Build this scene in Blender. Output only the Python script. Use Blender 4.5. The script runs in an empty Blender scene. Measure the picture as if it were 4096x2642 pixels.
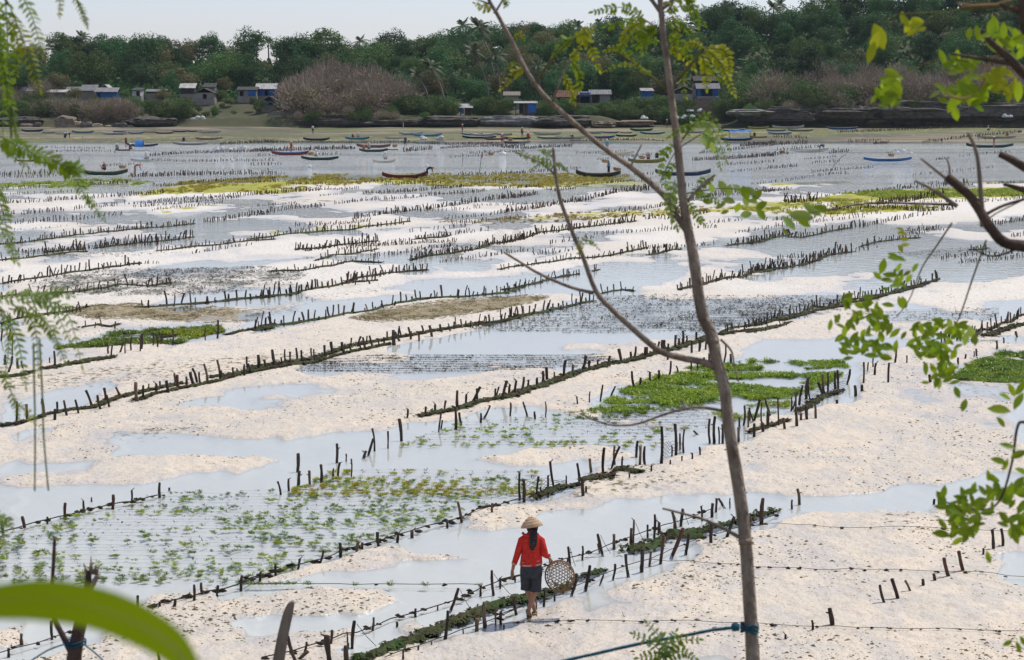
import bpy, bmesh, math, random, bisect
import numpy as np
from mathutils import Vector, Matrix
R = math.radians
random.seed(7); rng = np.random.default_rng(7)
SC = bpy.context.scene
COL = SC.collection

# ---------------------------------------------------------------- camera
FPX, CX, CY, CAMH = 7964.0, 2048.0, 1321.0, 8.3
PITCH = math.atan((CY - 367.0) / FPX)
cd = bpy.data.cameras.new('camera'); cam = bpy.data.objects.new('camera', cd); COL.objects.link(cam)
cd.sensor_width = 36.0; cd.lens = 70.0; cd.clip_start = 0.05; cd.clip_end = 6000
cam.location = (0, 0, CAMH); cam.rotation_euler = (R(90) - PITCH, 0, 0)
cd.dof.use_dof = True; cd.dof.focus_distance = 48.0; cd.dof.aperture_fstop = 13.0
SC.camera = cam
# ---------------------------------------------------------------- sky, sun, exposure
SUN_EL, SUN_AZ = R(62), R(52)          # azimuth measured from +Y towards +X
world = bpy.data.worlds.new('World'); SC.world = world; world.use_nodes = True
wn = world.node_tree; wn.nodes.clear()
sky = wn.nodes.new('ShaderNodeTexSky'); sky.sky_type = 'NISHITA'; sky.sun_disc = False
sky.sun_elevation = SUN_EL; sky.sun_rotation = SUN_AZ
sky.air_density = 1.0; sky.dust_density = 0.5; sky.ozone_density = 6.0; sky.altitude = 0
bg = wn.nodes.new('ShaderNodeBackground'); bg.inputs[1].default_value = 0.14
wo = wn.nodes.new('ShaderNodeOutputWorld')
hz_ = wn.nodes.new('ShaderNodeHueSaturation'); hz_.inputs['Saturation'].default_value = 0.62   # thin white haze over the whole sky
tn_ = wn.nodes.new('ShaderNodeMix'); tn_.data_type = 'RGBA'; tn_.blend_type = 'MULTIPLY'; tn_.inputs[0].default_value = 1.0
tn_.inputs[7].default_value = (1.0, 0.95, 1.03, 1)
wn.links.new(sky.outputs[0], hz_.inputs['Color']); wn.links.new(hz_.outputs[0], tn_.inputs[6])
wn.links.new(tn_.outputs[2], bg.inputs[0]); wn.links.new(bg.outputs[0], wo.inputs[0])
sl = bpy.data.lights.new('sun', 'SUN'); sl.energy = 3.5; sl.angle = R(2); sl.color = (1.0, 0.95, 0.87)
sun = bpy.data.objects.new('sun', sl); COL.objects.link(sun)
sdir = Vector((math.cos(SUN_EL) * math.sin(SUN_AZ), math.cos(SUN_EL) * math.cos(SUN_AZ), math.sin(SUN_EL)))
sun.rotation_euler = sdir.to_track_quat('Z', 'Y').to_euler(); sun.location = (0, 0, 60)
SC.view_settings.view_transform = 'Standard'; SC.view_settings.look = 'None'
SC.view_settings.exposure = 0.0; SC.view_settings.gamma = 1.0
SC.render.engine = 'CYCLES'
SC.cycles.use_denoising = True
SC.cycles.max_bounces = 6; SC.cycles.transparent_max_bounces = 12; SC.cycles.volume_bounces = 1
SC.cycles.caustics_reflective = False; SC.cycles.caustics_refractive = False

# ---------------------------------------------------------------- photo geometry -> world
CAM = Vector((0, 0, CAMH))
FW = Vector((0, math.cos(PITCH), -math.sin(PITCH))); UP = Vector((0, math.sin(PITCH), math.cos(PITCH)))
def ray(u, v): return FW + Vector(((u - CX) / FPX, 0, 0)) + UP * ((CY - v) / FPX)
def G(u, v, z=0.0):
    d = ray(u, v); return CAM + d * ((z - CAMH) / d.z)
def AT(u, v, dist): return CAM + ray(u, v) * dist
def YP(u, v, y):
    d = ray(u, v); return CAM + d * (y / d.y)
K = 4096 / 2388.0
X0 = (0, 1000, 2000, 2996); Y0 = (0, 650, 1300, 1922)
def rp(r, c, x, y): return X0[c] + x / 2.139, Y0[r] + y / 2.139
def project(x, y, z):
    dy = y; dz = z - CAMH
    dep = dy * math.cos(PITCH) - dz * math.sin(PITCH)
    dep = np.maximum(dep, 0.01)
    return CX + FPX * x / dep, CY - FPX * (dy * math.sin(PITCH) + dz * math.cos(PITCH)) / dep

# ---------------------------------------------------------------- numpy noise
def vnoise(x, y, seed=0):
    x = np.asarray(x, float); y = np.asarray(y, float)
    xi = np.floor(x).astype(np.int64); yi = np.floor(y).astype(np.int64)
    fx = x - xi; fy = y - yi; fx = fx * fx * (3 - 2 * fx); fy = fy * fy * (3 - 2 * fy)
    def h(a, b):
        n = (a * 374761393 + b * 668265263 + seed * 1274126177) & 0xffffffff
        n = ((n ^ (n >> 13)) * 1274126177) & 0xffffffff
        return ((n ^ (n >> 16)) & 0xffff) / 65535.0
    return (h(xi, yi) * (1 - fx) + h(xi + 1, yi) * fx) * (1 - fy) + (h(xi, yi + 1) * (1 - fx) + h(xi + 1, yi + 1) * fx) * fy
def fbm(x, y, seed=0, o=4):
    s = 0; a = 0.5; t = 0
    for i in range(o):
        s = s + a * vnoise(x, y, seed + i * 17); t += a; a *= 0.5; x = x * 2.03 + 11.3; y = y * 2.03 + 5.7
    return s / t
def sstep(a, b, x):
    t = np.clip((np.asarray(x, float) - a) / (b - a), 0, 1); return t * t * (3 - 2 * t)

# ---------------------------------------------------------------- materials
MATS = {}
def newmat(name):
    m = bpy.data.materials.new(name); m.use_nodes = True; m.node_tree.nodes.clear(); MATS[name] = m
    nt = m.node_tree; out = nt.nodes.new('ShaderNodeOutputMaterial')
    def N(t, **k):
        n = nt.nodes.new(t)
        for a, b in k.items():
            if a.startswith('i_'):
                key = a[2:]; key = int(key) if key.isdigit() else key.replace('_', ' ')
                n.inputs[key].default_value = b
            else: setattr(n, a, b)
        return n
    return m, nt, out, N, nt.links.new
def c4(c): return (c[0], c[1], c[2], 1.0)
def ramp(N, stops):
    r = N('ShaderNodeValToRGB'); e = r.color_ramp.elements
    while len(e) < len(stops): e.new(0.5)
    for i, (p, c) in enumerate(stops):
        e[i].position = p; e[i].color = c4(c) if len(c) == 3 else c
    return r
def nm(name, c1, c2=None, scale=6.0, rough=0.75, bump=0.0, bscale=30.0, rnd=0.0, stretch=(1, 1, 1), spec=0.3):
    """two-tone noisy principled material in object space"""
    m, nt, out, N, L = newmat(name)
    c2 = c2 or tuple(x * 0.7 for x in c1)
    tc = N('ShaderNodeTexCoord'); mp = N('ShaderNodeMapping'); mp.inputs['Scale'].default_value = stretch
    L(tc.outputs['Object'], mp.inputs[0])
    nz = N('ShaderNodeTexNoise', i_Scale=scale, i_Detail=5.0, i_Roughness=0.6); L(mp.outputs[0], nz.inputs[0])
    rp_ = ramp(N, [(0.35, c1), (0.65, c2)]); L(nz.outputs[0], rp_.inputs[0])
    p = N('ShaderNodeBsdfPrincipled', i_Roughness=rough); p.inputs['Specular IOR Level'].default_value = spec
    col = rp_.outputs[0]
    if rnd:
        oi = N('ShaderNodeObjectInfo'); mr = N('ShaderNodeMapRange', i_3=1 - rnd, i_4=1 + rnd); L(oi.outputs['Random'], mr.inputs[0])
        hs = N('ShaderNodeHueSaturation'); L(mr.outputs[0], hs.inputs['Value']); L(col, hs.inputs['Color']); col = hs.outputs[0]
    L(col, p.inputs['Base Color'])
    if bump:
        n2 = N('ShaderNodeTexNoise', i_Scale=bscale, i_Detail=4.0); L(mp.outputs[0], n2.inputs[0])
        b = N('ShaderNodeBump', i_Strength=bump, i_Distance=0.02); L(n2.outputs[0], b.inputs['Height']); L(b.outputs[0], p.inputs['Normal'])
    L(p.outputs[0], out.inputs[0]); return m
def leafm(name, c1, c2, trans=0.35, scale=3.0, rnd=0.25, rough=0.55, tcol=None, spec=0.2):
    m, nt, out, N, L = newmat(name)
    tc = N('ShaderNodeTexCoord'); nz = N('ShaderNodeTexNoise', i_Scale=scale, i_Detail=3.0); L(tc.outputs['Object'], nz.inputs[0])
    r_ = ramp(N, [(0.3, c1), (0.7, c2)]); L(nz.outputs[0], r_.inputs[0])
    oi = N('ShaderNodeObjectInfo'); mr = N('ShaderNodeMapRange', i_3=1 - rnd, i_4=1 + rnd); L(oi.outputs['Random'], mr.inputs[0])
    hs = N('ShaderNodeHueSaturation'); L(mr.outputs[0], hs.inputs['Value']); L(r_.outputs[0], hs.inputs['Color'])
    mh = N('ShaderNodeMapRange', i_3=0.475, i_4=0.52); L(oi.outputs['Random'], mh.inputs[0]); L(mh.outputs[0], hs.inputs['Hue'])
    p = N('ShaderNodeBsdfPrincipled', i_Roughness=rough); p.inputs['Specular IOR Level'].default_value = spec
    L(hs.outputs[0], p.inputs['Base Color'])
    t = N('ShaderNodeBsdfTranslucent')
    if tcol: t.inputs[0].default_value = c4(tcol)
    else: L(hs.outputs[0], t.inputs[0])
    mx = N('ShaderNodeMixShader', i_0=trans); L(p.outputs[0], mx.inputs[1]); L(t.outputs[0], mx.inputs[2]); L(mx.outputs[0], out.inputs[0])
    return m

# ---------------------------------------------------------------- objects
def tag(o, label=None, cat=None, group=None, kind=None):
    if label: o['label'] = label
    if cat: o['category'] = cat
    if group: o['group'] = group
    if kind: o['kind'] = kind
    return o
def empty(name, loc=(0, 0, 0), rz=0.0):
    o = bpy.data.objects.new(name, None); COL.objects.link(o); o.location = loc; o.rotation_euler = (0, 0, rz)
    o.empty_display_size = 0.2; return o
def link(name, me, parent=None, loc=(0, 0, 0), rot=None, scale=None):
    o = bpy.data.objects.new(name, me); COL.objects.link(o); o.location = loc
    if rot is not None: o.rotation_euler = rot
    if scale is not None: o.scale = scale if hasattr(scale, '__len__') else (scale,) * 3
    if parent: o.parent = parent
    return o
def setmat(o, slot, m):
    o.material_slots[slot].link = 'OBJECT'; o.material_slots[slot].material = m
def copy_tree(o, parent=None):
    c = o.copy(); COL.objects.link(c); c.parent = parent
    for ch in o.children: copy_tree(ch, c)
    return c
class MB:
    def __init__(s): s.v = []; s.f = []; s.m = []
    def add(s, vs, fs, mi=0):
        b = len(s.v); s.v.extend(tuple(p) for p in vs)
        s.f.extend(tuple(b + i for i in f) for f in fs); s.m.extend([mi] * len(fs)); return s
    def tube(s, pts, rad, n=6, mi=0, cap=True, wob=0.0):
        pts = [Vector(p) for p in pts]; k = len(pts)
        if not hasattr(rad, '__len__'): rad = [rad] * k
        vs = []; ref = None
        for i, p in enumerate(pts):
            t = (pts[min(i + 1, k - 1)] - pts[max(i - 1, 0)])
            if t.length < 1e-9: t = Vector((0, 0, 1))
            t.normalize()
            if ref is None: ref = Vector((1, 0, 0)) if abs(t.x) < 0.8 else Vector((0, 1, 0))
            a = (ref - t * ref.dot(t)); a.normalize(); ref = a; b = t.cross(a)
            for j in range(n):
                an = 2 * math.pi * j / n; r = rad[i] * (1 + random.uniform(-wob, wob))
                vs.append(p + a * (math.cos(an) * r) + b * (math.sin(an) * r))
        fs = [(i * n + j, i * n + (j + 1) % n, (i + 1) * n + (j + 1) % n, (i + 1) * n + j) for i in range(k - 1) for j in range(n)]
        if cap: fs += [tuple(range(n - 1, -1, -1)), tuple((k - 1) * n + j for j in range(n))]
        return s.add(vs, fs, mi)
    def box(s, c, d, mi=0, rot=None):
        c = Vector(c); h = Vector(d) / 2
        vs = [Vector((x * h.x, y * h.y, z * h.z)) for x in (-1, 1) for y in (-1, 1) for z in (-1, 1)]
        if rot is not None: vs = [rot @ q for q in vs]
        return s.add([c + q for q in vs], [(0, 1, 3, 2), (4, 6, 7, 5), (0, 4, 5, 1), (2, 3, 7, 6), (0, 2, 6, 4), (1, 5, 7, 3)], mi)
    def mesh(s, name, mats, org=(0, 0, 0), smooth=True):
        me = bpy.data.meshes.new(name); o = Vector(org)
        me.from_pydata([(p[0] - o.x, p[1] - o.y, p[2] - o.z) for p in s.v], [], s.f)
        for m in (mats if isinstance(mats, (list, tuple)) else [mats]): me.materials.append(m)
        me.polygons.foreach_set('material_index', s.m)
        me.polygons.foreach_set('use_smooth', [smooth] * len(s.f)); me.update(); return me
    def build(s, name, mats, parent=None, org=(0, 0, 0), smooth=True, loc=None):
        me = s.mesh(name, mats, org, smooth)
        return link(name, me, parent, loc if loc is not None else ((0, 0, 0) if parent else org))
def np_mesh(name, V, Fq, mats, smooth=True):
    """V (n,3), Fq (m,k) arrays"""
    me = bpy.data.meshes.new(name); V = np.asarray(V, np.float32); Fq = np.asarray(Fq, np.int32)
    m, k = Fq.shape
    me.vertices.add(len(V)); me.vertices.foreach_set('co', V.ravel())
    me.loops.add(m * k); me.loops.foreach_set('vertex_index', Fq.ravel())
    me.polygons.add(m); me.polygons.foreach_set('loop_start', np.arange(0, m * k, k, dtype=np.int32))
    me.polygons.foreach_set('loop_total', np.full(m, k, np.int32))
    me.polygons.foreach_set('use_smooth', np.full(m, smooth, bool))
    for q in (mats if isinstance(mats, (list, tuple)) else [mats]): me.materials.append(q)
    me.update(calc_edges=True); me.validate(); return me
def scatter(protos, P, scale, rz, tilt=None):
    """numpy copies of prototype (V,F) at points P"""
    Vs = []; Fs = []; base = 0; ids = rng.integers(0, len(protos), len(P))
    for k, (V, F) in enumerate(protos):
        sel = np.where(ids == k)[0]
        if not len(sel): continue
        c = np.cos(rz[sel])[:, None]; s_ = np.sin(rz[sel])[:, None]; sc = scale[sel][:, None]
        x = V[None, :, 0] * sc; y = V[None, :, 1] * sc; z = V[None, :, 2] * sc
        W = np.stack([x * c - y * s_ + P[sel, 0:1], x * s_ + y * c + P[sel, 1:2], z + P[sel, 2:3]], -1).reshape(-1, 3)
        Fk = (F[None] + (np.arange(len(sel)) * len(V))[:, None, None]).reshape(-1, F.shape[1]) + base
        Vs.append(W); Fs.append(Fk); base += len(W)
    return np.concatenate(Vs), np.concatenate(Fs)
def resample(pts, step):
    out = [Vector(pts[0])]
    for a, b in zip(pts, pts[1:]):
        a = Vector(a); b = Vector(b); n = max(1, int((b - a).length / step))
        for i in range(1, n + 1): out.append(a.lerp(b, i / n))
    return out
def smooth_path(pts, sub=4):
    pts = [Vector(p) for p in pts]; out = []
    for i in range(len(pts) - 1):
        p0 = pts[max(i - 1, 0)]; p1 = pts[i]; p2 = pts[i + 1]; p3 = pts[min(i + 2, len(pts) - 1)]
        for k in range(sub):
            t = k / sub; t2 = t * t; t3 = t2 * t
            out.append(0.5 * ((2 * p1) + (p2 - p0) * t + (2 * p0 - 5 * p1 + 4 * p2 - p3) * t2 + (3 * p1 - p0 - 3 * p2 + p3) * t3))
    out.append(pts[-1]); return out
# ================================================================ GROUND: tidal flat, pools, far beach
def D(*a): return [(a[i] * K, a[i + 1] * K) for i in range(0, len(a), 2)]
# shallow pools (1) and sandbars (0), traced on the flat; painted in order
FLAT = [
 (1, D(0,1250, 100,1215, 370,1150, 640,1130, 690,1118, 1215,1150, 1130,1182, 1050,1215, 900,1265, 750,1312, 560,1368, 440,1402, 330,1425, 160,1500, 60,1560, 0,1560)),
 (1, D(583,1402, 583,1345, 740,1310, 900,1262, 1050,1222, 1110,1215, 1240,1217, 1290,1195, 1440,1180, 1540,1170, 1830,1140, 2000,1128, 2500,1115, 2500,1158, 2200,1172, 2090,1195, 1990,1200, 1880,1207, 1790,1228, 1760,1250, 1700,1262, 1670,1290, 1590,1305, 1500,1330, 1400,1362, 1330,1376, 1270,1396, 1210,1418, 1140,1444, 1050,1482, 940,1560, 560,1560, 650,1500, 583,1490)),
 (0, D(354,1428, 500,1408, 641,1398, 806,1380, 965,1386, 1018,1406, 960,1430, 910,1447, 855,1466, 665,1466, 583,1470, 440,1474, 380,1560, 60,1560, 160,1502, 300,1440)),
 (0, D(583,1505, 700,1500, 800,1505, 860,1500, 850,1560, 560,1560)),
 (0, D(655,1344, 740,1320, 860,1302, 980,1292, 1100,1291, 1158,1298, 1060,1310, 900,1328, 740,1348)),
 (1, D(259,1044, 450,1013, 583,1009, 774,1020, 951,998, 992,984, 1100,973, 1330,962, 1440,980, 1560,985, 1660,960, 1690,1025, 1560,1062, 1470,1057, 1400,1043, 1224,1038, 1140,1060, 1087,1085, 1166,1098, 1350,1093, 1420,1108, 1250,1152, 1200,1167, 370,1152, 0,1242, 0,1150, 370,1122, 560,1112, 640,1085, 560,1060, 300,1066)),
 (1, D(0,1092, 120,1076, 300,1082, 250,1098, 110,1106, 0,1120)),
 (1, D(1290,1140, 1400,1105, 1500,1085, 1580,1060, 1700,1030, 1780,1000, 1880,975, 1950,930, 2040,875, 2000,862, 1900,900, 1800,940, 1700,985, 1560,1030, 1480,1060, 1370,1110)),
 (1, D(1370,965, 1450,905, 1560,865, 1700,845, 1980,838, 2010,870, 1900,925, 1750,960, 1650,985, 1500,975)),
 (1, D(380,948, 430,925, 540,905, 700,885, 765,893, 700,915, 560,942, 420,952)),
 (1, D(0,928, 130,905, 285,892, 260,925, 130,962, 0,985)),
 (1, D(0,1012, 80,1000, 130,1003, 60,1022, 0,1030)),
 (1, D(950,802, 1100,765, 1260,735, 1400,688, 1650,690, 1960,688, 1990,710, 1640,772, 1500,795, 1300,830, 1100,836, 930,826)),
 (1, D(1700,842, 1760,812, 2000,785, 2250,788, 2290,800, 1990,836, 1800,846)),
 (1, D(690,862, 720,838, 1000,828, 1400,826, 1440,838, 1180,866, 900,872)),
 (1, D(190,800, 260,770, 500,760, 560,770, 420,805, 240,815, 60,850, 0,850, 0,790)),
 (1, D(300,722, 440,697, 560,670, 700,676, 770,700, 640,712, 400,724)),
 (1, D(583,728, 700,718, 860,690, 1000,665, 1120,650, 1290,638, 1385,640, 1210,688, 1000,702, 850,732, 700,762, 583,775)),
 (1, D(830,598, 960,590, 1060,600, 1170,610, 1140,628, 900,612)),
 (1, D(1150,680, 1260,640, 1400,610, 1560,598, 1600,640, 1450,690, 1300,690)),
 (1, D(1660,640, 1780,625, 2050,612, 2220,605, 2100,640, 1800,650)),
 (1, D(1760,590, 1950,560, 2100,545, 2350,560, 2388,580, 2200,600, 1900,602)),
 (1, D(1950,660, 2150,640, 2500,610, 2500,640, 2250,655, 2080,672)),
 (1, D(1640,560, 1800,535, 2000,520, 2150,528, 1900,560, 1750,575)),
 (1, D(2000,735, 2250,715, 2400,705, 2400,740, 2250,755, 2050,752)),
 (1, D(2130,850, 2250,820, 2388,790, 2388,800, 2280,822, 2180,842)),
 (0, D(0,650, 100,620, 250,590, 420,575, 560,600, 420,618, 200,640, 60,665)),
 (0, D(560,622, 760,600, 930,625, 800,650, 560,640)),
 (0, D(300,455, 480,438, 640,432, 660,445, 480,462, 300,470)),
 (0, D(680,440, 780,428, 880,432, 860,445, 700,450)),
 (0, D(1450,555, 1600,530, 1700,520, 1720,540, 1600,575, 1300,610, 1240,600)),
 (0, D(1780,500, 1900,478, 2100,470, 2500,455, 2500,500, 2200,515, 1950,515)),
 (0, D(1050,545, 1250,525, 1420,520, 1350,545, 1100,570)),
]
RX0, RX1, RY0, RY1, RS = -1500, 5600, 480, 2960, 6
_ru, _rv = np.meshgrid(np.arange(RX0, RX1, RS), np.arange(RY0, RY1, RS))
def poly_mask(poly, u, v):
    ins = np.zeros(u.shape, bool); n = len(poly)
    for i in range(n):
        x1, y1 = poly[i]; x2, y2 = poly[(i + 1) % n]
        if y1 == y2: continue
        c = ((v >= min(y1, y2)) & (v < max(y1, y2))); ins ^= c & (u < (v - y1) * (x2 - x1) / (y2 - y1) + x1)
    return ins
def blur(a, kx, ky):
    for ax, k in ((1, kx), (0, ky)):
        if k < 1: continue
        p = np.pad(a, [(k + 1, k) if i == ax else (0, 0) for i in range(2)], mode='edge'); c = np.cumsum(p, ax)
        n = 2 * k + 1; a = (np.take(c, range(n, c.shape[ax]), ax) - np.take(c, range(0, c.shape[ax] - n), ax)) / n
    return a
_dep = 66100.0 / np.maximum(_rv - 367.0, 20); _wx = (_ru - CX) / FPX * _dep
_nz = fbm(_wx / 3.2, _dep / 6.5, 3); _vd = _rv / K; _nf = fbm(_wx / 9.0, _dep / 5.0, 4)
W = np.where(_vd > 640, 0.0 + 0.22 * sstep(0.58, 0.72, _nz), np.where(_vd > 470, 0.30, 0.42) + 2.6 * (_nf - 0.5))
W = np.where(_vd < 420, 1.0, W); out_ = (_ru < -20) | (_ru > 4120); W = np.where(out_ & (_vd > 640), sstep(0.45, 0.6, _nz), W)
W = np.clip(W, 0, 1)
for val, pg in FLAT: W = np.where(poly_mask(pg, _ru, _rv), float(val), W)
W = blur(blur(W, 3, 1), 3, 1)
ALG = np.zeros_like(W); WEED = np.zeros_like(W); DARK = np.zeros_like(W)
for s, pg in [
 (1.0, D(300,462, 420,425, 700,405, 900,402, 1200,404, 1480,402, 1450,420, 1330,440, 1150,436, 1000,430, 860,428, 700,432, 560,452, 420,455)),
 (.9, D(840,428, 1050,418, 1300,422, 1480,408, 1490,425, 1340,438, 1100,436)),
 (.7, D(0,425, 150,420, 300,415, 400,420, 300,435, 100,436, 0,440)), (.6, D(0,395, 120,390, 250,400, 120,408, 0,404)),
 (.8, D(1750,430, 1900,420, 2010,418, 1960,428, 1800,436)), (.9, D(1880,465, 2050,445, 2200,440, 2500,440, 2500,462, 2200,466, 1950,475)),
 (.7, D(1700,480, 1900,462, 1960,470, 1800,500, 1700,490)), (.8, D(1820,498, 2000,490, 2250,482, 2200,492, 1950,505)),
 (.55, D(1000,520, 1300,500, 1700,480, 1700,500, 1400,515, 1150,522)), (.6, D(640,468, 780,462, 780,470, 640,476)),
 (.6, D(340,490, 480,478, 520,482, 380,500)), (.6, D(500,545, 640,538, 900,520, 990,512, 900,528, 640,548)),
 (.8, D(1250,438, 1350,425, 1480,425, 1600,420, 1480,440)),
 (.9, D(560,448, 700,440, 760,444, 640,455)), (.7, D(2150,425, 2300,418, 2500,415, 2500,428, 2200,432)),
 (.35, D(0,322, 600,320, 1200,318, 1700,310, 2500,296, 2500,316, 1900,326, 1300,330, 600,336, 0,340)),
 (.5, D(650,302, 850,292, 1000,285, 1150,288, 1140,298, 900,306, 700,312)), (.6, D(1300,300, 1600,285, 1900,290, 1700,304)),
]: ALG = np.where(poly_mask(pg, _ru, _rv), s, ALG)
for s, pg in [
 (1.0, D(810,745, 900,720, 1050,700, 1200,690, 1290,692, 1260,705, 1150,730, 1000,748, 880,755)),
 (.9, D(120,720, 300,708, 520,715, 640,735, 560,755, 400,752, 200,745)), (.6, D(580,715, 720,705, 700,730, 600,742)),
 (.45, D(0,880, 300,850, 700,820, 900,790, 700,860, 300,900, 0,920)), (.4, D(560,700, 800,680, 1000,650, 900,690, 700,705)),
 (.5, D(250,1000, 500,990, 450,1010, 280,1030)), (.4, D(2150,880, 2500,870, 2500,930, 2250,930)),
 (.45, D(1300,1130, 1500,1110, 1700,1100, 1600,1140, 1300,1170)), (.4, D(2050,1200, 2300,1180, 2500,1200, 2300,1230, 2050,1230)),
]: WEED = np.where(poly_mask(pg, _ru, _rv), s, WEED)
DARK = np.where(_vd < 412, 0.4 * sstep(0.48, 0.66, fbm(_wx / 14, _dep / 9, 9)) * sstep(415, 385, _vd), 0.0)
DARK = np.where(_vd < 338, np.maximum(DARK, 0.2), DARK)
for s, pg in [(.55, D(100,648, 400,628, 700,630, 720,650, 400,690, 120,690)), (.5, D(1400,700, 1960,690, 1950,735, 1600,770, 1300,765)),
 (.35, D(690,862, 720,838, 1000,828, 1400,826, 1440,838, 1180,866, 900,872)), (.3, D(1180,1500, 900,1520, 1240,1420, 1420,1330, 1600,1280, 1660,1270, 1500,1340)),
 (.4, D(0,575, 200,555, 440,545, 440,560, 200,590, 0,600)), (.4, D(0,540, 250,520, 430,515, 420,530, 0,560)), (.4, D(400,470, 700,462, 900,470, 700,480, 400,488))]:
    DARK = np.where(poly_mask(pg, _ru, _rv), s, DARK)
ALG = blur(ALG, 4, 1); WEED = blur(WEED, 5, 2); DARK = blur(DARK, 4, 1)
def samp(A, u, v):
    x = np.clip((np.asarray(u) - RX0) / RS, 0, A.shape[1] - 1.001); y = np.clip((np.asarray(v) - RY0) / RS, 0, A.shape[0] - 1.001)
    xi = x.astype(int); yi = y.astype(int); fx = x - xi; fy = y - yi
    return (A[yi, xi] * (1 - fx) + A[yi, xi + 1] * fx) * (1 - fy) + (A[yi + 1, xi] * (1 - fx) + A[yi + 1, xi + 1] * fx) * fy
def wetness(x, y):
    w1 = fbm(x / 2.2, y / 3.4, 81, 4) - .5; w2 = fbm(x / 2.2 + 40, y / 3.4, 82, 4) - .5
    u, v = project(x + w1 * 2.4, y + w2 * 4.6 * np.clip(y / 45, .6, 2.2), 0.0)
    return samp(W, u, v)
def ground_z(x, y):
    x = np.asarray(x, float); y = np.asarray(y, float); w = wetness(x, y); u, v = project(x, y, 0.0)
    far = sstep(60, 140, y)
    z = 0.04 - 0.105 * w + (fbm(x / 1.9, y / 2.6, 21, 3) - 0.5) * 0.07 * (1 - 0.3 * far) + (fbm(x / .8, y / 1.3, 25, 3) - 0.5) * 0.05 * (1 - .5 * far)
    z = z + (fbm(x / 0.42, y / 0.55, 31, 2) - 0.5) * 0.036 * (1 - sstep(45, 110, y)) * (1 - 0.6 * w)
    z = z - 0.25 * sstep(150, 230, y) * w
    alg = samp(ALG, u, v); z = z + alg * 0.10 * sstep(60, 90, y) * (1 - sstep(200, 230, y))
    bz = np.clip((y - 330 + (fbm(x / 30, y / 60, 42, 3) - .5) * 22) / 72.0, 0, 1.4) ** 1.25 * 1.15 + (fbm(x / 9, y / 5, 41, 3) - 0.5) * 0.45 * sstep(326, 346, y)
    return np.where(y > 305, z * (1 - sstep(305, 330, y)) + bz * sstep(318, 334, y) - 0.12 * (1 - sstep(318, 334, y)), z)
def gz1(x, y):
    dep = y * math.cos(PITCH) + CAMH * math.sin(PITCH); u = CX + FPX * x / dep; v = CY - FPX * (y * math.sin(PITCH) - CAMH * math.cos(PITCH)) / dep
    j = bisect.bisect_right(US, u) - 1; i = bisect.bisect_right(VS, v) - 1
    if not (0 <= j < len(US) - 1 and 0 <= i < len(VS) - 1): return float(ground_z(np.array([x]), np.array([y]))[0])
    f = (u - US[j]) / (US[j + 1] - US[j]); g = (v - VS[i]) / (VS[i + 1] - VS[i])
    return float((GZ[i, j] * (1 - f) + GZ[i, j + 1] * f) * (1 - g) + (GZ[i + 1, j] * (1 - f) + GZ[i + 1, j + 1] * f) * g)
def GG(u, v):
    z = 0.0
    for _ in range(6):
        p = G(u, v, z); z = 0.5 * z + 0.5 * max(gz1(p.x, p.y), 0.0)
    return G(u, v, z)

us = np.concatenate([np.linspace(-14000, -700, 40)[:-1], np.arange(-700, 4800, 8.4), np.linspace(4800, 18000, 40)])
vs = np.concatenate([np.arange(487, 640, 2.0), np.arange(640, 1000, 3.0), np.arange(1000, 2700, 4.0), np.linspace(2700, 4200, 16)])
gu, gv = np.meshgrid(us, vs)
dz_ = FPX * math.sin(PITCH) * 0 + (-math.sin(PITCH) + math.cos(PITCH) * (CY - gv) / FPX); t_ = -CAMH / dz_
gx = (gu - CX) / FPX * t_; gy = (math.cos(PITCH) + math.sin(PITCH) * (CY - gv) / FPX) * t_
gzz = ground_z(gx, gy); GZ = gzz; US = us.tolist(); VS = vs.tolist()
nr_, nc_ = gx.shape; idx = np.arange(nr_ * nc_).reshape(nr_, nc_)
GF = np.stack([idx[:-1, :-1], idx[1:, :-1], idx[1:, 1:], idx[:-1, 1:]], -1).reshape(-1, 4)

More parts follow.
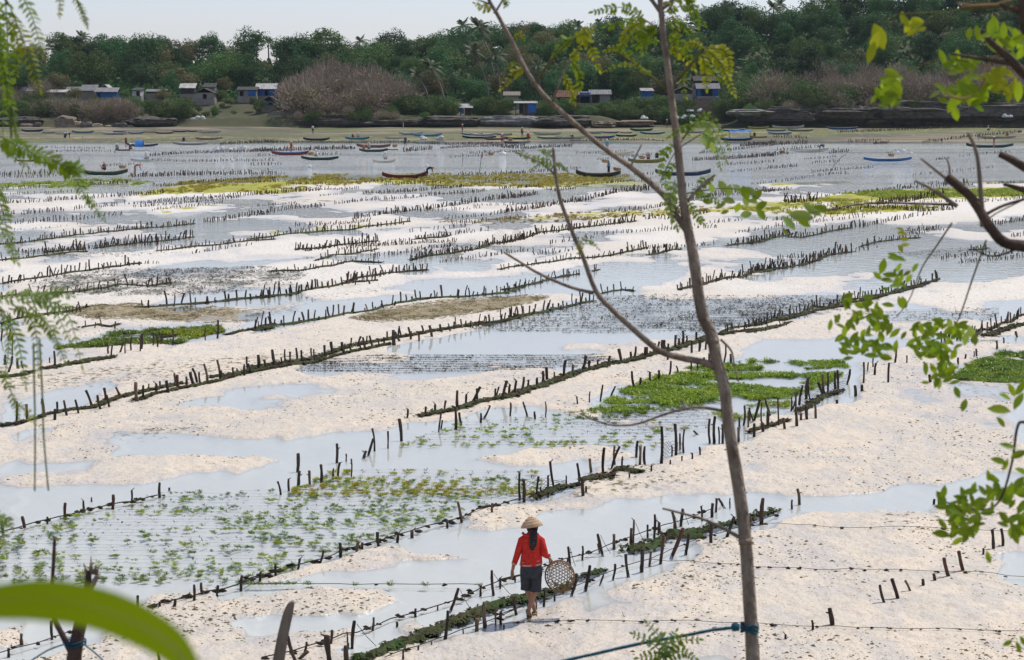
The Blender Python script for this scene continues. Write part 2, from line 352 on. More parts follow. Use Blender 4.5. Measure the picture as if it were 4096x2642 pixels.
def sand_material():
    m, nt, out, N, L = newmat('tidal_sand')
    ge = N('ShaderNodeNewGeometry')
    def noise(sc, det=4.0, st=(1, 1, 1)):
        mp = N('ShaderNodeMapping'); mp.inputs['Scale'].default_value = st; L(ge.outputs['Position'], mp.inputs[0])
        n = N('ShaderNodeTexNoise', i_Scale=sc, i_Detail=det, i_Roughness=0.6); L(mp.outputs[0], n.inputs[0]); return n.outputs[0]
    def mathn(op, a, b):
        q = N('ShaderNodeMath', operation=op)
        for i, x in enumerate((a, b)):
            if isinstance(x, (int, float)): q.inputs[i].default_value = x
            else: L(x, q.inputs[i])
        return q.outputs[0]
    def mix(f, a, b):
        q = N('ShaderNodeMix', data_type='RGBA'); L(f, q.inputs[0])
        for i, x in ((6, a), (7, b)):
            if isinstance(x, tuple): q.inputs[i].default_value = c4(x)
            else: L(x, q.inputs[i])
        return q.outputs[2]
    def step(x, lo, hi):
        q = N('ShaderNodeMapRange', interpolation_type='SMOOTHSTEP', i_1=lo, i_2=hi); L(x, q.inputs[0]); return q.outputs[0]
    def attr(a): return N('ShaderNodeAttribute', attribute_name=a).outputs['Fac']
    n1 = noise(5.0, 4.0, (1, .7, 1)); n2 = noise(0.9, 4.0, (1, .5, 1))
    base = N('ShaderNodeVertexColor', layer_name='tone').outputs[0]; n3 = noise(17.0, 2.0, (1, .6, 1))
    sx = N('ShaderNodeSeparateXYZ'); L(ge.outputs['Position'], sx.inputs[0]); dry = step(sx.outputs[2], -0.02, 0.012)
    base = mix(mathn('MULTIPLY', dry, mathn('MULTIPLY', step(n3, 0.55, 0.70), 0.55)), base, (0.34, 0.28, 0.19))
    base = mix(mathn('MULTIPLY', dry, mathn('MULTIPLY', step(n1, 0.54, 0.70), 0.55)), base, (0.46, 0.38, 0.28))
    wc = mix(step(n1, .45, .65), (0.30, 0.24, 0.13), (0.15, 0.125, 0.06))
    wm = step(mathn('ADD', mathn('MULTIPLY', attr('weed'), 0.5), n1), 0.72, 0.86); base = mix(wm, base, wc)
    nn = mathn('MULTIPLY', mathn('SUBTRACT', n2, 0.5), 1.5)
    am = step(mathn('ADD', attr('algae'), nn), 0.42, 0.60)
    base = mix(am, base, mix(step(n2, .35, .65), (0.24, 0.26, 0.03), (0.40, 0.37, 0.03)))
    dm = step(mathn('ADD', attr('dark'), nn), 0.35, 0.75)
    base = mix(dm, base, mix(n1, (0.10, 0.11, 0.09), (0.22, 0.21, 0.16)))
    p = N('ShaderNodeBsdfPrincipled'); p.inputs['Specular IOR Level'].default_value = 0.5
    damp = step(sx.outputs[2], 0.045, 0.0); nearw = N('ShaderNodeMapRange', interpolation_type='SMOOTHSTEP', i_1=330.0, i_2=300.0); L(sx.outputs[1], nearw.inputs[0]); damp = mathn('MULTIPLY', damp, nearw.outputs[0])
    base = mix(mathn('MULTIPLY', damp, 0.30), base, (0.46, 0.42, 0.36)); L(base, p.inputs['Base Color'])
    rg = N('ShaderNodeMapRange', i_3=0.85, i_4=0.30); L(damp, rg.inputs[0]); L(rg.outputs[0], p.inputs['Roughness'])
    bp = N('ShaderNodeBump', i_Distance=0.10); bs = N('ShaderNodeMapRange', i_3=0.15, i_4=0.9); L(dry, bs.inputs[0]); L(bs.outputs[0], bp.inputs['Strength'])
    L(n1, bp.inputs['Height']); L(bp.outputs[0], p.inputs['Normal'])
    L(p.outputs[0], out.inputs[0]); return m
gm = np_mesh('tidal_flat', np.stack([gx, gy, gzz], -1).reshape(-1, 3), GF, sand_material())
for nme, arr in (('weed', samp(WEED, gu, gv)), ('algae', samp(ALG, gu, gv)), ('dark', samp(DARK, gu, gv)),
                 ):
    at = gm.attributes.new(nme, 'FLOAT', 'POINT'); at.data.foreach_set('value', arr.astype(np.float32).ravel())
def cmix(f, a, b): return a + (b - a) * f[..., None]
tone = cmix(sstep(.4, .62, fbm(gx / 2.4, gy / 3.4, 71)), np.array([.66, .57, .445]), np.array([.60, .535, .435]))
tone = cmix(sstep(.5, .7, fbm(gx / .6, gy / .9, 72)), tone, np.array([.67, .58, .455]))
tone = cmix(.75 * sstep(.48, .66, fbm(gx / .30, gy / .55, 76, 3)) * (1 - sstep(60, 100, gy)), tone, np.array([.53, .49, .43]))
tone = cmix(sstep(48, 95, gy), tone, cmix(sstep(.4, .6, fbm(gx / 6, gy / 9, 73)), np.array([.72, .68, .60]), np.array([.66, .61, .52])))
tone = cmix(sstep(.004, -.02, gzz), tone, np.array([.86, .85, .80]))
bch = cmix(sstep(.40, .52, fbm(gx / 16, gy / 4.0, 74)), np.array([.25, .195, .125]), np.array([.07, .065, .035]))
bch = cmix(sstep(.55, .68, samp(ALG, gu, gv) * .5 + fbm(gx / 22, gy / 5, 75)), bch, np.array([.095, .115, .025]))
tone = cmix(sstep(316, 330, gy), tone, bch)
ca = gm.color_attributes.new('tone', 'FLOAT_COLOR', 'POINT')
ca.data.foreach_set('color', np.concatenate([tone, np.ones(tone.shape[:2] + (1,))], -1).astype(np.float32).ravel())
tag(link('ground', gm), 'pale tidal sand flat with ripples, weed and shallow hollows', kind='structure')

def water_material():
    m, nt, out, N, L = newmat('shallow_water')
    ge = N('ShaderNodeNewGeometry'); sep = N('ShaderNodeSeparateXYZ'); L(ge.outputs['Position'], sep.inputs[0])
    def noise(sc, det, st):
        mp = N('ShaderNodeMapping'); mp.inputs['Scale'].default_value = st; L(ge.outputs['Position'], mp.inputs[0])
        n = N('ShaderNodeTexNoise', i_Scale=sc, i_Detail=det); L(mp.outputs[0], n.inputs[0]); return n.outputs[0]
    far = N('ShaderNodeMapRange', interpolation_type='SMOOTHSTEP', i_1=75.0, i_2=190.0); L(sep.outputs[1], far.inputs[0])
    calm = N('ShaderNodeMapRange', interpolation_type='SMOOTHSTEP', i_1=0.30, i_2=0.55); L(noise(0.09, 5.0, (0.35, 1, 1)), calm.inputs[0])
    wind = N('ShaderNodeMath', operation='MULTIPLY'); L(far.outputs[0], wind.inputs[0]); L(calm.outputs[0], wind.inputs[1])
    ws = N('ShaderNodeMath', operation='MULTIPLY_ADD', i_1=0.9); L(wind.outputs[0], ws.inputs[0]); L(far.outputs[0], ws.inputs[2])
    st = N('ShaderNodeMapRange', i_2=1.9, i_3=0.05, i_4=1.2); L(ws.outputs[0], st.inputs[0])
    b = N('ShaderNodeBump', i_Distance=0.12); L(st.outputs[0], b.inputs['Strength']); L(noise(2.2, 4.0, (0.8, 1, 1)), b.inputs['Height'])
    fr = N('ShaderNodeFresnel', i_IOR=1.33); L(b.outputs[0], fr.inputs['Normal'])
    tr = N('ShaderNodeBsdfTransparent'); tr.inputs[0].default_value = (0.95, 0.985, 1.0, 1)
    gl = N('ShaderNodeBsdfGlossy', i_Roughness=0.03); L(b.outputs[0], gl.inputs['Normal'])
    mx = N('ShaderNodeMixShader'); L(fr.outputs[0], mx.inputs[0]); L(tr.outputs[0], mx.inputs[1]); L(gl.outputs[0], mx.inputs[2])
    L(mx.outputs[0], out.inputs[0]); return m
wme = np_mesh('water', [(-520, 20, 0), (520, 20, 0), (520, 352, 0), (-520, 352, 0)], [(0, 1, 2, 3)], water_material())
tag(link('water', wme), 'shallow clear tide water lying over the sand flat', kind='structure')

# ================================================================ FAR SHORE: hillside
SKY_U = [-3000, 0, 250, 350, 500, 700, 900, 1200, 1500, 1700, 1900, 2080, 2300, 2450, 2600, 2800, 2950, 3060, 3200, 3400, 4096, 7000]
SKY_V = [190, 175, 155, 150, 168, 158, 168, 165, 160, 135, 118, 95, 105, 95, 75, 40, 5, 70, 15, -30, -90, -60]
def ridge(x, y=510.0):
    u = CX + FPX * np.asarray(x, float) / y; v = np.interp(u, SKY_U, SKY_V); return CAMH + (367 - v) * y / FPX - 7.2
def hill_z(x, y):
    x = np.asarray(x, float); y = np.asarray(y, float); u = CX + FPX * x / np.maximum(y, 1); s = y - 400
    cove = sstep(2380, 2560, u) * (1 - sstep(2900, 3010, u))
    lh = np.interp(u, [-2000, 900, 1100, 1650, 1700, 2440, 2960, 3100, 3500, 4096], [2.0, 2.0, 2.6, 2.6, 2.4, 2.4, 3.0, 3.6, 4.2, 4.2])
    cl = sstep(1, 6, s) * lh * (1 - cove) + sstep(-4, 40, s) * 3.0 * cove
    ter = np.interp(u, [0, 1000, 1600, 2450, 3000, 4096], [6.6, 6.6, 6.5, 5.6, 6.6, 7.5])
    rest = sstep(10, 30, s) * (ter - 1.1 - lh) * (1 - cove) + sstep(30, 46, s) * (ter - 4.1) * cove
    up = sstep(36, 112, s) * (ridge(x) - ter)
    z = 1.0 + cl + rest + up + (fbm(x / 14, y / 9, 51, 3) - 0.5) * 1.6 * sstep(4, 30, s)
    back = sstep(520, 800, y); return z * (1 - back) + 8 * back - 1.5 * (1 - sstep(394, 401, y))
def hz1(x, y): return float(hill_z(np.array([x]), np.array([y]))[0])
hx, hy = np.meshgrid(np.concatenate([np.linspace(-900, -170, 20)[:-1], np.linspace(-170, 170, 200), np.linspace(170, 900, 20)[1:]]),
                     np.concatenate([np.linspace(390, 450, 50), np.linspace(452, 540, 30), np.linspace(560, 1380, 14)]))
hr, hc = hx.shape; hi = np.arange(hr * hc).reshape(hr, hc)
hillm = nm('hill_soil', (0.10, 0.085, 0.05), (0.06, 0.075, 0.03), 0.3, 0.95, 0.5, 2.0)
hme = np_mesh('hillside', np.stack([hx, hy, hill_z(hx, hy)], -1).reshape(-1, 3),
              np.stack([hi[:-1, :-1], hi[1:, :-1], hi[1:, 1:], hi[:-1, 1:]], -1).reshape(-1, 4)[:, ::-1], hillm)
tag(link('hillside', hme), 'low wooded hill rising behind the far beach', kind='structure')
# bank under the photographer, below the frame
bx_, by_ = np.meshgrid(np.linspace(-40, 40, 50), np.linspace(-25, 26, 40))
bz_ = 6.7 * (1 - sstep(2.0, 21, by_)) - 0.3 * sstep(18, 26, by_) + (fbm(bx_ / 2, by_ / 2, 61) - 0.5) * 0.5 * (1 - sstep(14, 24, by_)) - 0.2
bi = np.arange(bx_.size).reshape(bx_.shape)
bme = np_mesh('bank', np.stack([bx_, by_, bz_], -1).reshape(-1, 3), np.stack([bi[:-1, :-1], bi[1:, :-1], bi[1:, 1:], bi[:-1, 1:]], -1).reshape(-1, 4)[:, ::-1],
              nm('bank_soil', (0.16, 0.12, 0.07), (0.10, 0.11, 0.04), 2.0, 0.95, 0.6, 12.0))
tag(link('bank', bme), 'earth bank above the tidal flat', kind='structure')
def bank_z(x, y): return 6.7 * (1 - float(sstep(2.0, 21, y))) - 0.3 * float(sstep(18, 26, y)) - 0.2
# ================================================================ FAR SHORE: trees
LF = {
 'dark': leafm('leaf_dark_green', (0.040, 0.105, 0.032), (0.075, 0.145, 0.042), 0.25, 0.5, 0.5),
 'mid': leafm('leaf_mid_green', (0.075, 0.145, 0.035), (0.125, 0.175, 0.045), 0.25, 0.5, 0.3),
 'olive': leafm('leaf_olive', (0.15, 0.155, 0.055), (0.19, 0.165, 0.07), 0.25, 0.5, 0.25),
 'blush': leafm('leaf_dry_pink', (0.27, 0.215, 0.145), (0.19, 0.185, 0.08), 0.2, 0.6, 0.15),
 'palm': leafm('leaf_palm', (0.055, 0.085, 0.035), (0.10, 0.12, 0.05), 0.25, 0.8, 0.2),
}
BARK = nm('bark_grey', (0.20, 0.17, 0.13), (0.12, 0.10, 0.08), 3.0, 0.9)
def crown_mesh(seed, mat, rx=4.2, rz=3.2, n=30, per=75, leaf=0.42, hole=0.0, squash=1.0):
    r = np.random.default_rng(seed); V = []; F = []
    cents = r.normal(size=(n, 3)); cents /= np.linalg.norm(cents, axis=1)[:, None]
    cents *= (r.random((n, 1)) ** 0.45) * np.array([rx * 0.78, rx * 0.78, rz * 0.78]); cents[:, 2] *= np.where(cents[:, 2] < 0, 0.75, 1)
    k = n * per; c = np.repeat(cents, per, 0); rad = np.repeat(r.uniform(0.22, 0.42, n) * rx, per)
    d = r.normal(size=(k, 3)); d /= np.linalg.norm(d, axis=1)[:, None]; d[:, 2] = np.where(d[:, 2] < -.2, d[:, 2] * .4, d[:, 2])
    p = c + d * (rad * r.uniform(0.7, 1.05, k))[:, None] * np.array([1, 1, .8])
    nrm = d + r.normal(size=(k, 3)) * 0.55; nrm /= np.linalg.norm(nrm, axis=1)[:, None]
    a = np.cross(nrm, r.normal(size=(k, 3))); a /= np.linalg.norm(a, axis=1)[:, None]; b = np.cross(nrm, a)
    s = (leaf * r.uniform(0.6, 1.3, k))[:, None]
    Q = np.stack([p - a * s * .5, p + b * s * .32 - nrm * s * .1, p + a * s * .5, p - b * s * .32 - nrm * s * .1], 1).reshape(-1, 3)
    return np_mesh('crown', Q, np.arange(k * 4).reshape(k, 4), mat, smooth=False)
def limbs_mesh(seed, h, rx, n=6, r0=0.22):
    rd = random.Random(seed); m = MB(); top = Vector((rd.uniform(-.4, .4), rd.uniform(-.4, .4), h * .75))
    m.tube([(0, 0, -1.2), (0.1, 0, h * .35), top], [r0 * 1.3, r0, r0 * .5], 6)
    for i in range(n):
        an = 6.28 * i / n + rd.uniform(-.4, .4); st = Vector((0, 0, h * rd.uniform(.3, .6))); e = Vector((math.cos(an) * rx * .7, math.sin(an) * rx * .7, h * rd.uniform(.7, 1.0)))
        m.tube([st, st.lerp(e, .5) + Vector((0, 0, .4)), e], [r0 * .6, r0 * .4, r0 * .15], 4)
    return m.mesh('trunk', BARK)
def twig_mesh(seed, mat, rx, rz, n=900):
    """bare-branched shrub: fans of fine upright twigs"""
    rd = np.random.default_rng(seed); p = rd.normal(size=(n, 3)); p /= np.linalg.norm(p, axis=1)[:, None]
    p *= (rd.random((n, 1)) ** .4) * np.array([rx, rx, rz]); d = p / np.array([rx, rx, rz]) + rd.normal(size=(n, 3)) * .5 + np.array([0, 0, .7])
    d /= np.linalg.norm(d, axis=1)[:, None]; L_ = rd.uniform(.5, 1.3, n)[:, None]; w = np.cross(d, rd.normal(size=(n, 3))); w /= np.linalg.norm(w, axis=1)[:, None]; w *= .045
    Q = np.stack([p - w, p + w, p + d * L_], 1).reshape(-1, 3); return np_mesh('twig', Q, np.arange(n * 3).reshape(n, 3), mat, False)
TW = nm('twig_grey', (0.38, 0.30, 0.23), (0.27, 0.21, 0.15), 1.0, 0.9)
KINDS = {
 'dark': [(crown_mesh(100 + i, LF['dark'], (5.2, 4.2, 6.0, 4.7, 3.8, 5.4)[i], (4.1, 5.0, 3.4, 4.4, 4.6, 3.8)[i], (46, 40, 40, 30, 34, 26)[i], 135, .36), limbs_mesh(i, 4.5, 3.6)) for i in range(6)],
 'mid': [(crown_mesh(200 + i, LF['mid'], 4.7, 3.8, 42, 130, .34), limbs_mesh(10 + i, 4.2, 3.4)) for i in range(3)],
 'olive': [(crown_mesh(300 + i, LF['olive'], 4.5, 3.6, 40, 115, .33), limbs_mesh(20 + i, 4.0, 3.2)) for i in range(3)],
 'blush': [(crown_mesh(400 + i, LF['blush'], 3.2, 2.4, 26, 46, .26), limbs_mesh(30 + i, 3.2, 3.0, 9, .1)) for i in range(3)],
}
TWIGS = [twig_mesh(500 + i, TW, 3.1, 2.5) for i in range(3)]
TREE_LAB = {
 'dark': ('dark green broadleaf tree in the wood covering the far hill', 'tree', 'dark broadleaf trees of the far wood'),
 'mid': ('fresh green broadleaf tree in the wood on the far hill', 'tree', 'fresh green trees of the far wood'),
 'olive': ('dull olive half-dry tree in the wood on the far hill', 'tree', 'olive half-dry trees of the far wood'),
 'blush': ('pinkish grey leafless shrub on the slope above the far rocks', 'shrub', 'pinkish leafless shrubs on the far slope'),
 'bush': ('low green bush on the slope between the far huts and rocks', 'bush', 'low bushes on the far slope'),
}
tc_ = [0]
def tree(x, y, kind, s=1.0, z=None, lab=None):
    i = tc_[0]; tc_[0] += 1; src = kind if kind in KINDS else 'mid'; v = KINDS[src][i % len(KINDS[src])]
    z = hz1(x, y) if z is None else z
    low = kind in ('blush', 'bush')
    e = empty({'bush': 'bush', 'blush': 'shrub'}.get(kind, 'tree'), (x, y, z - 0.1), random.uniform(0, 6.28))
    sz = s * random.uniform(.85, 1.15); e.scale = (s * random.uniform(.78, 1.25), s * random.uniform(.78, 1.25), sz * random.uniform(.9, 1.12))
    l = lab or TREE_LAB[kind]; tag(e, l[0], l[1], l[2] if len(l) > 2 else None)
    ch = {'dark': 4.2, 'mid': 3.8, 'olive': 3.6, 'blush': 1.9, 'bush': 1.9}[kind]
    link('crown', v[0], e, (0, 0, ch)); link('trunk', v[1], e, (0, 0, 0), None, (1, 1, .55 if low else 1))
    if kind == 'blush': link('twigs', TWIGS[i % 3], e, (0, 0, ch))
    return e
CLEAR = []      # (u0,u1,v0,v1) windows of the photo where huts, stairs and rocks must stay in view, with their depth
for r_, c_, a in ((0,0,(690,1000,700,840)),(0,0,(1120,1240,745,830)),(0,0,(1250,1420,745,790)),(0,0,(1540,1840,710,850)),(0,0,(2030,2353,705,830)),(0,0,(1630,2353,870,1010)),
                  (0,1,(0,265,705,905)),(0,1,(0,350,900,1080)),(0,1,(1790,1900,880,1005)),(0,1,(2260,2353,860,1100)),(0,2,(0,320,860,1110)),(0,2,(480,960,765,890)),
                  (0,2,(1200,1330,745,840)),(0,2,(1510,1650,670,780)),(0,2,(1650,1890,700,1010)),(0,0,(160,1480,985,1110)),(0,1,(1420,2353,990,1110)),(0,2,(800,1300,1020,1100)),(0,3,(900,2353,870,1060)),(0,0,(400,680,745,815))):
    p0 = rp(r_, c_, a[0], a[2]); p1 = rp(r_, c_, a[1], a[3]); CLEAR.append((p0[0], p1[0], p0[1], p1[1]))
def blocked(x, y, z0, top, half):
    for zz in (z0 + .45 * (top - z0), top):
        for dx in (-half * .6, half * .6):
            u, v = project(x + dx, y, zz)
            for a, b, c, d in CLEAR:
                if a - 6 < u < b + 6 and c - 4 < v < d + 2: return True
    return False
rt = random.Random(3); yy = 433.0
while yy < 530:
    xx = -135 * yy / 500 - 6
    while xx < 135 * yy / 500 + 6:
        x = xx + rt.uniform(-2.4, 2.4); y = yy + rt.uniform(-3, 3); z = hz1(x, y)
        if yy > 511: s = rt.choice([.8, .9, .95, 1.0, 1.05, 1.15])
        else: s = rt.choice([.55, .65, .75, .85, .95, 1.1, 1.2])
        u, v = project(x, y, z + 5)
        k = rt.random() + (0.25 * (u > 2900)) - 0.12 * (u < 1100) - .1 * (yy < 450)
        kind = 'dark' if k > .45 else ('mid' if k > .18 else 'olive')
        if not (yy < 448 and blocked(x, y, z, z + 8.5 * s, 3.5 * s)): tree(x, y, kind, s)
        xx += rt.uniform(7.4, 10.6)
    yy += rt.uniform(9.5, 11)
# undergrowth that closes the gaps between the trunks
n_ = 42000; ux = rng.uniform(-150, 150, n_); uy = rng.uniform(432, 532, n_); uz = hill_z(ux, uy) + rng.uniform(0, 3.6, n_) * fbm(ux / 3, uy / 3, 5)
q_ = np.array([(-.6, 0, 0), (0, -.45, .25), (.6, 0, .1), (0, .45, -.1)]); V_, F_ = scatter([(q_, np.array([[0, 1, 2, 3]])), (q_[:, [2, 0, 1]], np.array([[0, 1, 2, 3]])), (q_[:, [1, 2, 0]] * 1.2, np.array([[0, 1, 2, 3]]))], np.stack([ux, uy, uz], -1), rng.uniform(.5, 1.1, n_), rng.uniform(0, 6.28, n_))
tag(link('undergrowth', np_mesh('undergrowth', V_, F_, LF['dark'], False)), 'dark undergrowth filling the wood on the far hill', 'undergrowth', kind='stuff')
# prominent crowns that stand above the ridge line: (u, v of the top, depth, size, kind, label)
for u, vt, y, s, k, lab in [(2095,75,524,1.1,'dark','rounded dark tree standing above the ridge beside the two tall palms'),(2215,85,526,1.0,'dark','smaller rounded dark tree on the ridge next to the bigger round one'),
    (2905,4,520,1.35,'dark','tall dark double-crowned tree at the notch in the ridge'),(2975,10,523,1.2,'dark','dark tree leaning over the gap in the ridge'),
    (660,143,516,1.15,'mid','broad light green tree topping the low end of the ridge'),(330,135,518,1.0,'dark','dark tuft-topped tree on the low ridge behind the hanging leaves'),
    (1375,140,515,1.1,'olive','brownish green tree on the ridge between the feathery palms'),(1790,122,528,1.1,'dark','dark flat-topped tree on the ridge before the palms'),(2450,66,528,1.0,'dark','dark tree on the ridge behind the thin sapling stem')]:
    zt = CAMH + (367 - vt) * y / FPX; x = (u - CX) / FPX * y; tree(x, y, k, s, zt - 8.3 * s, (lab, 'tree'))
# bushes and shrubs on the lower slope
def patch(u0, u1, v0, v1, n, kind, s0, s1, y0, y1):
    for _ in range(n):
        y = rt.uniform(y0, y1); u = rt.uniform(u0, u1); x = (u - CX) / FPX * y; z = hz1(x, y); s = rt.uniform(s0, s1)
        uu, vv = project(x, y, z + 2 * s)
        if v0 <= vv <= v1 and not blocked(x, y, z, z + 4.2 * s, 2.6 * s): tree(x, y, kind, s)
patch(1130, 1660, 235, 480, 30, 'blush', 1.1, 1.7, 404, 436)
patch(3080, 4250, 150, 420, 62, 'blush', 1.0, 1.6, 404, 448)
patch(0, 700, 380, 470, 26, 'blush', .6, 1.0, 404, 426)
patch(-60, 1130, 380, 500, 100, 'bush', .25, .72, 403, 420)
patch(0, 1130, 360, 440, 24, 'olive', .3, .55, 412, 428)
patch(1600, 2500, 380, 480, 70, 'bush', .4, .75, 408, 416)
patch(2380, 2760, 380, 485, 46, 'bush', .4, .8, 410, 420)
patch(2900, 3200, 330, 470, 22, 'bush', .7, 1.1, 412, 436)
patch(3100, 4200, 360, 440, 20, 'bush', .6, 1.0, 404, 412)
for r_, c_, x, y, dep, s, k in [(0,0,1660,990,409,.55,'bush'),(0,0,1760,975,410,.5,'bush'),(0,0,1700,930,415,.45,'bush'),(0,0,1840,960,412,.6,'bush'),(0,0,1900,900,418,.4,'bush'),(0,0,2000,960,411,.3,'bush'),(0,0,1950,860,421,.55,'bush'),(0,0,2230,890,414,.6,'bush'),(0,0,1600,900,416,.9,'bush'),(0,0,1500,960,409,.95,'bush'),(0,0,1480,860,418,.9,'bush'),(0,0,1880,800,428,.6,'mid'),(0,1,30,870,417,.55,'bush'),(0,1,240,900,414,.5,'bush'),(0,1,60,930,412,.4,'bush'),(0,1,330,860,418,.8,'blush'),(0,0,1060,800,425,.55,'bush'),(0,0,640,800,425,.5,'olive'),
    (0,2,330,960,412,.8,'bush'),(0,2,420,930,414,.9,'bush'),(0,2,560,920,413,.9,'bush'),(0,2,680,930,413,.8,'bush'),(0,2,800,930,412,.9,'bush'),(0,2,900,920,413,.8,'bush'),(0,2,1000,900,414,1.0,'bush'),(0,2,1100,930,412,.9,'bush'),(0,2,1200,900,415,.9,'bush'),(0,2,1330,900,415,1.0,'bush'),(0,2,1420,880,416,1.1,'bush'),(0,2,1560,930,412,1.15,'bush'),(0,2,1620,900,413,.8,'bush'),(0,2,1180,980,409,.7,'bush'),(0,2,950,985,409,.7,'bush'),(0,2,700,985,409,.7,'bush'),(0,2,1910,930,412,.9,'bush'),(0,2,1990,900,413,1.0,'bush'),(0,2,450,700,436,.9,'dark'),(0,2,900,700,438,1.0,'dark'),(0,2,1150,690,438,1.0,'mid'),(0,1,1960,930,411,1.0,'bush'),(0,1,2050,950,410,.9,'bush'),(0,1,2160,940,411,1.0,'bush'),(0,1,1700,950,410,.8,'bush'),(0,1,1560,960,409,.7,'bush'),(0,1,2220,900,414,.9,'bush')]:
    q_ = YP(*rp(r_, c_, x, y), dep); s *= .52 if k == 'bush' else .8; tree(q_.x, dep, k, s, q_.z - (2.0 if k in ('bush', 'blush') else 4.4) * s)
for i in range(70):
    c_, x = (3, rt.uniform(-50, 2450)) if i < 52 else (1, rt.uniform(400, 1500)); y = rt.uniform(860, 960) if c_ == 3 else rt.uniform(960, 1040); dep = rt.uniform(400.5, 404.5); k = rt.choice(['bush', 'bush', 'blush', 'blush']); s = rt.uniform(.22, .5); q_ = YP(*rp(0, c_, x, y), dep)
    tree(q_.x, dep, k, s, q_.z - 1.9 * s)
# coconut palms
def palm_head(seed, n=15, L_=3.6):
    rd = random.Random(seed); m = MB()
    for i in range(n):
        an = 6.28 * i / n + rd.uniform(-.25, .25); el = rd.uniform(-.2, 1.2); d = Vector((math.cos(an) * math.cos(el), math.sin(an) * math.cos(el), math.sin(el)))
        pts = []; L2 = L_ * rd.uniform(.8, 1.1)
        for k in range(7):
            t = k / 6; pts.append(d * (L2 * t) + Vector((0, 0, -1.9 * t * t * (1.1 - .4 * math.sin(max(el, 0))))))
        m.tube(pts, [.06 * (1 - k / 8) for k in range(7)], 3)
        sp = smooth_path(pts, 4)
        for k in range(3, len(sp) - 1):
            t = (sp[k + 1] - sp[k - 1]).normalized(); side = t.cross(Vector((0, 0, 1))).normalized(); ln = .95 * math.sin(math.pi * min(1, .12 + .9 * k / len(sp))) + .1
            for sg in (-1, 1):
                tip = sp[k] + side * (sg * ln * .72) + t * (ln * .45) + Vector((0, 0, -ln * .45)); w = t * .085
                m.add([sp[k] - w, sp[k] + w, tip], [(0, 1, 2)])
    return m.mesh('fronds', LF['palm'], smooth=False)
PH = [palm_head(i) for i in range(3)]
def palm(u, v, vb, y, lean, lab, s=1.0, n=0):
    top = YP(u, v, y); base = YP(u - lean, vb, y - 2); gz = hz1(base.x, base.y); base.z = min(base.z, gz - .2) if vb > 0 else gz
    e = empty('palm_tree', base); tag(e, lab, 'palm tree', 'coconut palms on the far shore')
    t = top - base; m = MB(); side = Vector((-lean * .004, 0, 0))
    m.tube([t * 0, t * .3 + side * 2, t * .65 + side * 3, t], [.26, .2, .17, .13], 6); m.build('trunk', BARK, e)
    link('fronds', PH[n % 3], e, t, (0, 0, n * 1.3), s)
    return e
palm(1915, 110, 330, 445, -75, 'tallest palm with ragged crown rising over the ridge', 1.15, 0)
palm(1850, 105, 260, 520, -10, 'bluish distant palm just beside the tallest ragged palm', 1.1, 1)
palm(1895, 210, 370, 428, -65, 'palm with drooping crown and slanting pale trunk under the tallest palm', 1.1, 2)
palm(1980, 225, 380, 430, -25, 'palm half hidden by the wood behind the shelter on the rocks', 1.0, 1)
palm(1720, 270, 435, 414, -70, 'palm with bare pale leaning trunk beside the pink shrubs', 1.0, 0)
palm(1668, 300, 420, 412, -60, 'short palm leaning next to the pale-trunked palm', .8, 2)
palm(1030, 160, 260, 516, 5, 'feathery palm poking above the low ridge', 1.0, 1)
palm(1072, 168, 260, 518, -4, 'smaller palm touching the feathery palm on the low ridge', .8, 0)
palm(1277, 152, 250, 520, 3, 'small upright palm alone on the ridge line', .8, 2)
palm(1440, 166, 255, 520, 6, 'wind-bent palm on the ridge with folded fronds', .85, 1)
palm(330, 150, 260, 516, 4, 'palm among dark trees at the low end of the ridge', .9, 0)
palm(2310, 108, 240, 524, -6, 'spiky palm on the ridge between the two sapling stems', .95, 2)
palm(2395, 92, 240, 528, 4, 'small bluish palm high on the ridge near the sapling', .7, 1)
palm(3095, 35, 220, 522, 6, 'palm filling the notch where the ridge dips', 1.1, 0)
palm(3120, 20, 240, 526, -3, 'slender palm behind the notch palm', .9, 2)
palm(2150, 265, 400, 436, -14, 'palm inside the wood above the red roofed hut', .9, 1)

# ================================================================ rocks, ledges, boulders
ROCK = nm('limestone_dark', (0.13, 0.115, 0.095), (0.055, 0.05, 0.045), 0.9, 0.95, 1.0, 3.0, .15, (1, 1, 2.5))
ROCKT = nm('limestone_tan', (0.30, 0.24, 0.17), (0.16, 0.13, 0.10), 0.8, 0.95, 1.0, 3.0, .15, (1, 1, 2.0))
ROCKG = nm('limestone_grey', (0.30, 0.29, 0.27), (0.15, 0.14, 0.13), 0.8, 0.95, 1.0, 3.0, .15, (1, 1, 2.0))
def rock(name, c, size, seed, mat, lab, group=None, under=0.0, sub=4):
    bm = bmesh.new(); bmesh.ops.create_icosphere(bm, subdivisions=sub, radius=1.0); sx, sy, sz = size
    P = np.array([v.co[:] for v in bm.verts]); q = np.sign(P) * np.abs(P) ** .62; q /= np.abs(q).max()
    lay = fbm(P[:, 2] * 5 + seed, P[:, 0] * .8 + seed, seed, 3); n1 = fbm(P[:, 0] * 2.2 + seed * 3.1, P[:, 1] * 2.2 + P[:, 2] * 1.7, seed + 5, 4)
    f = .70 + .45 * n1 + .35 * (lay - .5) - under * sstep(.1, -.7, P[:, 2])
    q[:, 0] *= f * sx; q[:, 1] *= f * sy; q[:, 2] *= (.62 + .75 * n1) * sz
    for v, p in zip(bm.verts, q): v.co = p
    me = bpy.data.meshes.new(name); bm.to_mesh(me); bm.free(); me.materials.append(mat)
    o = link(name, me, None, c, (0, 0, random.uniform(-.2, .2))); tag(o, lab, 'rock', group); return o
def at_shore(r_, c_, x, y, dep): return YP(*rp(r_, c_, x, y), dep)
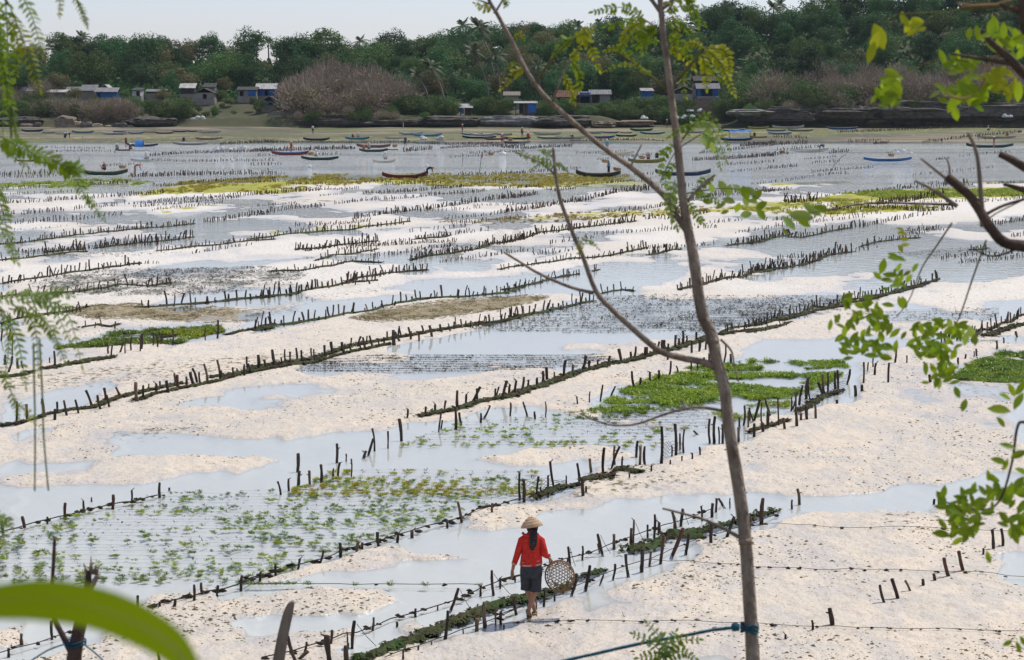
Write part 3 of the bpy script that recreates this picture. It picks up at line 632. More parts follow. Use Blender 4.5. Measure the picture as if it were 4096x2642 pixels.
for i, (x0, x1, yt, yb) in enumerate([(285,355,1045,1095),(480,655,1000,1110),(630,700,1040,1105),(690,795,1040,1110),(785,880,1060,1112),(885,985,1072,1118),(960,1090,1050,1105),(1080,1150,1070,1112),(180,290,1055,1100)]):
    a = at_shore(0, 0, x0, yb, 400); b = at_shore(0, 0, x1, yt, 400); w = b.x - a.x; h = b.z - a.z
    rock('boulder', ((a.x + b.x) / 2, 400, (a.z + b.z) / 2 - .2), (w * .55, w * .45, h * .62), 40 + i, ROCKT if i % 3 else ROCK, ('first', 'second', 'third', 'fourth', 'fifth', 'sixth', 'seventh', 'eighth', 'ninth')[(1, 2, 3, 4, 5, 6, 7, 8, 0)[i]] + ' boulder from the hanging leaves along the foot of the bushy slope', 'boulders behind the beached boats', 0, 3)
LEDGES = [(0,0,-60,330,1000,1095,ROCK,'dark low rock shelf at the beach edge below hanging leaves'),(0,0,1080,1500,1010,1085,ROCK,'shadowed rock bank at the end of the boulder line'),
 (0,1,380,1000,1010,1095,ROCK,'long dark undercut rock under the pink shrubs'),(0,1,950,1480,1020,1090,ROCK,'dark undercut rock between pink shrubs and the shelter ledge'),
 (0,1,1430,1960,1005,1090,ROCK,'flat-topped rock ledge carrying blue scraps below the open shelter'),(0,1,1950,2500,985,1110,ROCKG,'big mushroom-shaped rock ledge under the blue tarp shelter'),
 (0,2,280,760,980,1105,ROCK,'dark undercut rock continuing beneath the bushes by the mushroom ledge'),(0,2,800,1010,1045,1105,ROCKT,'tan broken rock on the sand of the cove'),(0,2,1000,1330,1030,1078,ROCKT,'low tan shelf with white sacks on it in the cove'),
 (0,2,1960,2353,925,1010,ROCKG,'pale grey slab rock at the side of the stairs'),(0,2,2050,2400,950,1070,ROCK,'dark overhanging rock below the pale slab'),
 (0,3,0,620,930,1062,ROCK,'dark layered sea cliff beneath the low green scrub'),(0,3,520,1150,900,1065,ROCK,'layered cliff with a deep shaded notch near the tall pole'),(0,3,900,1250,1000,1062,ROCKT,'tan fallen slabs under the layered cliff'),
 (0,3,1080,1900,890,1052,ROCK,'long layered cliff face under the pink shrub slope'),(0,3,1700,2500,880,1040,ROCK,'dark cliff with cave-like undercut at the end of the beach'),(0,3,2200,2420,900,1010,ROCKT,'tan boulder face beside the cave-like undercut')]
for i, (r_, c_, x0, x1, yt, yb, mt, lab) in enumerate(LEDGES):
    a = at_shore(r_, c_, x0, yb, 401); b = at_shore(r_, c_, x1, yt, 401); w = b.x - a.x; h = b.z - a.z
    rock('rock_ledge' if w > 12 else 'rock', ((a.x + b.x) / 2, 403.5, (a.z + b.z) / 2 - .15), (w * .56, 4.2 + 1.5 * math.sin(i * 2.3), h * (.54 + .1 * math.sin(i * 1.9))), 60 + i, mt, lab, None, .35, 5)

# ================================================================ huts, stairs, walls of the village
WALLM = {'grey': nm('wall_grey', (0.26, 0.25, 0.23), (0.18, 0.17, 0.15), 1.5, .9), 'blue': nm('wall_blue', (0.02, 0.13, 0.36), (0.015, 0.09, 0.24), 1.2, .7), 'white': nm('wall_white', (0.55, 0.54, 0.52), (0.40, 0.38, 0.36), 1.5, .9),
  'tan': nm('wall_tan', (0.36, 0.30, 0.22), (0.25, 0.21, 0.15), 1.5, .9), 'dark': nm('wall_dark', (0.07, 0.06, 0.05), (0.04, 0.035, 0.03), 1.5, .9), 'block': nm('wall_block', (0.34, 0.32, 0.27), (0.24, 0.23, 0.20), 1.0, .95)}
ROOFM = {'grey': nm('roof_grey', (0.20, 0.20, 0.20), (0.12, 0.12, 0.12), 1.0, .7, rnd=.2), 'pale': nm('roof_pale', (0.46, 0.46, 0.44), (0.24, 0.22, 0.20), 1.0, .6), 'dark': nm('roof_dark', (0.07, 0.065, 0.06), (0.04, 0.04, 0.04), 1.0, .8), 'rust': nm('roof_rust', (0.17, 0.075, 0.045), (0.10, 0.05, 0.035), 1.2, .85), 'thatch': nm('roof_thatch', (0.27, 0.24, 0.20), (0.17, 0.15, 0.12), 3.0, .95, .5)}
TARP = nm('tarp_blue', (0.02, 0.17, 0.50), (0.02, 0.11, 0.34), 1.0, .5); POST = nm('post_wood', (0.16, 0.12, 0.08), (0.09, 0.07, 0.05), 3.0, .9)
def roof_sheet(m, x0, x1, y0, z0, y1, z1, th=.06, n=14):
    for k in range(n):
        a = x0 + (x1 - x0) * k / n; b = x0 + (x1 - x0) * (k + 1) / n; mid = (a + b) / 2; d = Vector((0, y1 - y0, z1 - z0)); nn = Vector((0, -d.z, d.y)).normalized() * th
        m.add([(a, y0, z0), (mid, y0 + nn.y, z0 + nn.z), (b, y0, z0), (b, y1, z1), (mid, y1 + nn.y, z1 + nn.z), (a, y1, z1)], [(0, 1, 4, 5), (1, 2, 3, 4)])
    m.add([(x0, y0, z0 - th), (x1, y0, z0 - th), (x1, y1, z1 - th), (x0, y1, z1 - th)], [(0, 3, 2, 1)])
def hut(r_, c_, x0, x1, yw, yb, yr, dep, wall, roof, lab, rtype='gable', tarp=None, door=None, open_=False, stilts=False, deep=4.0):
    a = at_shore(r_, c_, x0, yb, dep); b = at_shore(r_, c_, x1, yw, dep); t = at_shore(r_, c_, x1, yr, dep + (deep / 2 if rtype == 'gable' else 0))
    w = b.x - a.x; h = b.z - a.z; rh = max(.35, t.z - b.z); e = empty('hut', ((a.x + b.x) / 2, dep, a.z)); tag(e, lab, 'hut')
    hw = w / 2; m = MB(); gzb = hz1((a.x + b.x) / 2, dep) - a.z - .6; T = .14
    if stilts:
        for sx in (-1, 1):
            for sy in (0, 1): MB().tube([(sx * (hw - .1), sy * deep, min(gzb, -.2)), (sx * (hw - .1), sy * deep, h)], .08, 6).build('post', POST, e)
        m.box((hw * .3, deep - .1, h * .5), (w * .55, T, h)); m.build('back_wall', WALLM[wall], e, smooth=False)
        MB().box((0, deep / 2, -.05), (w, deep, .12)).build('floor', POST, e, smooth=False)
    else:
        if open_ or door:
            d0, d1 = door or (.3, .75); xa = -hw + w * d0; xb = -hw + w * d1; dh = h * (.92 if open_ else .78)
            m.box(((-hw + xa) / 2, 0, h / 2), (xa + hw, T, h)); m.box(((hw + xb) / 2, 0, h / 2), (hw - xb, T, h)); m.box(((xa + xb) / 2, 0, (h + dh) / 2), (xb - xa, T, h - dh))
        else: m.box((0, 0, h / 2), (w, T, h))
        m.box((-hw + T / 2, deep / 2, h / 2), (T, deep - T, h)); m.box((hw - T / 2, deep / 2, h / 2), (T, deep - T, h)); m.box((0, deep, h / 2), (w, T, h))
        if rtype == 'side':
            for sy in (0, deep): m.add([(-hw, sy, h), (hw, sy, h), (0, sy, h + rh)], [(0, 1, 2), (2, 1, 0)])
        m.build('wall', WALLM[wall], e, smooth=False)
        MB().box((0, deep / 2, gzb / 2 - .02), (w + .3, deep + .3, max(.5, -gzb) + .0)).build('foundation', WALLM['block'], e, smooth=False, loc=(0, 0, 0))
    if rtype == 'gable':
        for sg in (0, 1):
            q = MB(); y0 = -.5 if sg == 0 else deep + .5; roof_sheet(q, -hw - .35, hw + .35, y0, h - .1, deep / 2, h + rh); q.build('roof', ROOFM[roof], e, smooth=False)
    elif rtype == 'side':
        for sg in (-1, 1):
            q = MB(); roof_sheet(q, 0, deep + .8, 0, 0, hw + .35, rh + .15, n=12); o = q.build('roof', ROOFM[roof], e, smooth=False)
            o.rotation_euler = (0, 0, R(90) if sg > 0 else R(-90)); o.location = (sg * (hw + .35), -.4 if sg > 0 else deep + .4, h - .15)
    else:
        q = MB(); roof_sheet(q, -hw - .3, hw + .3, -.6, h, deep + .4, h + rh); q.build('roof', ROOFM[roof], e, smooth=False)
    if tarp:
        for (ta, tb, za, zb) in tarp:
            q = MB(); n = 8
            for k in range(n):
                xa = -hw + w * (ta + (tb - ta) * k / n); xb = -hw + w * (ta + (tb - ta) * (k + 1) / n); ya = -.2 - .06 * (k % 2); yb_ = -.2 - .06 * ((k + 1) % 2)
                q.add([(xa, ya, h * za), (xb, yb_, h * za), (xb, yb_ - .02, h * zb), (xa, ya + .03, h * zb)], [(0, 1, 2, 3)])
            q.build('tarp', TARP, e)
    return e
hut(0,0,820,995,785,838,752,424,'blue','grey','bright blue walled hut under a low grey roof among bushes',door=(.05,.22))
hut(0,0,700,815,775,815,728,430,'tan','grey','long grey roofed shed just behind the bright blue hut')
hut(0,0,850,950,775,800,726,432,'grey','pale','hut whose pale gable peeks over the bright blue hut','side')
hut(0,0,410,560,788,812,770,426,'tan','pale','low hut with pale sheet roof behind bare twigs')
hut(0,0,570,690,775,805,745,432,'tan','grey','tan hut with grey roof beside the pale sheet roof')
hut(0,0,180,330,780,812,748,430,'tan','grey','weathered tan shed half hidden by the hanging leaves')
hut(0,0,1132,1200,772,822,755,424,'white','dark','tiny white walled hut with one dark doorway',rtype='shed',door=(.5,.95))
hut(0,0,1255,1410,782,800,765,428,'dark','grey','low dark shelter with wide grey roof between bushes')
hut(0,0,1545,1660,752,805,716,431,'dark','pale','hut with rusty pale sheet roof above the slope')
hut(0,0,1668,1830,795,848,758,423,'block','dark','pale block hut with dark gable and open end','side',door=(.42,.62))
hut(0,0,1750,1835,745,790,714,434,'grey','dark','small grey hut behind the pale block hut')
hut(0,0,2038,2190,768,826,745,424,'grey','dark','grey hut with blue cloth hung along its front',tarp=[(.55,.98,.95,.1)],door=(.1,.3))
hut(0,0,2195,2353,760,822,716,427,'blue','pale','blue hut with a broad white roof near the pink shrubs',open_=True,door=(.45,.62))
hut(0,1,85,262,765,822,735,428,'blue','dark','dark roofed hut with blue and white cloth at the edge of pink shrubs',tarp=[(.62,.95,.95,.15)],door=(.15,.4))
hut(0,1,102,235,865,905,826,416,'blue','dark','small blue hut with steep dark roof on the path',rtype='side',door=(.5,.8))
hut(0,1,162,350,955,1000,917,410,'block','grey','low olive concrete shed by the stone terrace',rtype='side')
hut(0,1,2270,2360,885,975,870,409,'dark','pale','open board hut standing on the mushroom rock ledge',rtype='shed',stilts=True,deep=2.5)
hut(0,1,1798,1895,925,1000,892,409,'grey','pale','open stilt shelter with a slanting roof and blue cloth',rtype='shed',stilts=True,tarp=[(.05,.35,.85,.35)],deep=2.5)
hut(0,2,130,310,885,985,872,408,'grey','pale','board shelter with big blue tarp on the mushroom rock',rtype='shed',stilts=True,tarp=[(.62,1.0,.98,.2)],deep=2.6)
hut(0,2,40,160,815,840,786,420,'tan','thatch','low thatched hut above the board shelter')
hut(0,2,490,690,830,885,776,421,'dark','rust','hut with red-brown tiled roof seen through the sapling',open_=True,door=(.2,.7))
hut(0,2,680,775,812,885,786,418,'dark','grey','open stall with bright blue awning',rtype='shed',open_=True,door=(.1,.9),tarp=[(.0,1.0,1.25,.8)])
hut(0,2,772,940,806,886,770,418,'grey','grey','grey sheet roofed hut with a dark opening and pale end wall',open_=True,door=(.08,.48))
hut(0,2,1215,1305,780,830,756,420,'blue','pale','tiny bright blue hut with pale slanted roof',rtype='shed')
hut(0,2,1530,1608,715,760,676,430,'thatch' if 0 else 'tan','thatch','pale thatched gable rising behind the sapling trunk',rtype='side')
hut(0,2,1500,1640,775,805,740,424,'dark','dark','dark gabled hut in front of the thatched gable',rtype='side')
hut(0,2,1688,1870,758,825,715,424,'blue','grey','hut with striped sheet roof at the head of the stone stairs',open_=True,door=(.18,.72))
hut(0,2,1665,1870,690,715,655,434,'dark','dark','long dark roof behind the hut at the stair head')
# stone stairs
st = empty('stone_stairs', at_shore(0, 2, 1765, 1000, 414)); tag(st, 'wide flight of stone steps climbing from the cove to a hut', 'stairs')
p0 = at_shore(0, 2, 1775, 1000, 414); p1 = at_shore(0, 2, 1738, 838, 424); wst = at_shore(0, 2, 1845, 1000, 414).x - at_shore(0, 2, 1690, 1000, 414).x
STEP = nm('step_stone', (0.24, 0.19, 0.14), (0.15, 0.12, 0.09), 1.5, .95, .5, 5.0)
for k in range(22):
    q = p0.lerp(p1, k / 21) - p0; MB().box((q.x + random.uniform(-.1, .1), q.y + .6, q.z - .45), (wst * (1 - .12 * k / 21), 1.2, .95)).build('step', STEP, st, smooth=False)
for k, (x, y, dx) in enumerate([(-wst * .62, 2, 0), (wst * .62, 2, 0)]):
    pass
# stone terrace wall and loose slabs
def wall_run(r_, c_, x0, x1, yt, yb, dep, lab, mat=ROCK):
    a = at_shore(r_, c_, x0, yb, dep); b = at_shore(r_, c_, x1, yt, dep); e = empty('terrace_wall', (a.x, dep, a.z)); tag(e, lab, 'wall'); rows = max(2, int((b.z - a.z) / .5)); h = (b.z - a.z) / rows
    for i in range(rows):
        x = 0
        while x < b.x - a.x:
            w = random.uniform(.7, 1.5); MB().box((x + w / 2, random.uniform(0, .15) + .08 * i, h * (i + .5)), (w * .95, .9, h * .94)).build('stone', mat, e, smooth=False); x += w
wall_run(0, 1, -80, 370, 1004, 1080, 407, 'dark stone terrace wall below the concrete shed')
wall_run(0, 0, 1760, 2330, 1035, 1075, 407.4, 'low stone wall along the beach under the village')
for k, (r_, c_, x, y, w, lab) in enumerate([(0,0,1690,905,80,'pale slab lying on the grass below the block hut'),(0,0,1000,820,70,'pale slab lying beside the bright blue hut'),(0,0,2260,965,110,'pale concrete slab beside the concrete shed'),(0,1,110,960,100,'pale slab leaning at the end of the concrete shed'),(0,1,605,698,110,'white roof sheets glimpsed inside the pink shrubs')]):
    p = at_shore(r_, c_, x, y, 412 + 4 * (y < 930) + 8 * (y < 850)); o = MB().box((0, 0, 0), (w / 2.139 * .052, 1.6, .5), rot=Matrix.Rotation(R(random.uniform(-6, 6)), 3, 'Y')).build('slab', WALLM['white'], None, p, False); tag(o, lab, 'slab')
# ================================================================ SEAWEED FARM: stakes
STK = nm('stake_wood', (0.075, 0.055, 0.04), (0.025, 0.022, 0.018), 9.0, 0.8, 0.6, 60.0, .35, (1, 1, .35))
STKL = nm('stake_wood_pale', (0.20, 0.14, 0.085), (0.07, 0.05, 0.035), 8.0, 0.85, 0.5, 60.0, .25, (1, 1, .35))
STKR = nm('stake_wood_red', (0.14, 0.07, 0.045), (0.05, 0.03, 0.022), 8.0, 0.8, 0.5, 60.0, .2, (1, 1, .35))
def fence(u0, v0, u1, v1, wpx):
    b = G(u0, v0, 0.0); z = max(gz1(b.x, b.y), -.02); b = G(u0, v0, z); t = YP(u1, v1, b.y); w = wpx / FPX * b.y / 2
    return b, t, w
ROWS = {
 'pa': 'weathered stake along the upper rope of the sparse seaweed plot', 'pl': 'dark stake on the weedy rope below the sparse seaweed plot',
 'wu': 'dark stake standing in water in the roped row beyond the woman', 'wl': 'dark stake in the roped row beside the woman and her basket',
 'sr': 'short stake standing in dry sand by the weedy line', 'pb': 'stake standing in the pond above the sparse seaweed plot',
 'nr': 'stake in the netted row between green seaweed plots and open sand', 'gu': 'stake along the upper edge of the dense green seaweed bed',
 'dr': 'stake in the mossy row that ends at the dark seaweed lines', 'lr': 'stake in the long mossy row crossing the pale sandbank',
 'ul': 'stake in the row beside the small green plot', 'br': 'slender stake at the bank by the round green seaweed patch'}
STAKES = [
 (3,0,'pa','25 435 15 340 24;210 390 190 308 28;405 355 405 312 18;555 310 560 192 24;722 262 713 175 18;783 175 783 145 14;965 235 965 123 24;1128 175 1125 85 20;1365 135 1365 20 22;1448 80 1448 62 18'),
 (3,0,'pl','1180 1075 1178 985 24;1368 1080 1365 1040 22;1490 1080 1500 1015 25;1660 1030 1662 888 24;1730 975 1720 875 24;1855 985 1865 898 22;2062 920 2068 815 24;2227 855 2228 783 18;190 1415 187 1310 28;75 1490 75 1435 24;445 1340 440 1200 26;1365 1540 1350 1455 22'),
 (3,1,'pl','85 862 92 783 20;220 815 218 715 22;410 765 425 672 22;598 710 632 598 20;775 650 768 538 30;912 615 920 517 25;960 565 960 530 22;1100 565 1090 445 28;1262 515 1270 450 24;1385 475 1385 435 30;1688 390 1688 348 22;1808 345 1778 183 24;2070 270 2075 195 20'),
 (3,1,'wu','1258 1250 1258 1210 22;875 1425 895 1200 28;1050 1275 1058 1172 20;835 1375 832 1310 14;692 1400 700 1283 24;470 1470 485 1380 22;1415 1165 1417 1098 22;1605 1095 1605 1068 14;1720 1105 1785 925 26;1972 970 1977 900 20;2082 970 2068 775 26;2140 905 2140 835 16;2268 850 2268 815 14'),
 (3,1,'wl','395 1560 325 1330 30;420 1530 500 1460 28;682 1570 660 1320 46;825 1580 818 1415 46;838 1430 838 1390 20;1670 1365 1692 1115 30;1940 1270 1943 1180 35;2010 1240 2005 1040 32;2102 1215 2103 1090 18;2145 1205 2145 1120 20;2275 1130 2255 1008 22;1310 1535 1310 1455 20;1440 1455 1442 1418 16;1553 1408 1553 1378 12;1825 1310 1825 1272 12;2172 1265 2172 1235 16'),
 (3,2,'wl','5 1210 5 1120 20;135 1130 115 1008 24;240 1100 240 1035 18;312 1090 310 1040 14;375 1065 375 925 20;468 1020 468 980 18;733 925 770 728 28;615 975 655 800 26;860 880 888 805 16;968 838 985 715 20;1095 805 1075 628 28;1212 755 1215 580 32;1280 715 1290 608 22;1375 690 1397 462 28;1475 640 1570 410 30;1592 610 1613 450 30;1805 535 1812 370 30;1940 485 2005 310 28;2240 360 2252 155 32;2137 390 2137 310 22'),
 (3,2,'wu','0 890 0 835 20;130 850 130 815 14;425 680 423 632 18;598 735 582 565 24;575 700 580 665 14;705 660 707 560 18;848 600 838 540 16;875 625 835 458 24;975 565 975 458 24;1120 520 1122 410 24;1140 525 1145 333 20;1262 475 1263 380 20;1320 465 1325 293 22;1362 425 1362 360 26;1497 410 1472 265 28;1548 375 1562 240 26;1728 325 1720 222 16;1815 290 1820 195 26;1848 250 1853 155 22;1905 215 1868 155 20;1967 215 1967 152 12;2100 205 2085 65 28'),
 (3,2,'nr','710 130 705 -20 30;735 95 735 50 18'),
 (3,3,'wl','5 385 5 310 24;105 355 120 155 32;368 230 368 165 18;430 190 415 72 26'),
 (3,3,'sr','1582 190 1585 160 22;1627 190 1627 100 22;2092 590 2080 420 28;2172 560 2160 415 26;2005 635 2005 585 20;1705 820 1665 660 28;1830 765 1790 600 30;1590 860 1580 800 28;1490 900 1485 845 28;1380 950 1335 855 22;1272 1005 1220 840 32;1155 1045 1118 893 24;712 1235 690 1095 40;545 1280 537 1195 22;313 1358 313 1320 22;80 1495 78 1415 18'),
 (2,1,'pb','262 1445 235 1340 18;332 1415 330 1318 18;413 1380 422 1250 26;408 1245 410 1100 30;512 1365 508 1245 22;612 1340 605 1195 24;710 1310 714 1228 16;752 1295 768 1178 20;742 1168 742 1016 22;867 1290 865 1148 14;822 1155 822 1103 12;975 1130 995 1078 26;1015 1105 1055 970 22;1065 1070 1045 888 18;1180 1045 1180 910 16;1295 980 1275 805 26;1762 880 1755 700 22;1805 845 1790 750 20;1615 905 1635 755 14;1635 880 1645 815 14;1975 825 1975 755 20;2005 795 2055 690 18;2225 765 2230 665 14;2310 1470 2305 1270 18;2340 1470 2338 1320 22'),
 (2,1,'dr','1345 798 1350 718 18;1500 770 1503 700 20;1585 745 1585 678 20;1665 735 1675 648 18;1775 720 1775 560 25;1848 690 1850 595 20;1905 665 1970 530 25;1945 640 1942 545 20;2098 620 2100 545 20;2110 605 2130 530 16;2160 635 2195 478 22;2218 590 2225 510 18;2265 590 2280 475 20;2335 545 2345 445 20'),
 (2,2,'dr','20 645 60 478 25;75 600 85 510 18;125 600 140 475 20;190 545 203 447 20;240 525 242 470 20;315 515 318 450 20;365 490 367 395 22;400 470 397 360 24;463 460 463 402 14;545 455 560 302 24;618 405 622 338 20;700 400 735 262 28;762 365 765 305 22;835 340 838 300 18;930 335 940 265 20;1040 325 1015 205 24;1120 285 1118 230 20;1150 275 1162 185 18;1250 275 1250 190 34;1320 240 1322 158 20;1352 200 1365 143 20;1400 210 1395 130 40;1435 300 1440 160 20;1500 200 1505 88 20;1530 180 1530 115 18;1565 150 1565 50 20;1598 150 1598 92 16;1640 245 1640 135 20;1705 230 1708 125 20;1760 215 1762 145 16;1680 140 1680 60 16'),
 (2,2,'gu','1150 540 1128 395 20;1200 530 1205 452 18;1285 500 1283 403 20;1355 480 1358 388 22;1445 445 1462 310 20;1525 415 1508 350 14;1635 395 1635 310 14;1690 390 1690 320 16;1745 375 1745 280 18;1790 320 1788 250 16;1915 330 1932 162 14;1975 320 1972 250 20;860 640 880 512 16;950 605 988 525 16;765 665 770 570 12;662 680 656 613 14;390 775 388 655 12;232 775 195 655 16;300 795 295 742 18;88 765 92 667 14'),
 (2,2,'nr','168 1480 168 1268 20;205 1495 200 1322 26;312 1470 330 1298 20;408 1410 410 1288 18;460 1390 428 1170 24;347 1440 347 1385 14;567 1355 567 1288 14;680 1330 660 1185 20;780 1250 768 1143 24;882 1280 892 1050 24;980 1190 980 1035 20;955 1230 1025 1040 20;1045 1220 1048 1125 16;1165 1135 1178 993 22;1195 1205 1200 1033 24;1240 1205 1240 1040 22;1295 1250 1297 1200 16;1380 1190 1383 870 24;1505 1110 1500 850 26;1540 1050 1540 930 16;1570 1080 1578 893 18;1470 1110 1470 1035 14;1795 1000 1795 805 20;1832 1000 1838 780 24;1875 1000 1868 870 14;1905 1000 1900 850 20;2040 985 2040 875 24;2175 955 2177 845 24;2250 915 2250 840 24;2047 880 2047 790 18;2085 860 2092 690 20;2125 875 2125 735 16;2165 820 2130 710 14;2175 820 2225 635 18;2240 860 2240 665 12;2290 860 2293 725 22;2310 770 2265 620 12;1108 1310 1108 1275 16;830 1305 830 1265 14;1645 1150 1643 1095 16;1712 1115 1708 1045 18;1557 1165 1557 1122 14;1457 1195 1457 1155 16;1690 940 1655 905 16'),
 (2,3,'nr','5 820 5 710 20;45 815 90 640 20;110 860 110 670 12;158 880 162 740 24;175 740 135 620 12;255 860 248 625 14;360 740 363 620 14;375 720 410 570 16;395 745 395 575 18;430 675 462 520 22;490 625 505 460 26;520 630 512 520 14;630 595 592 490 22;640 590 632 420 24;675 575 676 405 16;738 540 736 403 22;762 535 757 385 22;840 500 868 380 18;980 495 983 320 16;45 960 47 845 24;120 915 120 845 24;305 885 292 795 24;408 865 402 745 26;495 810 492 690 30;570 800 568 678 22;445 815 447 755 20;912 605 905 518 26;968 570 965 512 24;752 680 752 642 24;1075 430 1088 330 20;1015 390 1020 320 12;1062 360 1062 285 14;1190 495 1200 325 20;1250 320 1258 200 18;1350 325 1350 262 12'),
 (2,3,'br','1550 490 1543 425 24;1597 470 1597 420 18;1690 375 1688 340 12;1737 385 1722 320 18;1790 335 1790 280 16;1850 290 1855 252 16;1620 265 1622 170 18;1645 170 1640 55 14;1680 150 1668 85 14;1702 150 1725 40 20;1780 130 1790 60 16;1925 275 1925 225 10;1947 270 1945 205 16;2122 205 2120 135 18;2180 160 2178 110 14;2295 105 2280 55 18;1455 215 1440 130 20'),
 (2,0,'lr','140 830 145 655 20;232 790 222 680 24;380 790 362 630 22;470 815 473 720 24;488 760 488 658 18;570 775 548 645 20;672 755 643 640 20;785 690 733 560 22;860 720 835 600 24;910 660 888 540 24;935 705 912 600 22;1035 625 993 530 20;1175 655 1160 490 34;1230 635 1228 515 20;1275 560 1275 503 14;1340 590 1337 503 24;1440 580 1420 478 26;1370 535 1368 480 18;1500 500 1493 412 18;1525 550 1518 425 24;1595 530 1592 442 20;1660 520 1625 405 28;1685 490 1645 370 18;1712 500 1703 408 18;1775 485 1745 333 22;1890 470 1890 388 28;1885 470 1858 300 20;2000 445 1992 362 18;2027 415 2027 372 14;2092 435 2092 335 16;2150 415 2122 330 20;2118 380 2112 270 16;2215 385 2207 258 22;2280 385 2260 300 20;2350 340 2330 212 24'),
 (2,0,'ul','925 245 925 182 16;950 268 962 172 16;1030 230 1058 142 14;1070 245 1078 115 12;1122 218 1122 105 14;1200 225 1197 90 14;1212 205 1215 80 18;1310 175 1315 70 14;1350 190 1340 82 14;1378 165 1382 78 18;1480 175 1478 38 14;1860 115 1865 -40 16;1757 130 1757 25 12;470 365 462 225 18;425 325 425 280 12;105 250 105 90 12;155 375 150 285 22;45 340 45 258 20;75 400 105 270 20;195 370 180 310 14;10 130 25 30 16;75 110 90 30 16'),
 (2,1,'lr','75 385 68 258 20;140 385 120 300 20;220 355 188 212 26;280 345 265 278 16;303 325 298 208 14;350 350 342 230 18;405 310 393 198 18;445 325 440 215 18;525 270 520 200 14;555 305 545 208 14;648 285 635 175 20;715 260 692 145 24;810 250 785 148 24;815 210 812 160 12;863 230 848 160 16;865 185 868 112 14;925 185 948 97 18;955 220 940 160 14;985 210 965 105 18;1000 160 1002 95 12;1050 195 1022 92 18;1103 190 1092 115 14;1148 170 1145 105 14;1173 125 1172 57 16;1232 165 1225 45 26;1280 140 1240 60 22;1270 90 1278 10 14;1290 90 1275 20 14;1375 125 1355 20 18;1380 120 1380 55 14;1447 140 1447 55 16;1485 70 1468 5 16;1555 95 1535 5 22;1640 65 1625 -5 18'),
]
ALLST = []
for r_, c_, key, txt in STAKES:
    for q in txt.split(';'):
        x0, y0, x1, y1, w = map(float, q.split()); a = rp(r_, c_, x0, y0); b = rp(r_, c_, x1, y1)
        ALLST.append((a[1], key, a, b, w / 2.139 * 1.02))
ALLST.sort(key=lambda q: -q[0])
NEAR, REST = ALLST[:300], ALLST[300:]
def stake_mb(m, b, t, w, n, rd, mi=0):
    d = t - b; side = Vector((d.z, 0, -d.x)); side = side.normalized() if side.length > 0 else Vector((1, 0, 0))
    bend = rd.uniform(-.05, .05) * d.length; lean = rd.uniform(-.12, .12) * d.length
    pts = [b - d.normalized() * .12]
    for f in ((0, .3, .65, .97, 1.0) if n > 5 else (0, .5, 1.0)):
        pts.append(b + d * f + side * (bend * math.sin(math.pi * f)) + Vector((0, lean * f, 0)))
    k = len(pts); wid = [w * rd.uniform(.88, 1.15) * (1.05 - .12 * i / k) for i in range(k)]
    if n > 5: wid[-1] = wid[-2] * rd.uniform(.55, .85)
    m.tube(pts, wid, n, mi, True, .14)
    if n > 5 and rd.random() < .3:   # stub of a cut side shoot
        p = pts[-2 if rd.random() < .5 else -3]; m.tube([p, p + Vector((rd.choice((-1, 1)) * w * 2.2, rd.uniform(-w, w), w * rd.uniform(.5, 2.5)))], [w * .45, w * .3], 5)
rd = random.Random(11)
def nth(k): return '%d%s' % (k, 'th' if 10 <= k % 100 <= 20 else {1: 'st', 2: 'nd', 3: 'rd'}.get(k % 10, 'th'))
ROWD = {'pa': 'upper rope of the sparse seaweed plot', 'pl': 'weedy rope below the sparse seaweed plot', 'wu': 'roped row in water beyond the woman', 'wl': 'roped row beside the woman and basket', 'sr': 'short stakes in dry sand', 'pb': 'pond stakes above the sparse plot', 'nr': 'netted row beside the green plots', 'gu': 'row above the dense green bed', 'dr': 'mossy row ending at dark seaweed', 'lr': 'long mossy row crossing the sandbank', 'ul': 'row beside the small green plot', 'br': 'slender stakes by the round green patch'}
cnt_ = {}
NB = []
for v, key, a, b, w in NEAR:
    B, T, W_ = fence(a[0], a[1], b[0], b[1], w); m = MB(); stake_mb(m, B, T, W_, 7, rd)
    mt = STK if rd.random() < .72 else (STKL if rd.random() < .6 else STKR)
    if key == 'pa': mt = rd.choice([STKL, STKR, STK])
    o = m.build('wooden_stake', mt, None, B); cnt_[key] = cnt_.get(key, 0) + 1; hpx_ = a[1] - b[1]; tag(o, '%s %sstake from near end of %s' % (nth(cnt_[key]), 'stubby ' if hpx_ < 24 else ('leaning ' if abs(a[0] - b[0]) > .3 * hpx_ else ('tall ' if hpx_ > 75 else '')), ROWD[key]), 'stake', 'stakes: ' + ROWS[key][:60]); NB.append((key, B, T, W_))
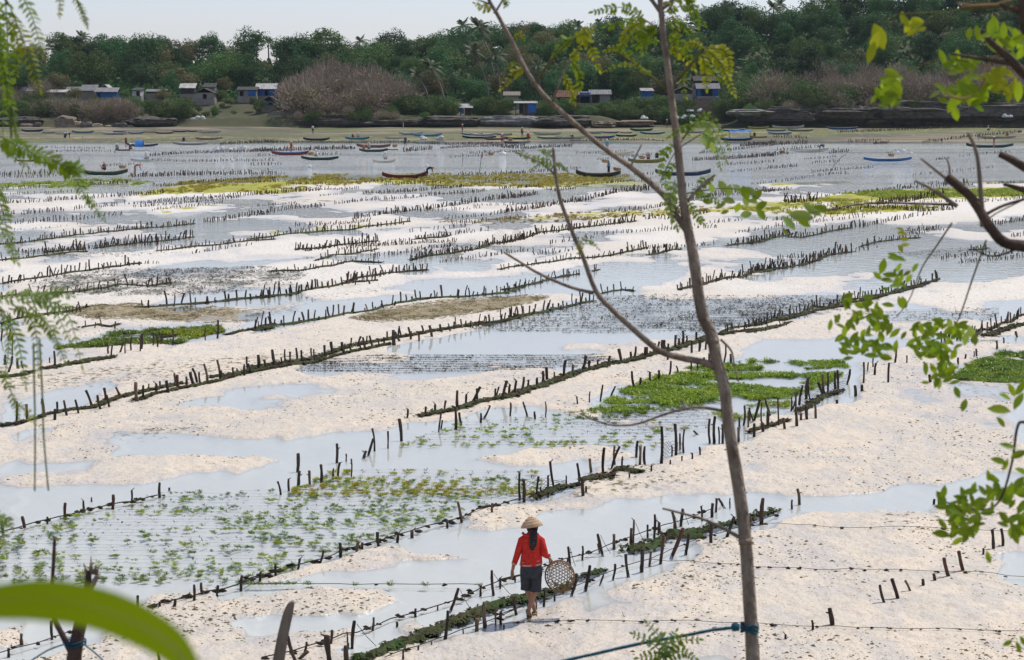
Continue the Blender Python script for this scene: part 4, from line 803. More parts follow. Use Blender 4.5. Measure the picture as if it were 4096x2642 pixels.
FR = [  # farther rows: region row, col, height, spacing, polyline
 (1,0,75,45,'0 1165 220 1145 480 1130 700 1115 905 1085 1040 1055 1260 1070 1480 1040'),(1,0,75,32,'20 1040 120 1030 330 1000 560 960 780 930 990 900 1130 880 1215 875'),(1,0,28,30,'1215 875 1370 862'),
 (1,0,60,42,'0 850 210 825 380 800 580 775 750 765'),(1,0,70,24,'380 770 720 745'),(1,0,66,21,'820 735 960 715 1100 700 1300 680 1550 655 1660 640'),(1,0,46,28,'1340 765 1480 755 1580 740 1740 720 1870 710 1990 695 2130 675 2353 665'),
 (1,0,50,23,'0 700 180 690 320 670 450 655 570 635 750 615 870 600 1020 590 1240 565 1440 550 1660 525'),(1,0,46,19,'1740 515 1870 500 2000 480 2100 465 2353 430'),(1,0,40,27,'90 525 280 520 400 500 690 490 770 480 940 455 1060 445'),
 (1,0,36,24,'0 450 200 445 380 425 640 405 740 390 1010 370'),(1,0,36,19,'20 355 190 345 350 340 520 325 700 315 820 305 1030 290 1230 280 1410 265'),(1,0,30,17,'1060 360 1250 355 1480 330 1620 320 1860 300 2120 280 2353 270'),
 (1,0,22,24,'0 280 200 270 400 265 640 255'),(1,0,26,28,'20 235 260 220 420 215'),(1,0,30,13,'700 195 900 190 1100 180'),(1,0,26,14,'1310 200 1480 200 1800 170 2120 150 2353 140'),(1,0,26,21,'1300 415 1440 395 1660 380 1910 350'),(1,0,14,38,'110 580 370 565 560 545 770 520'),
 (1,0,26,21,'1100 110 1300 115 1600 100 1900 90'),(1,0,90,72,'1180 1250 1463 1220 1770 1200 2075 1165 2340 1150'),(1,0,80,40,'10 1380 90 1350 670 1280 750 1255'),(1,0,85,85,'700 1420 840 1400 940 1415 1020 1395'),(1,0,85,46,'2160 1425 2240 1400 2353 1380'),(1,0,25,26,'0 120 300 125 480 110'),
 (1,1,98,52,'20 1425 150 1400 270 1385 390 1375 520 1350 690 1330 780 1310 880 1285 1000 1280 1140 1245 1310 1205'),(1,1,86,52,'1310 1205 1430 1170 1510 1165 1640 1170 1860 1145'),(1,1,66,40,'1860 1145 2010 1130 2120 1120 2200 1115 2353 1060'),
 (1,1,85,30,'40 1155 190 1140 330 1130 430 1110 550 1090 700 1070 830 1040 940 1030 1090 1020'),(1,1,75,26,'820 1030 950 990 1100 975 1200 955 1340 935 1510 925'),(1,1,46,33,'180 945 280 940 430 935 570 910 710 890 870 850 1050 855 1125 855'),
 (1,1,56,20,'560 850 700 800 800 795 900 780 1000 765 1090 755'),(1,1,66,17,'380 755 550 750 660 735 800 710 900 705 1010 690 1100 685'),(1,1,60,15,'1365 835 1500 800 1650 790 1800 770 1950 745 2080 700 2200 690 2353 660'),(1,1,50,30,'1400 670 1500 660 1640 645 1720 630'),
 (1,1,50,26,'0 660 120 650 330 615 530 600 690 585 850 580 980 560 1200 540 1370 515'),(1,1,46,14,'880 490 1000 470 1130 445 1220 435 1400 415 1560 400 1680 380 1780 370 1900 345 2050 320 2200 300 2353 280'),(1,1,30,24,'1650 490 1800 475 1960 460 2120 440 2353 410'),
 (1,1,42,48,'1340 600 1480 590 1580 580 1760 555 1860 540 1960 520'),(1,1,36,19,'0 450 160 425 400 395 640 375'),(1,1,30,15,'720 360 850 345 960 330 1140 320 1300 310 1440 300 1600 280 1750 270 1900 260 2030 245'),(1,1,28,12,'960 270 1100 265 1300 255 1450 240 1600 225 1850 210'),
 (1,1,36,15,'50 275 250 265 400 250 600 240'),(1,1,16,17,'590 290 800 275'),(1,1,22,17,'0 180 300 165 500 160 800 150 1100 165 1300 150 1500 165'),(1,1,26,14,'1130 195 1400 185 1640 180'),(1,1,20,19,'1850 215 2050 165 2200 150 2353 155'),(1,1,20,21,'60 375 200 365 400 350'),
 (1,1,88,38,'1700 1440 1800 1420 1900 1405 2040 1390 2120 1370 2200 1345 2353 1310'),(1,2,76,33,'0 1360 150 1330 250 1305 350 1285 450 1250 540 1240 660 1210 800 1185'),(1,2,60,38,'870 1120 960 1100 1050 1090 1150 1105'),
 (1,2,50,27,'20 1090 120 1075 240 1045 340 1025 430 995 530 975 680 955'),(1,2,55,28,'780 930 845 920'),(1,2,46,29,'0 925 100 905 300 880 450 860 560 835 700 830 800 825 930 805'),(1,2,70,30,'930 805 1020 785 1140 765 1260 740'),(1,2,62,17,'1270 795 1400 770 1550 745'),
 (1,2,60,17,'0 700 200 660 330 610 520 590 680 565 780 555 900 540 1050 520 1170 510'),(1,2,46,24,'1230 490 1330 480 1420 490 1520 440 1700 450 1780 430'),(1,2,36,19,'920 430 1050 425 1200 405 1300 395 1400 375 1540 350'),
 (1,2,46,12,'0 435 150 415 280 400 400 380 480 360 560 345 640 340 760 320 850 295 1000 260 1150 240 1280 230'),(1,2,36,11,'0 310 130 300 250 285 330 270'),(1,2,26,14,'0 230 300 210 460 245 660 225'),(1,2,16,13,'700 200 900 180 1130 160'),(1,2,14,19,'640 155 900 130 1200 100 1400 90'),
 (1,2,42,27,'410 700 490 690 580 680 660 660 760 650 840 635'),(1,2,76,19,'1520 1100 1640 1070 1750 1050 1850 1020 1950 1000 2050 985 2150 955 2353 910'),(1,2,56,24,'1930 715 2060 695 2180 680 2300 650 2353 635'),(1,2,76,30,'1880 1470 1960 1440 2100 1420 2200 1395 2353 1330'),(1,2,40,15,'1580 350 1800 290 2000 260 2353 250'),
 (1,3,76,17,'10 955 80 930 200 910 300 900 420 880 520 855 600 830 660 795 770 780 880 765'),(1,3,36,38,'900 760 1050 735 1100 720'),(1,3,46,28,'950 720 1090 680 1250 660 1370 650 1470 645'),(1,3,56,17,'10 695 120 670 210 640 350 620 380 610'),(1,3,50,21,'330 640 460 640 570 620 660 595 800 570 870 560'),
 (1,3,46,21,'860 555 1000 545 1100 525 1230 500 1320 485 1450 460 1560 450'),(1,3,42,21,'1340 590 1480 580 1550 580 1620 565'),(1,3,42,15,'2070 535 2200 520 2353 500'),(1,3,46,26,'1880 750 1990 745 2040 735'),(1,3,42,17,'2240 640 2353 630'),(1,3,42,13,'640 430 850 410 1050 405 1300 405 1500 420 1750 405'),
 (1,3,60,11,'290 335 350 340 480 340 600 325'),(1,3,26,13,'610 300 690 290'),(1,3,56,13,'1090 360 1250 345 1400 330 1520 295 1700 275'),(1,3,50,13,'1900 380 1960 360'),(1,3,30,13,'900 275 1050 265 1200 240 1270 225 1400 215'),(1,3,36,11,'1660 190 1760 185'),(1,3,30,14,'1830 180 1880 170'),
 (1,3,26,15,'90 260 250 245 390 225'),(1,3,16,21,'20 190 350 150 510 120 700 95 860 95'),(1,3,16,15,'540 80 700 65 850 55 1070 40'),(1,3,14,28,'1390 110 1500 95 1700 75 2100 40'),(1,3,22,14,'160 45 300 40 420 30'),(1,3,46,43,'0 1470 100 1450 240 1420 360 1380'),
 (1,3,76,26,'0 1400 150 1390 300 1310 380 1300 460 1290 550 1240 660 1240 780 1200 880 1180 1010 1170 1060 1150 1190 1130 1260 1090 1440 1055 1550 1020 1630 995'),(1,3,90,24,'1900 1530 1990 1440 2060 1450 2160 1390 2210 1390 2300 1330 2353 1320'),
 (0,3,25,10,'0 1240 250 1235 500 1225'),(0,3,20,19,'240 1285 500 1265 640 1250'),(0,3,25,10,'0 1340 150 1330 340 1310'),(0,3,25,12,'690 1310 850 1295'),(0,3,20,8,'1060 1230 1190 1225'),(0,3,20,11,'1480 1220 1650 1205 1760 1190 1900 1165 2100 1150 2340 1130'),(0,3,16,10,'760 1130 1100 1120 1500 1100 1800 1090 2300 1080'),
 (0,3,15,13,'1180 1310 1320 1290'),(0,3,15,13,'1590 1365 1720 1350'),(0,3,16,28,'1800 1335 2240 1300'),(0,3,12,19,'470 1360 750 1340'),(0,3,20,24,'540 1395 790 1380'),(0,3,16,14,'850 1210 1130 1200'),(0,3,16,14,'200 1170 500 1180'),
 (0,2,20,8,'0 1260 260 1270 380 1260 620 1250'),(0,2,15,10,'600 1210 900 1200 1200 1195 1400 1210'),(0,2,14,19,'650 1310 850 1310 1100 1290'),(0,2,14,17,'820 1365 1100 1340 1300 1320'),(0,2,18,17,'50 1490 300 1470 700 1440'),(0,2,18,11,'1700 1310 2000 1280 2353 1240'),(0,2,26,10,'1650 1370 1900 1360 2353 1330'),(0,2,16,19,'1900 1410 2353 1380'),(0,2,22,8,'2050 1250 2353 1220'),(0,2,14,24,'1960 1470 2300 1440'),
 (0,1,16,10,'0 1225 300 1220 600 1220 900 1225 1300 1220 1700 1235 2100 1230 2353 1225'),(0,1,28,9,'0 1290 200 1290 500 1280 900 1270'),(0,1,28,11,'1310 1295 1560 1275'),(0,1,16,9,'1620 1270 1860 1255 2200 1250 2353 1245'),(0,1,18,24,'50 1330 400 1325 800 1320'),(0,1,16,13,'1880 1310 2353 1295'),(0,1,26,28,'0 1410 270 1405'),(0,1,14,24,'1700 1345 2030 1330'),(0,1,26,19,'1780 1500 2353 1480'),(0,1,20,24,'0 1500 300 1490'),
 (0,0,20,9,'1880 1235 2353 1215'),(0,0,20,11,'1280 1330 1600 1310 2353 1290'),(0,0,14,24,'150 1310 700 1290 1000 1300'),(0,0,18,21,'1300 1370 1600 1380 2353 1370'),(0,0,30,17,'1100 1510 1400 1500 1900 1490 2353 1480'),(0,0,30,28,'0 1490 500 1480'),(0,0,15,24,'850 1420 1200 1400'),(0,0,12,19,'300 1260 900 1270'),
]
xr = random.Random(5)
for i in range(38):
    v = 720 + 340 * xr.random(); u = xr.uniform(-100, 4000); L_ = xr.uniform(150, 620); sl_ = -xr.uniform(.02, .06) * (1 + (v - 575) / 300); hh = 12 + (v - 560) * .05
    FR.append((0, 0, hh * 1.0, xr.uniform(14, 34), ' '.join('%.0f %.0f' % ((u + L_ * t) * 2.139, (v + sl_ * L_ * t + xr.uniform(-3, 3)) * 2.139) for t in (0, .35, .7, 1))))
fm = MB(); ROWPATHS = []
for v, key, a, b, w in REST:
    B, T, W_ = fence(a[0], a[1], b[0], b[1], w); stake_mb(fm, B, T, W_, 4, rd)
for r_, c_, h, sp, txt in FR:
    q = list(map(float, txt.split())); pts = [rp(r_, c_, q[i], q[i + 1]) for i in range(0, len(q), 2)]; ROWPATHS.append((r_, h, pts))
    h /= 2.139; sp = sp / 2.139 * .8; acc = 0
    for (xa, ya), (xb, yb) in zip(pts, pts[1:]):
        L_ = math.hypot(xb - xa, yb - ya); n = max(1, int(L_ / sp))
        for k in range(n):
            if rd.random() < .06: continue
            f = (k + rd.uniform(0, 1)) / n; u = xa + (xb - xa) * f; v = ya + (yb - ya) * f + rd.gauss(0, h * .07)
            hh = h * min(1.35, max(.22, rd.gauss(.78, .28))); ww = h * rd.uniform(.075, .15) + 1.6
            B, T, W_ = fence(u, v, u + rd.gauss(0, .17) * hh, v - hh, ww); stake_mb(fm, B, T, W_, 4, rd, rd.choice((0, 0, 0, 1, 2)) if v < 1150 else rd.choice((0, 0, 0, 0, 1)))
o = fm.build('stakes', [STK, STKL, STKR], None, smooth=False); tag(o, 'hundreds of thin dark stakes in rows across the farther flat', kind='stuff')

# ================================================================ mossy banks, ropes and netting along the rows
MOSS = nm('moss_weed', (0.055, 0.075, 0.02), (0.05, 0.03, 0.018), 2.2, 0.9, 1.0, 14.0)
MOSSG = nm('green_weed_bank', (0.045, 0.085, 0.02), (0.06, 0.045, 0.02), 1.6, 0.9, 1.0, 14.0)
ROPE = nm('weedy_rope', (0.05, 0.035, 0.025), (0.02, 0.017, 0.014), 12.0, 0.9)
def tuft(seed, n=14, L_=1.0, up=.5, w=.16):
    rd_ = np.random.default_rng(seed); V = []; F = []
    for i in range(n):
        an = rd_.uniform(0, 6.28); l = L_ * rd_.uniform(.5, 1.0); e = rd_.uniform(.15, 1.0) * up; c, s = math.cos(an), math.sin(an); b = len(V); k = an + 1.57 + rd_.uniform(-.6, .6); wx, wy = math.cos(k) * w, math.sin(k) * w
        o = rd_.uniform(-.25, .25, 2)
        V += [(o[0] - wx * .5, o[1] - wy * .5, 0), (o[0] + wx * .5, o[1] + wy * .5, 0), (c * l * .5 - wx + o[0], s * l * .5 - wy + o[1], e * l), (c * l * .5 + wx + o[0], s * l * .5 + wy + o[1], e * l * .95), (c * l * (1 + rd_.uniform(-.2, .2)) + o[0], s * l + o[1], e * l * rd_.uniform(.2, 1.1))]
        F += [(b, b + 1, b + 3), (b, b + 3, b + 2), (b + 2, b + 3, b + 4)]
    return np.array(V), np.array(F)
BT = [tuft(60 + i, 9, 1.0, .55, .2) for i in range(5)]
def bank(name, pts, w, h, mat, lab, step=.09):
    """lumpy ridge of weed and silt along a path"""
    P = resample(pts, step); m = MB(); n = 7; vs = []; k = len(P)
    for i, p in enumerate(P):
        t = (P[min(i + 1, k - 1)] - P[max(i - 1, 0)]); t.z = 0; t.normalize(); s = Vector((-t.y, t.x, 0)); ww = w * random.uniform(.55, 1.25) * min(1, .3 + i * .2, .3 + (k - 1 - i) * .2); off = s * random.uniform(-.25, .25) * w
        g = max(gz1(p.x, p.y), -.03)
        for j in range(n):
            a = j / (n - 1) * 2 - 1; vs.append(Vector((p.x, p.y, g - .03)) + off + s * (a * ww * random.uniform(.7, 1.2)) + Vector((0, 0, (1 - a * a) * h * random.uniform(.5, 1.3) + .02)))
    m.add(vs, [(i * n + j, (i + 1) * n + j, (i + 1) * n + j + 1, i * n + j + 1) for i in range(k - 1) for j in range(n - 1)])
    V, F = scatter(BT, np.array([(p.x + random.uniform(-.8, .8) * w, p.y + random.uniform(-1, 1) * w, max(gz1(p.x, p.y), -.02) + .2 * h) for p in P for _ in range(3 if step < .3 else 2)]), rng.uniform(.4, 1.1, len(P) * (3 if step < .3 else 2)) * (.10 + .25 * w), rng.uniform(0, 6.28, len(P) * (3 if step < .3 else 2)))
    b0 = len(m.v); m.add(V.tolist(), F.tolist())
    o = m.build(name, mat, None, smooth=False); tag(o, lab, 'seaweed', kind='stuff'); return o
def gp(r_, c_, txt):
    q = list(map(float, txt.split())); return [G(*rp(r_, c_, q[i], q[i + 1])) for i in range(0, len(q), 2)]
bank('weed_bank', gp(3,1,'900 1560 1080 1500 1250 1430 1480 1330 1650 1250 1780 1190 1980 1110 2100 1065 2353 1000'), .17, .11, MOSSG, 'thick green weed bank in the channel by the woman')
bank('weed_bank', gp(3,2,'0 1070 200 1020 380 960 560 900')[0:], .16, .05, MOSSG, 'thin green weed line in the channel behind the basket')
bank('weed_bank', gp(3,2,'640 840 760 800 900 760'), .10, .03, MOSSG, 'wisp of weed in the channel past the basket'); bank('weed_bank', gp(3,2,'1090 595 1180 575 1290 570 1380 520'), .22, .10, MOSSG, 'green weed heap by the tied stakes')
bank('weed_bank', gp(3,2,'1410 470 1520 455 1640 460 1720 450'), .25, .12, MOSSG, 'weed heap around the slanting stake'); bank('weed_bank', gp(3,2,'1660 430 1800 400 1900 380 1990 360 2100 330 2230 290 2353 250'), .15, .05, MOSSG, 'weed line near the sapling stem')
for txt, rr, cc, w in [('0 860 130 840 260 820 420 760 530 745 640 730 800 720 940 660 1150 600 1360 560 1560 510',2,0,.2),('1150 660 1370 595 1600 550 1850 500 2060 440 2353 385',2,0,.16),('1800 470 2000 440 2200 390 2353 350',2,0,.2),
    ('0 385 100 370 360 330 560 290 730 240 880 195 1100 150 1330 110 1540 75 1800 30 2000 -10 2200 -40',2,1,.26),('0 430 200 385 420 340 640 300 800 260 1000 220 1200 170',2,1,.14),('1440 800 1600 770 1780 735 1900 690 2060 660 2200 640 2353 590',2,1,.25),
    ('0 640 120 600 260 560 400 520 560 460 720 400 860 370 1000 330 1160 310 1290 270 1420 230 1560 190 1700 150 1800 110',2,2,.3),('700 1360 800 1340 900 1310 970 1330',2,2,.3),('300 1470 420 1420 520 1385 680 1370',2,2,.18),('960 1270 1050 1245 1150 1260 1190 1280',2,2,.25),
    ('1880 100 2000 75 2120 70 2353 30',2,2,.25),('0 1420 150 1380 350 1330 520 1290 700 1250 820 1230',1,3,.22),('830 1210 1000 1190 1200 1130 1400 1080 1600 1010',1,3,.25),('2020 110 2100 80 2200 45 2353 10',2,3,.35),('440 745 520 680 600 630 680 590 800 560',2,3,.2),('0 920 100 900 220 870 330 840',2,3,.16),
    ('380 390 560 360 700 335 860 310 945 290',2,0,.28),('600 355 760 320 945 285',2,0,.25),('0 470 120 455 270 420',2,0,.25),('1930 90 2100 60 2353 20',2,0,.2),('1340 110 1500 90 1680 70',2,0,.12)]:
    bank('weed_bank', gp(rr, cc, txt), w * .7, .08, MOSS, 'dark mossy weed bank along a row of stakes')
for r_, h, pts in ROWPATHS:
    if r_ == 1 and h >= 44 and pts[0][1] > 930: bank('weed_bank', [G(*p) for p in pts], .13, .08, random.choice([MOSS, MOSS, MOSSG]), 'mossy weed bank along a far row of stakes', .4)
def rope(name, pts, r, lab, grp, clump=.35, size=.03, mat=ROPE, step=.25):
    """rope with weed lumps grown on it"""
    P = resample(pts, step); P = [p + Vector((0, 0, max(gz1(p.x, p.y), 0) + .035 + random.uniform(-.01, .012) - p.z)) for p in P]; e = empty(name, P[0]); tag(e, lab, 'rope', grp); m = MB(); m.tube([p - P[0] for p in P], r, 4); m.build('line', mat, e)
    q = MB()
    for p in P:
        if random.random() < clump:
            p = p - P[0] + Vector((random.uniform(-.08, .08), 0, -.01)); s = size * random.uniform(.5, 1.3)
            for _ in range(3): c = p + Vector((random.uniform(-1.5, 1.5) * s, random.uniform(-1, 1) * s, random.uniform(-.5, .5) * s)); q.tube([c + Vector((-s * 1.4, 0, 0)), c, c + Vector((s * 1.4, 0, -s * .3))], [s * .25, s * .8, s * .2], 5, wob=.3)
    if q.v: o = q.build('weed_lumps', MOSS if random.random() < .3 else ROPE, e, smooth=False); o['kind'] = 'stuff'
    return e
rope('rope', gp(3,2,'0 1240 500 1232 1200 1232 2050 1247') + gp(3,3,'60 1265 600 1285 1200 1305 1800 1322 2353 1345'), .0045, 'lowest weedy line stretched across the sand past the sapling', None, .7, .02)
rope('rope', gp(3,2,'1290 695 1600 715 2000 745') + gp(3,3,'40 765 700 785 1300 805 2353 838'), .0045, 'middle weedy line across the sand from the tied stakes', None, .7, .02)
rope('rope', gp(3,3,'105 385 400 405 800 430 1550 442 2353 465'), .0045, 'upper weedy line running off from the thick post across the sand', None, .7, .02)
rope('rope', gp(3,0,'1300 1108 1450 1065 1640 1020 1900 950 2100 890 2353 800') + gp(3,1,'0 855 250 790 400 745 650 680 800 610 1000 560 1200 500 1400 440 1600 385 1800 335 2000 265 2200 200 2353 160'), .012, 'rope thick with weed along the lower side of the sparse plot', None, .85, .045)
rope('rope', gp(3,0,'0 460 150 420 400 350 700 280 950 220 1150 190 1365 135'), .012, 'weedy rope along the upper side of the sparse plot', None, .85, .035)
rope('rope', gp(3,1,'100 1540 360 1495 560 1440 800 1360 1030 1280 1200 1200 1420 1150 1600 1090 1800 1030 1980 930 2150 870 2353 820'), .010, 'rope tied along the stakes in front of the woman', None, .7, .03)
rope('rope', gp(3,2,'0 870 200 820 560 690 720 650 850 600 990 545 1200 470 1400 400 1640 330 1800 260'), .010, 'rope along the stakes beyond the basket', None, .6, .03)
rope('rope', gp(3,1,'1150 1550 1440 1440 1690 1340 1900 1270 2100 1200 2353 1090') + gp(3,2,'0 1170 200 1080 440 1000 700 900 850 830 1080 740 1290 690 1500 590 1660 530 1830 480 2000 430 2230 360 2353 310'), .008, 'thin rope along the stakes on the woman\'s side of the channel', None, .35, .03)
rope('rope', gp(3,0,'0 1500 150 1450 320 1405 480 1350 600 1310'), .008, 'rope running under the big blurred leaf', None, .5, .03)
# guy strings tied to stake tops
for i, (r_, c_, txt) in enumerate([(3,1,'2085 800 2225 975'),(3,1,'1800 940 1895 1115'),(3,1,'915 1230 1080 1420'),(3,2,'1160 365 1230 520'),(3,2,'860 470 945 625'),(3,2,'600 580 645 735'),(3,2,'1340 320 1380 460'),(3,2,'1490 290 1530 370'),(3,2,'1575 260 1615 380'),(3,2,'1045 1130 1100 1218')]):
    q = list(map(float, txt.split())); b = G(*rp(r_, c_, q[2], q[3])); t = YP(*rp(r_, c_, q[0], q[1]), b.y + .4)
    o = MB().tube([t, t.lerp(b, .5) - Vector((0, 0, .02)), b], .005, 4).build('guy_string', ROPE, None, b); tag(o, nth([3, 2, 1, 6, 5, 4, 7, 8, 9, 10][i]) + ' thin guy string from near end of the roped rows', 'string', 'guy strings on the stakes')
NET = nm('old_net', (0.06, 0.05, 0.05), (0.03, 0.025, 0.025), 5.0, .9)
def net(r_, c_, txt, h0, h1, lab):
    P = resample(gp(r_, c_, txt), .11); m = MB(); n = 7
    def q(i, j):
        p = P[i]; f = j / n; top = h0 + (h1 - h0) * i / len(P); return Vector((p.x, p.y + .05 * math.sin(i * .9 + j), max(gz1(p.x, p.y), 0) + f * top * (.75 + .25 * math.sin(i * .35))))
    for i in range(len(P) - 1):
        for j in range(n):
            a, b = (q(i, j), q(i + 1, j + 1)) if (i + j) % 2 else (q(i + 1, j), q(i, j + 1))
            m.tube([a, b], .0045, 3, cap=False)
    o = m.build('fishing_net', NET, None, P[0]); tag(o, lab, 'net')
net(2,2,'180 1485 240 1470 320 1455 410 1405 470 1390 560 1380','.5' and .35,.28,'torn net hung between stakes by the bushy green plot')
net(2,2,'1380 1150 1450 1100 1540 1080 1570 1060',.35,.3,'scrap of net on stakes in the channel behind the sapling')
net(2,3,'430 700 520 660 620 600 700 580 780 540 850 510',.32,.4,'net sagging along the stakes of the dense green bed')
net(2,2,'1500 200 1570 170 1660 150 1760 120',.45,.5,'dark net hung on the row above the sandbank')
net(1,1,'1400 830 1560 790 1740 770 1950 745',.5,.6,'grey net along the first part of a far stake row'); net(1,1,'2080 700 2200 690 2353 660',.7,.7,'grey net on a dense far stake row')

# ================================================================ seaweed plots
SWG = leafm('seaweed_green', (0.19, 0.28, 0.010), (0.34, 0.40, 0.02), .3, 1.2, .1, .35)
SWD = leafm('seaweed_deep_green', (0.09, 0.17, 0.012), (0.17, 0.24, 0.02), .3, 1.2, .1, .35)
SWY = leafm('seaweed_yellow', (0.42, 0.36, 0.02), (0.30, 0.33, 0.02), .3, 2.0, .1, .4)
SWB = nm('seaweed_dark', (0.045, 0.045, 0.035), (0.02, 0.024, 0.022), 4.0, .6)
TUFTS = [tuft(i, 22, 1.0, .7, .055) for i in range(6)]; WISPS = [tuft(20 + i, 4, 1.0, .6, .07) for i in range(5)]
def put(name, mat, P, sc, protos, lab, parent=None, kind='stuff'):
    P = np.array(P); s = np.array(sc); V, F = scatter(protos, P, s, rng.uniform(0, 6.28, len(P)))
    if parent: V = V - np.array(parent.location[:])
    o = link(name, np_mesh(name, V, F, mat, False), parent)
    if not parent: tag(o, lab, 'seaweed', kind='stuff')
    else: o['kind'] = 'stuff'
    return o
def inside(poly, u, v): return bool(poly_mask(poly, np.array([u]), np.array([v]))[0])
LINE = nm('tie_line', (0.03, 0.028, 0.025), None, 5.0, .8)
def plot(poly, nlines, dens, size, lab, mats, gscale=1.0, bare=.9, sag=0):
    """horizontal lines across a plot, each one a thing with its own seaweed tufts; dens(u,v)->0..1"""
    vs_ = [p[1] for p in poly]; v0, v1 = min(vs_), max(vs_)
    for i in range(nlines):
        f = (i + .5) / nlines; dd0, dd1 = 1 / (v0 - 367), 1 / (v1 - 367); v = 367 + 1 / (dd0 + (dd1 - dd0) * f); cr = []
        for (xa, ya), (xb, yb) in zip(poly, poly[1:] + poly[:1]):
            if (ya - v) * (yb - v) < 0: cr.append(xa + (xb - xa) * (v - ya) / (yb - ya))
        if len(cr) < 2: continue
        a, b = G(min(cr), v), G(max(cr), v + random.uniform(-3, 3)); n = max(2, int((b - a).length / (.17 * gscale))); e = empty('seaweed_line', a); tag(e, '%s %s' % (nth(nlines - i), lab[0]), 'seaweed line', lab[1]); pts = []; T1 = []; S1 = []; T2 = []; S2 = []
        for k in range(n + 1):
            p = a.lerp(b, k / n); p.z = max(gz1(p.x, p.y), 0) + .004 + .014 * math.sin(k * .23 + i * 1.7); p.y += .03 * math.sin(k * .13 + i); pts.append(p); u, vv = project(p.x, p.y, p.z)
            if k % 2 == 0 and rd.random() < .9:
                if rd.random() < dens(float(u), float(vv)): 
                    for _ in range(rd.choice((3, 5, 7, 9))): T1.append((p.x + rd.gauss(0, .065), p.y + rd.gauss(0, .085), p.z - .02)); S1.append(size * rd.uniform(.4, .8))
                elif rd.random() < bare: T2.append((p.x, p.y, p.z - .02)); S2.append(size * rd.uniform(.5, 1.0))
        MB().tube([p - a for p in pts], .0012 * gscale, 3, cap=False).build('line', LINE, e)
        if T1: put('tufts', rd.choice(mats), T1, S1, TUFTS, None, e)
        if T2: put('sprigs', SWB, T2, S2, WISPS, None, e)
dn = lambda s: (lambda u, v: float(np.clip((fbm(np.array([u / 150]), np.array([v / 60]), s, 3)[0] - .5) * 3 + .32, 0, 1)))
def densA(u, v):
    d = .5 + .8 * (v > 2255) + .45 * (abs(v - 2060) < 45 and u > 950 and u < 1900) + .25 * (v > 1990 and u > 1000)
    return d * (.55 + dn(5)(u, v))
plot([(0, 2145), (640, 1975), (1130, 1958), (2040, 1975), (1900, 2020), (1560, 2150), (1200, 2260), (980, 2330), (0, 2330)], 26, densA, .125, ('seaweed line from the near edge of the sparse green plot', 'lines of the sparse seaweed plot'), [SWD, SWD, SWG])
plot([(1190, 1960), (1330, 1890), (1420, 1880), (2180, 1880), (2120, 1985), (1190, 1985)], 12, lambda u, v: .15 + .85 * (v > 1915), .15, ('line of thick yellow-green seaweed from the near edge of the pond plot', 'lines of the small pond plot'), [SWG, SWD, SWG, SWY])
plot([(1610, 1785), (1700, 1740), (1850, 1690), (2330, 1650), (2800, 1660), (2640, 1785)], 14, lambda u, v: (.35 + .65 * (v > 1768)) * (1 if u < 2350 or v > 1740 else .35), .14, ('patchy seaweed line up from the pool below the dense green bed', 'lines of the patchy plot beneath the green bed'), [SWG, SWY, SWD])
pl2 = gp(3,1,'0 900 370 895 500 900 900 905 1500 908 1970 908')
e_ = rope('seaweed_line', pl2, .006, 'single seaweed line reaching across the pool before the woman', None, .12, .02, LINE); e_['category'] = 'seaweed line'
put('tufts', SWD, [tuple(p.x if i == 0 else (p.y if i == 1 else .01) for i in range(3)) for p in resample(pl2[:2], .07)] + [(p.x, p.y, .01) for p in resample(pl2[2:], .5)], [.12 * rd.uniform(.6, 1.2) for _ in range(len(resample(pl2[:2], .07)) + len(resample(pl2[2:], .5)))], TUFTS, None, e_)
def bed(poly, n, size, mat, lab, thr=0.0, protos=TUFTS, lift=0.0, nsc=(1.6, .7), rows=0.0):
    u = np.array([p[0] for p in poly]); v = np.array([p[1] for p in poly]); P = []; w = [G(a, b) for a, b in poly]; x0, x1 = min(p.x for p in w), max(p.x for p in w); y0, y1 = min(p.y for p in w), max(p.y for p in w)
    X = rng.uniform(x0, x1, n); Yv = rng.uniform(y0, y1, n)
    if rows: Yv = np.round(Yv / rows) * rows + rng.normal(0, rows * .12, n)
    pu, pv = project(X, Yv, 0.0); k = poly_mask(poly, pu, pv) & (fbm(X / nsc[0], Yv / nsc[1], 33, 3) > thr); X = X[k]; Yv = Yv[k]
    Z = np.maximum(ground_z(X, Yv), -.01) + lift
    if rows:
        m = MB(); yr = math.ceil(y0 / rows) * rows
        while yr < y1:
            vv = float(project(np.array([0.0]), np.array([yr]), 0.0)[1][0]); cr = sorted(xa + (xb - xa) * (vv - ya) / (yb - ya) for (xa, ya), (xb, yb) in zip(poly, poly[1:] + poly[:1]) if (ya - vv) * (yb - vv) < 0)
            if len(cr) >= 2: q0, q1 = G(cr[0], vv), G(cr[-1], vv); m.tube([(q0.x, yr, .035), ((q0.x + q1.x) / 2, yr, .015), (q1.x, yr, .035)], .0032, 3, cap=False)
            yr += rows
        if m.v: tag(m.build('farm_lines', LINE, None), 'thin lines strung across: ' + lab, 'rope', kind='stuff')
    put('seaweed_bed', mat, np.stack([X, Yv, Z - .02], -1), size * rng.uniform(.6, 1.35, len(X)) * (.55 + .9 * fbm(X / .5, Yv / .7, 35, 2)), protos, lab)
bed(D(1372,962, 1450,912, 1560,868, 1680,846, 1760,843, 1965,842, 1985,862, 1900,905, 1840,928, 1640,938, 1500,958), 5600, .17, SWG, 'dense bright green seaweed bed behind the sapling stem', .43)
bed(D(1372,962, 1450,912, 1560,868, 1680,846, 1760,843, 1965,842, 1985,862, 1900,905, 1840,928, 1640,938, 1500,958), 3400, .14, SWD, 'darker tufts within the dense green seaweed bed', .40)
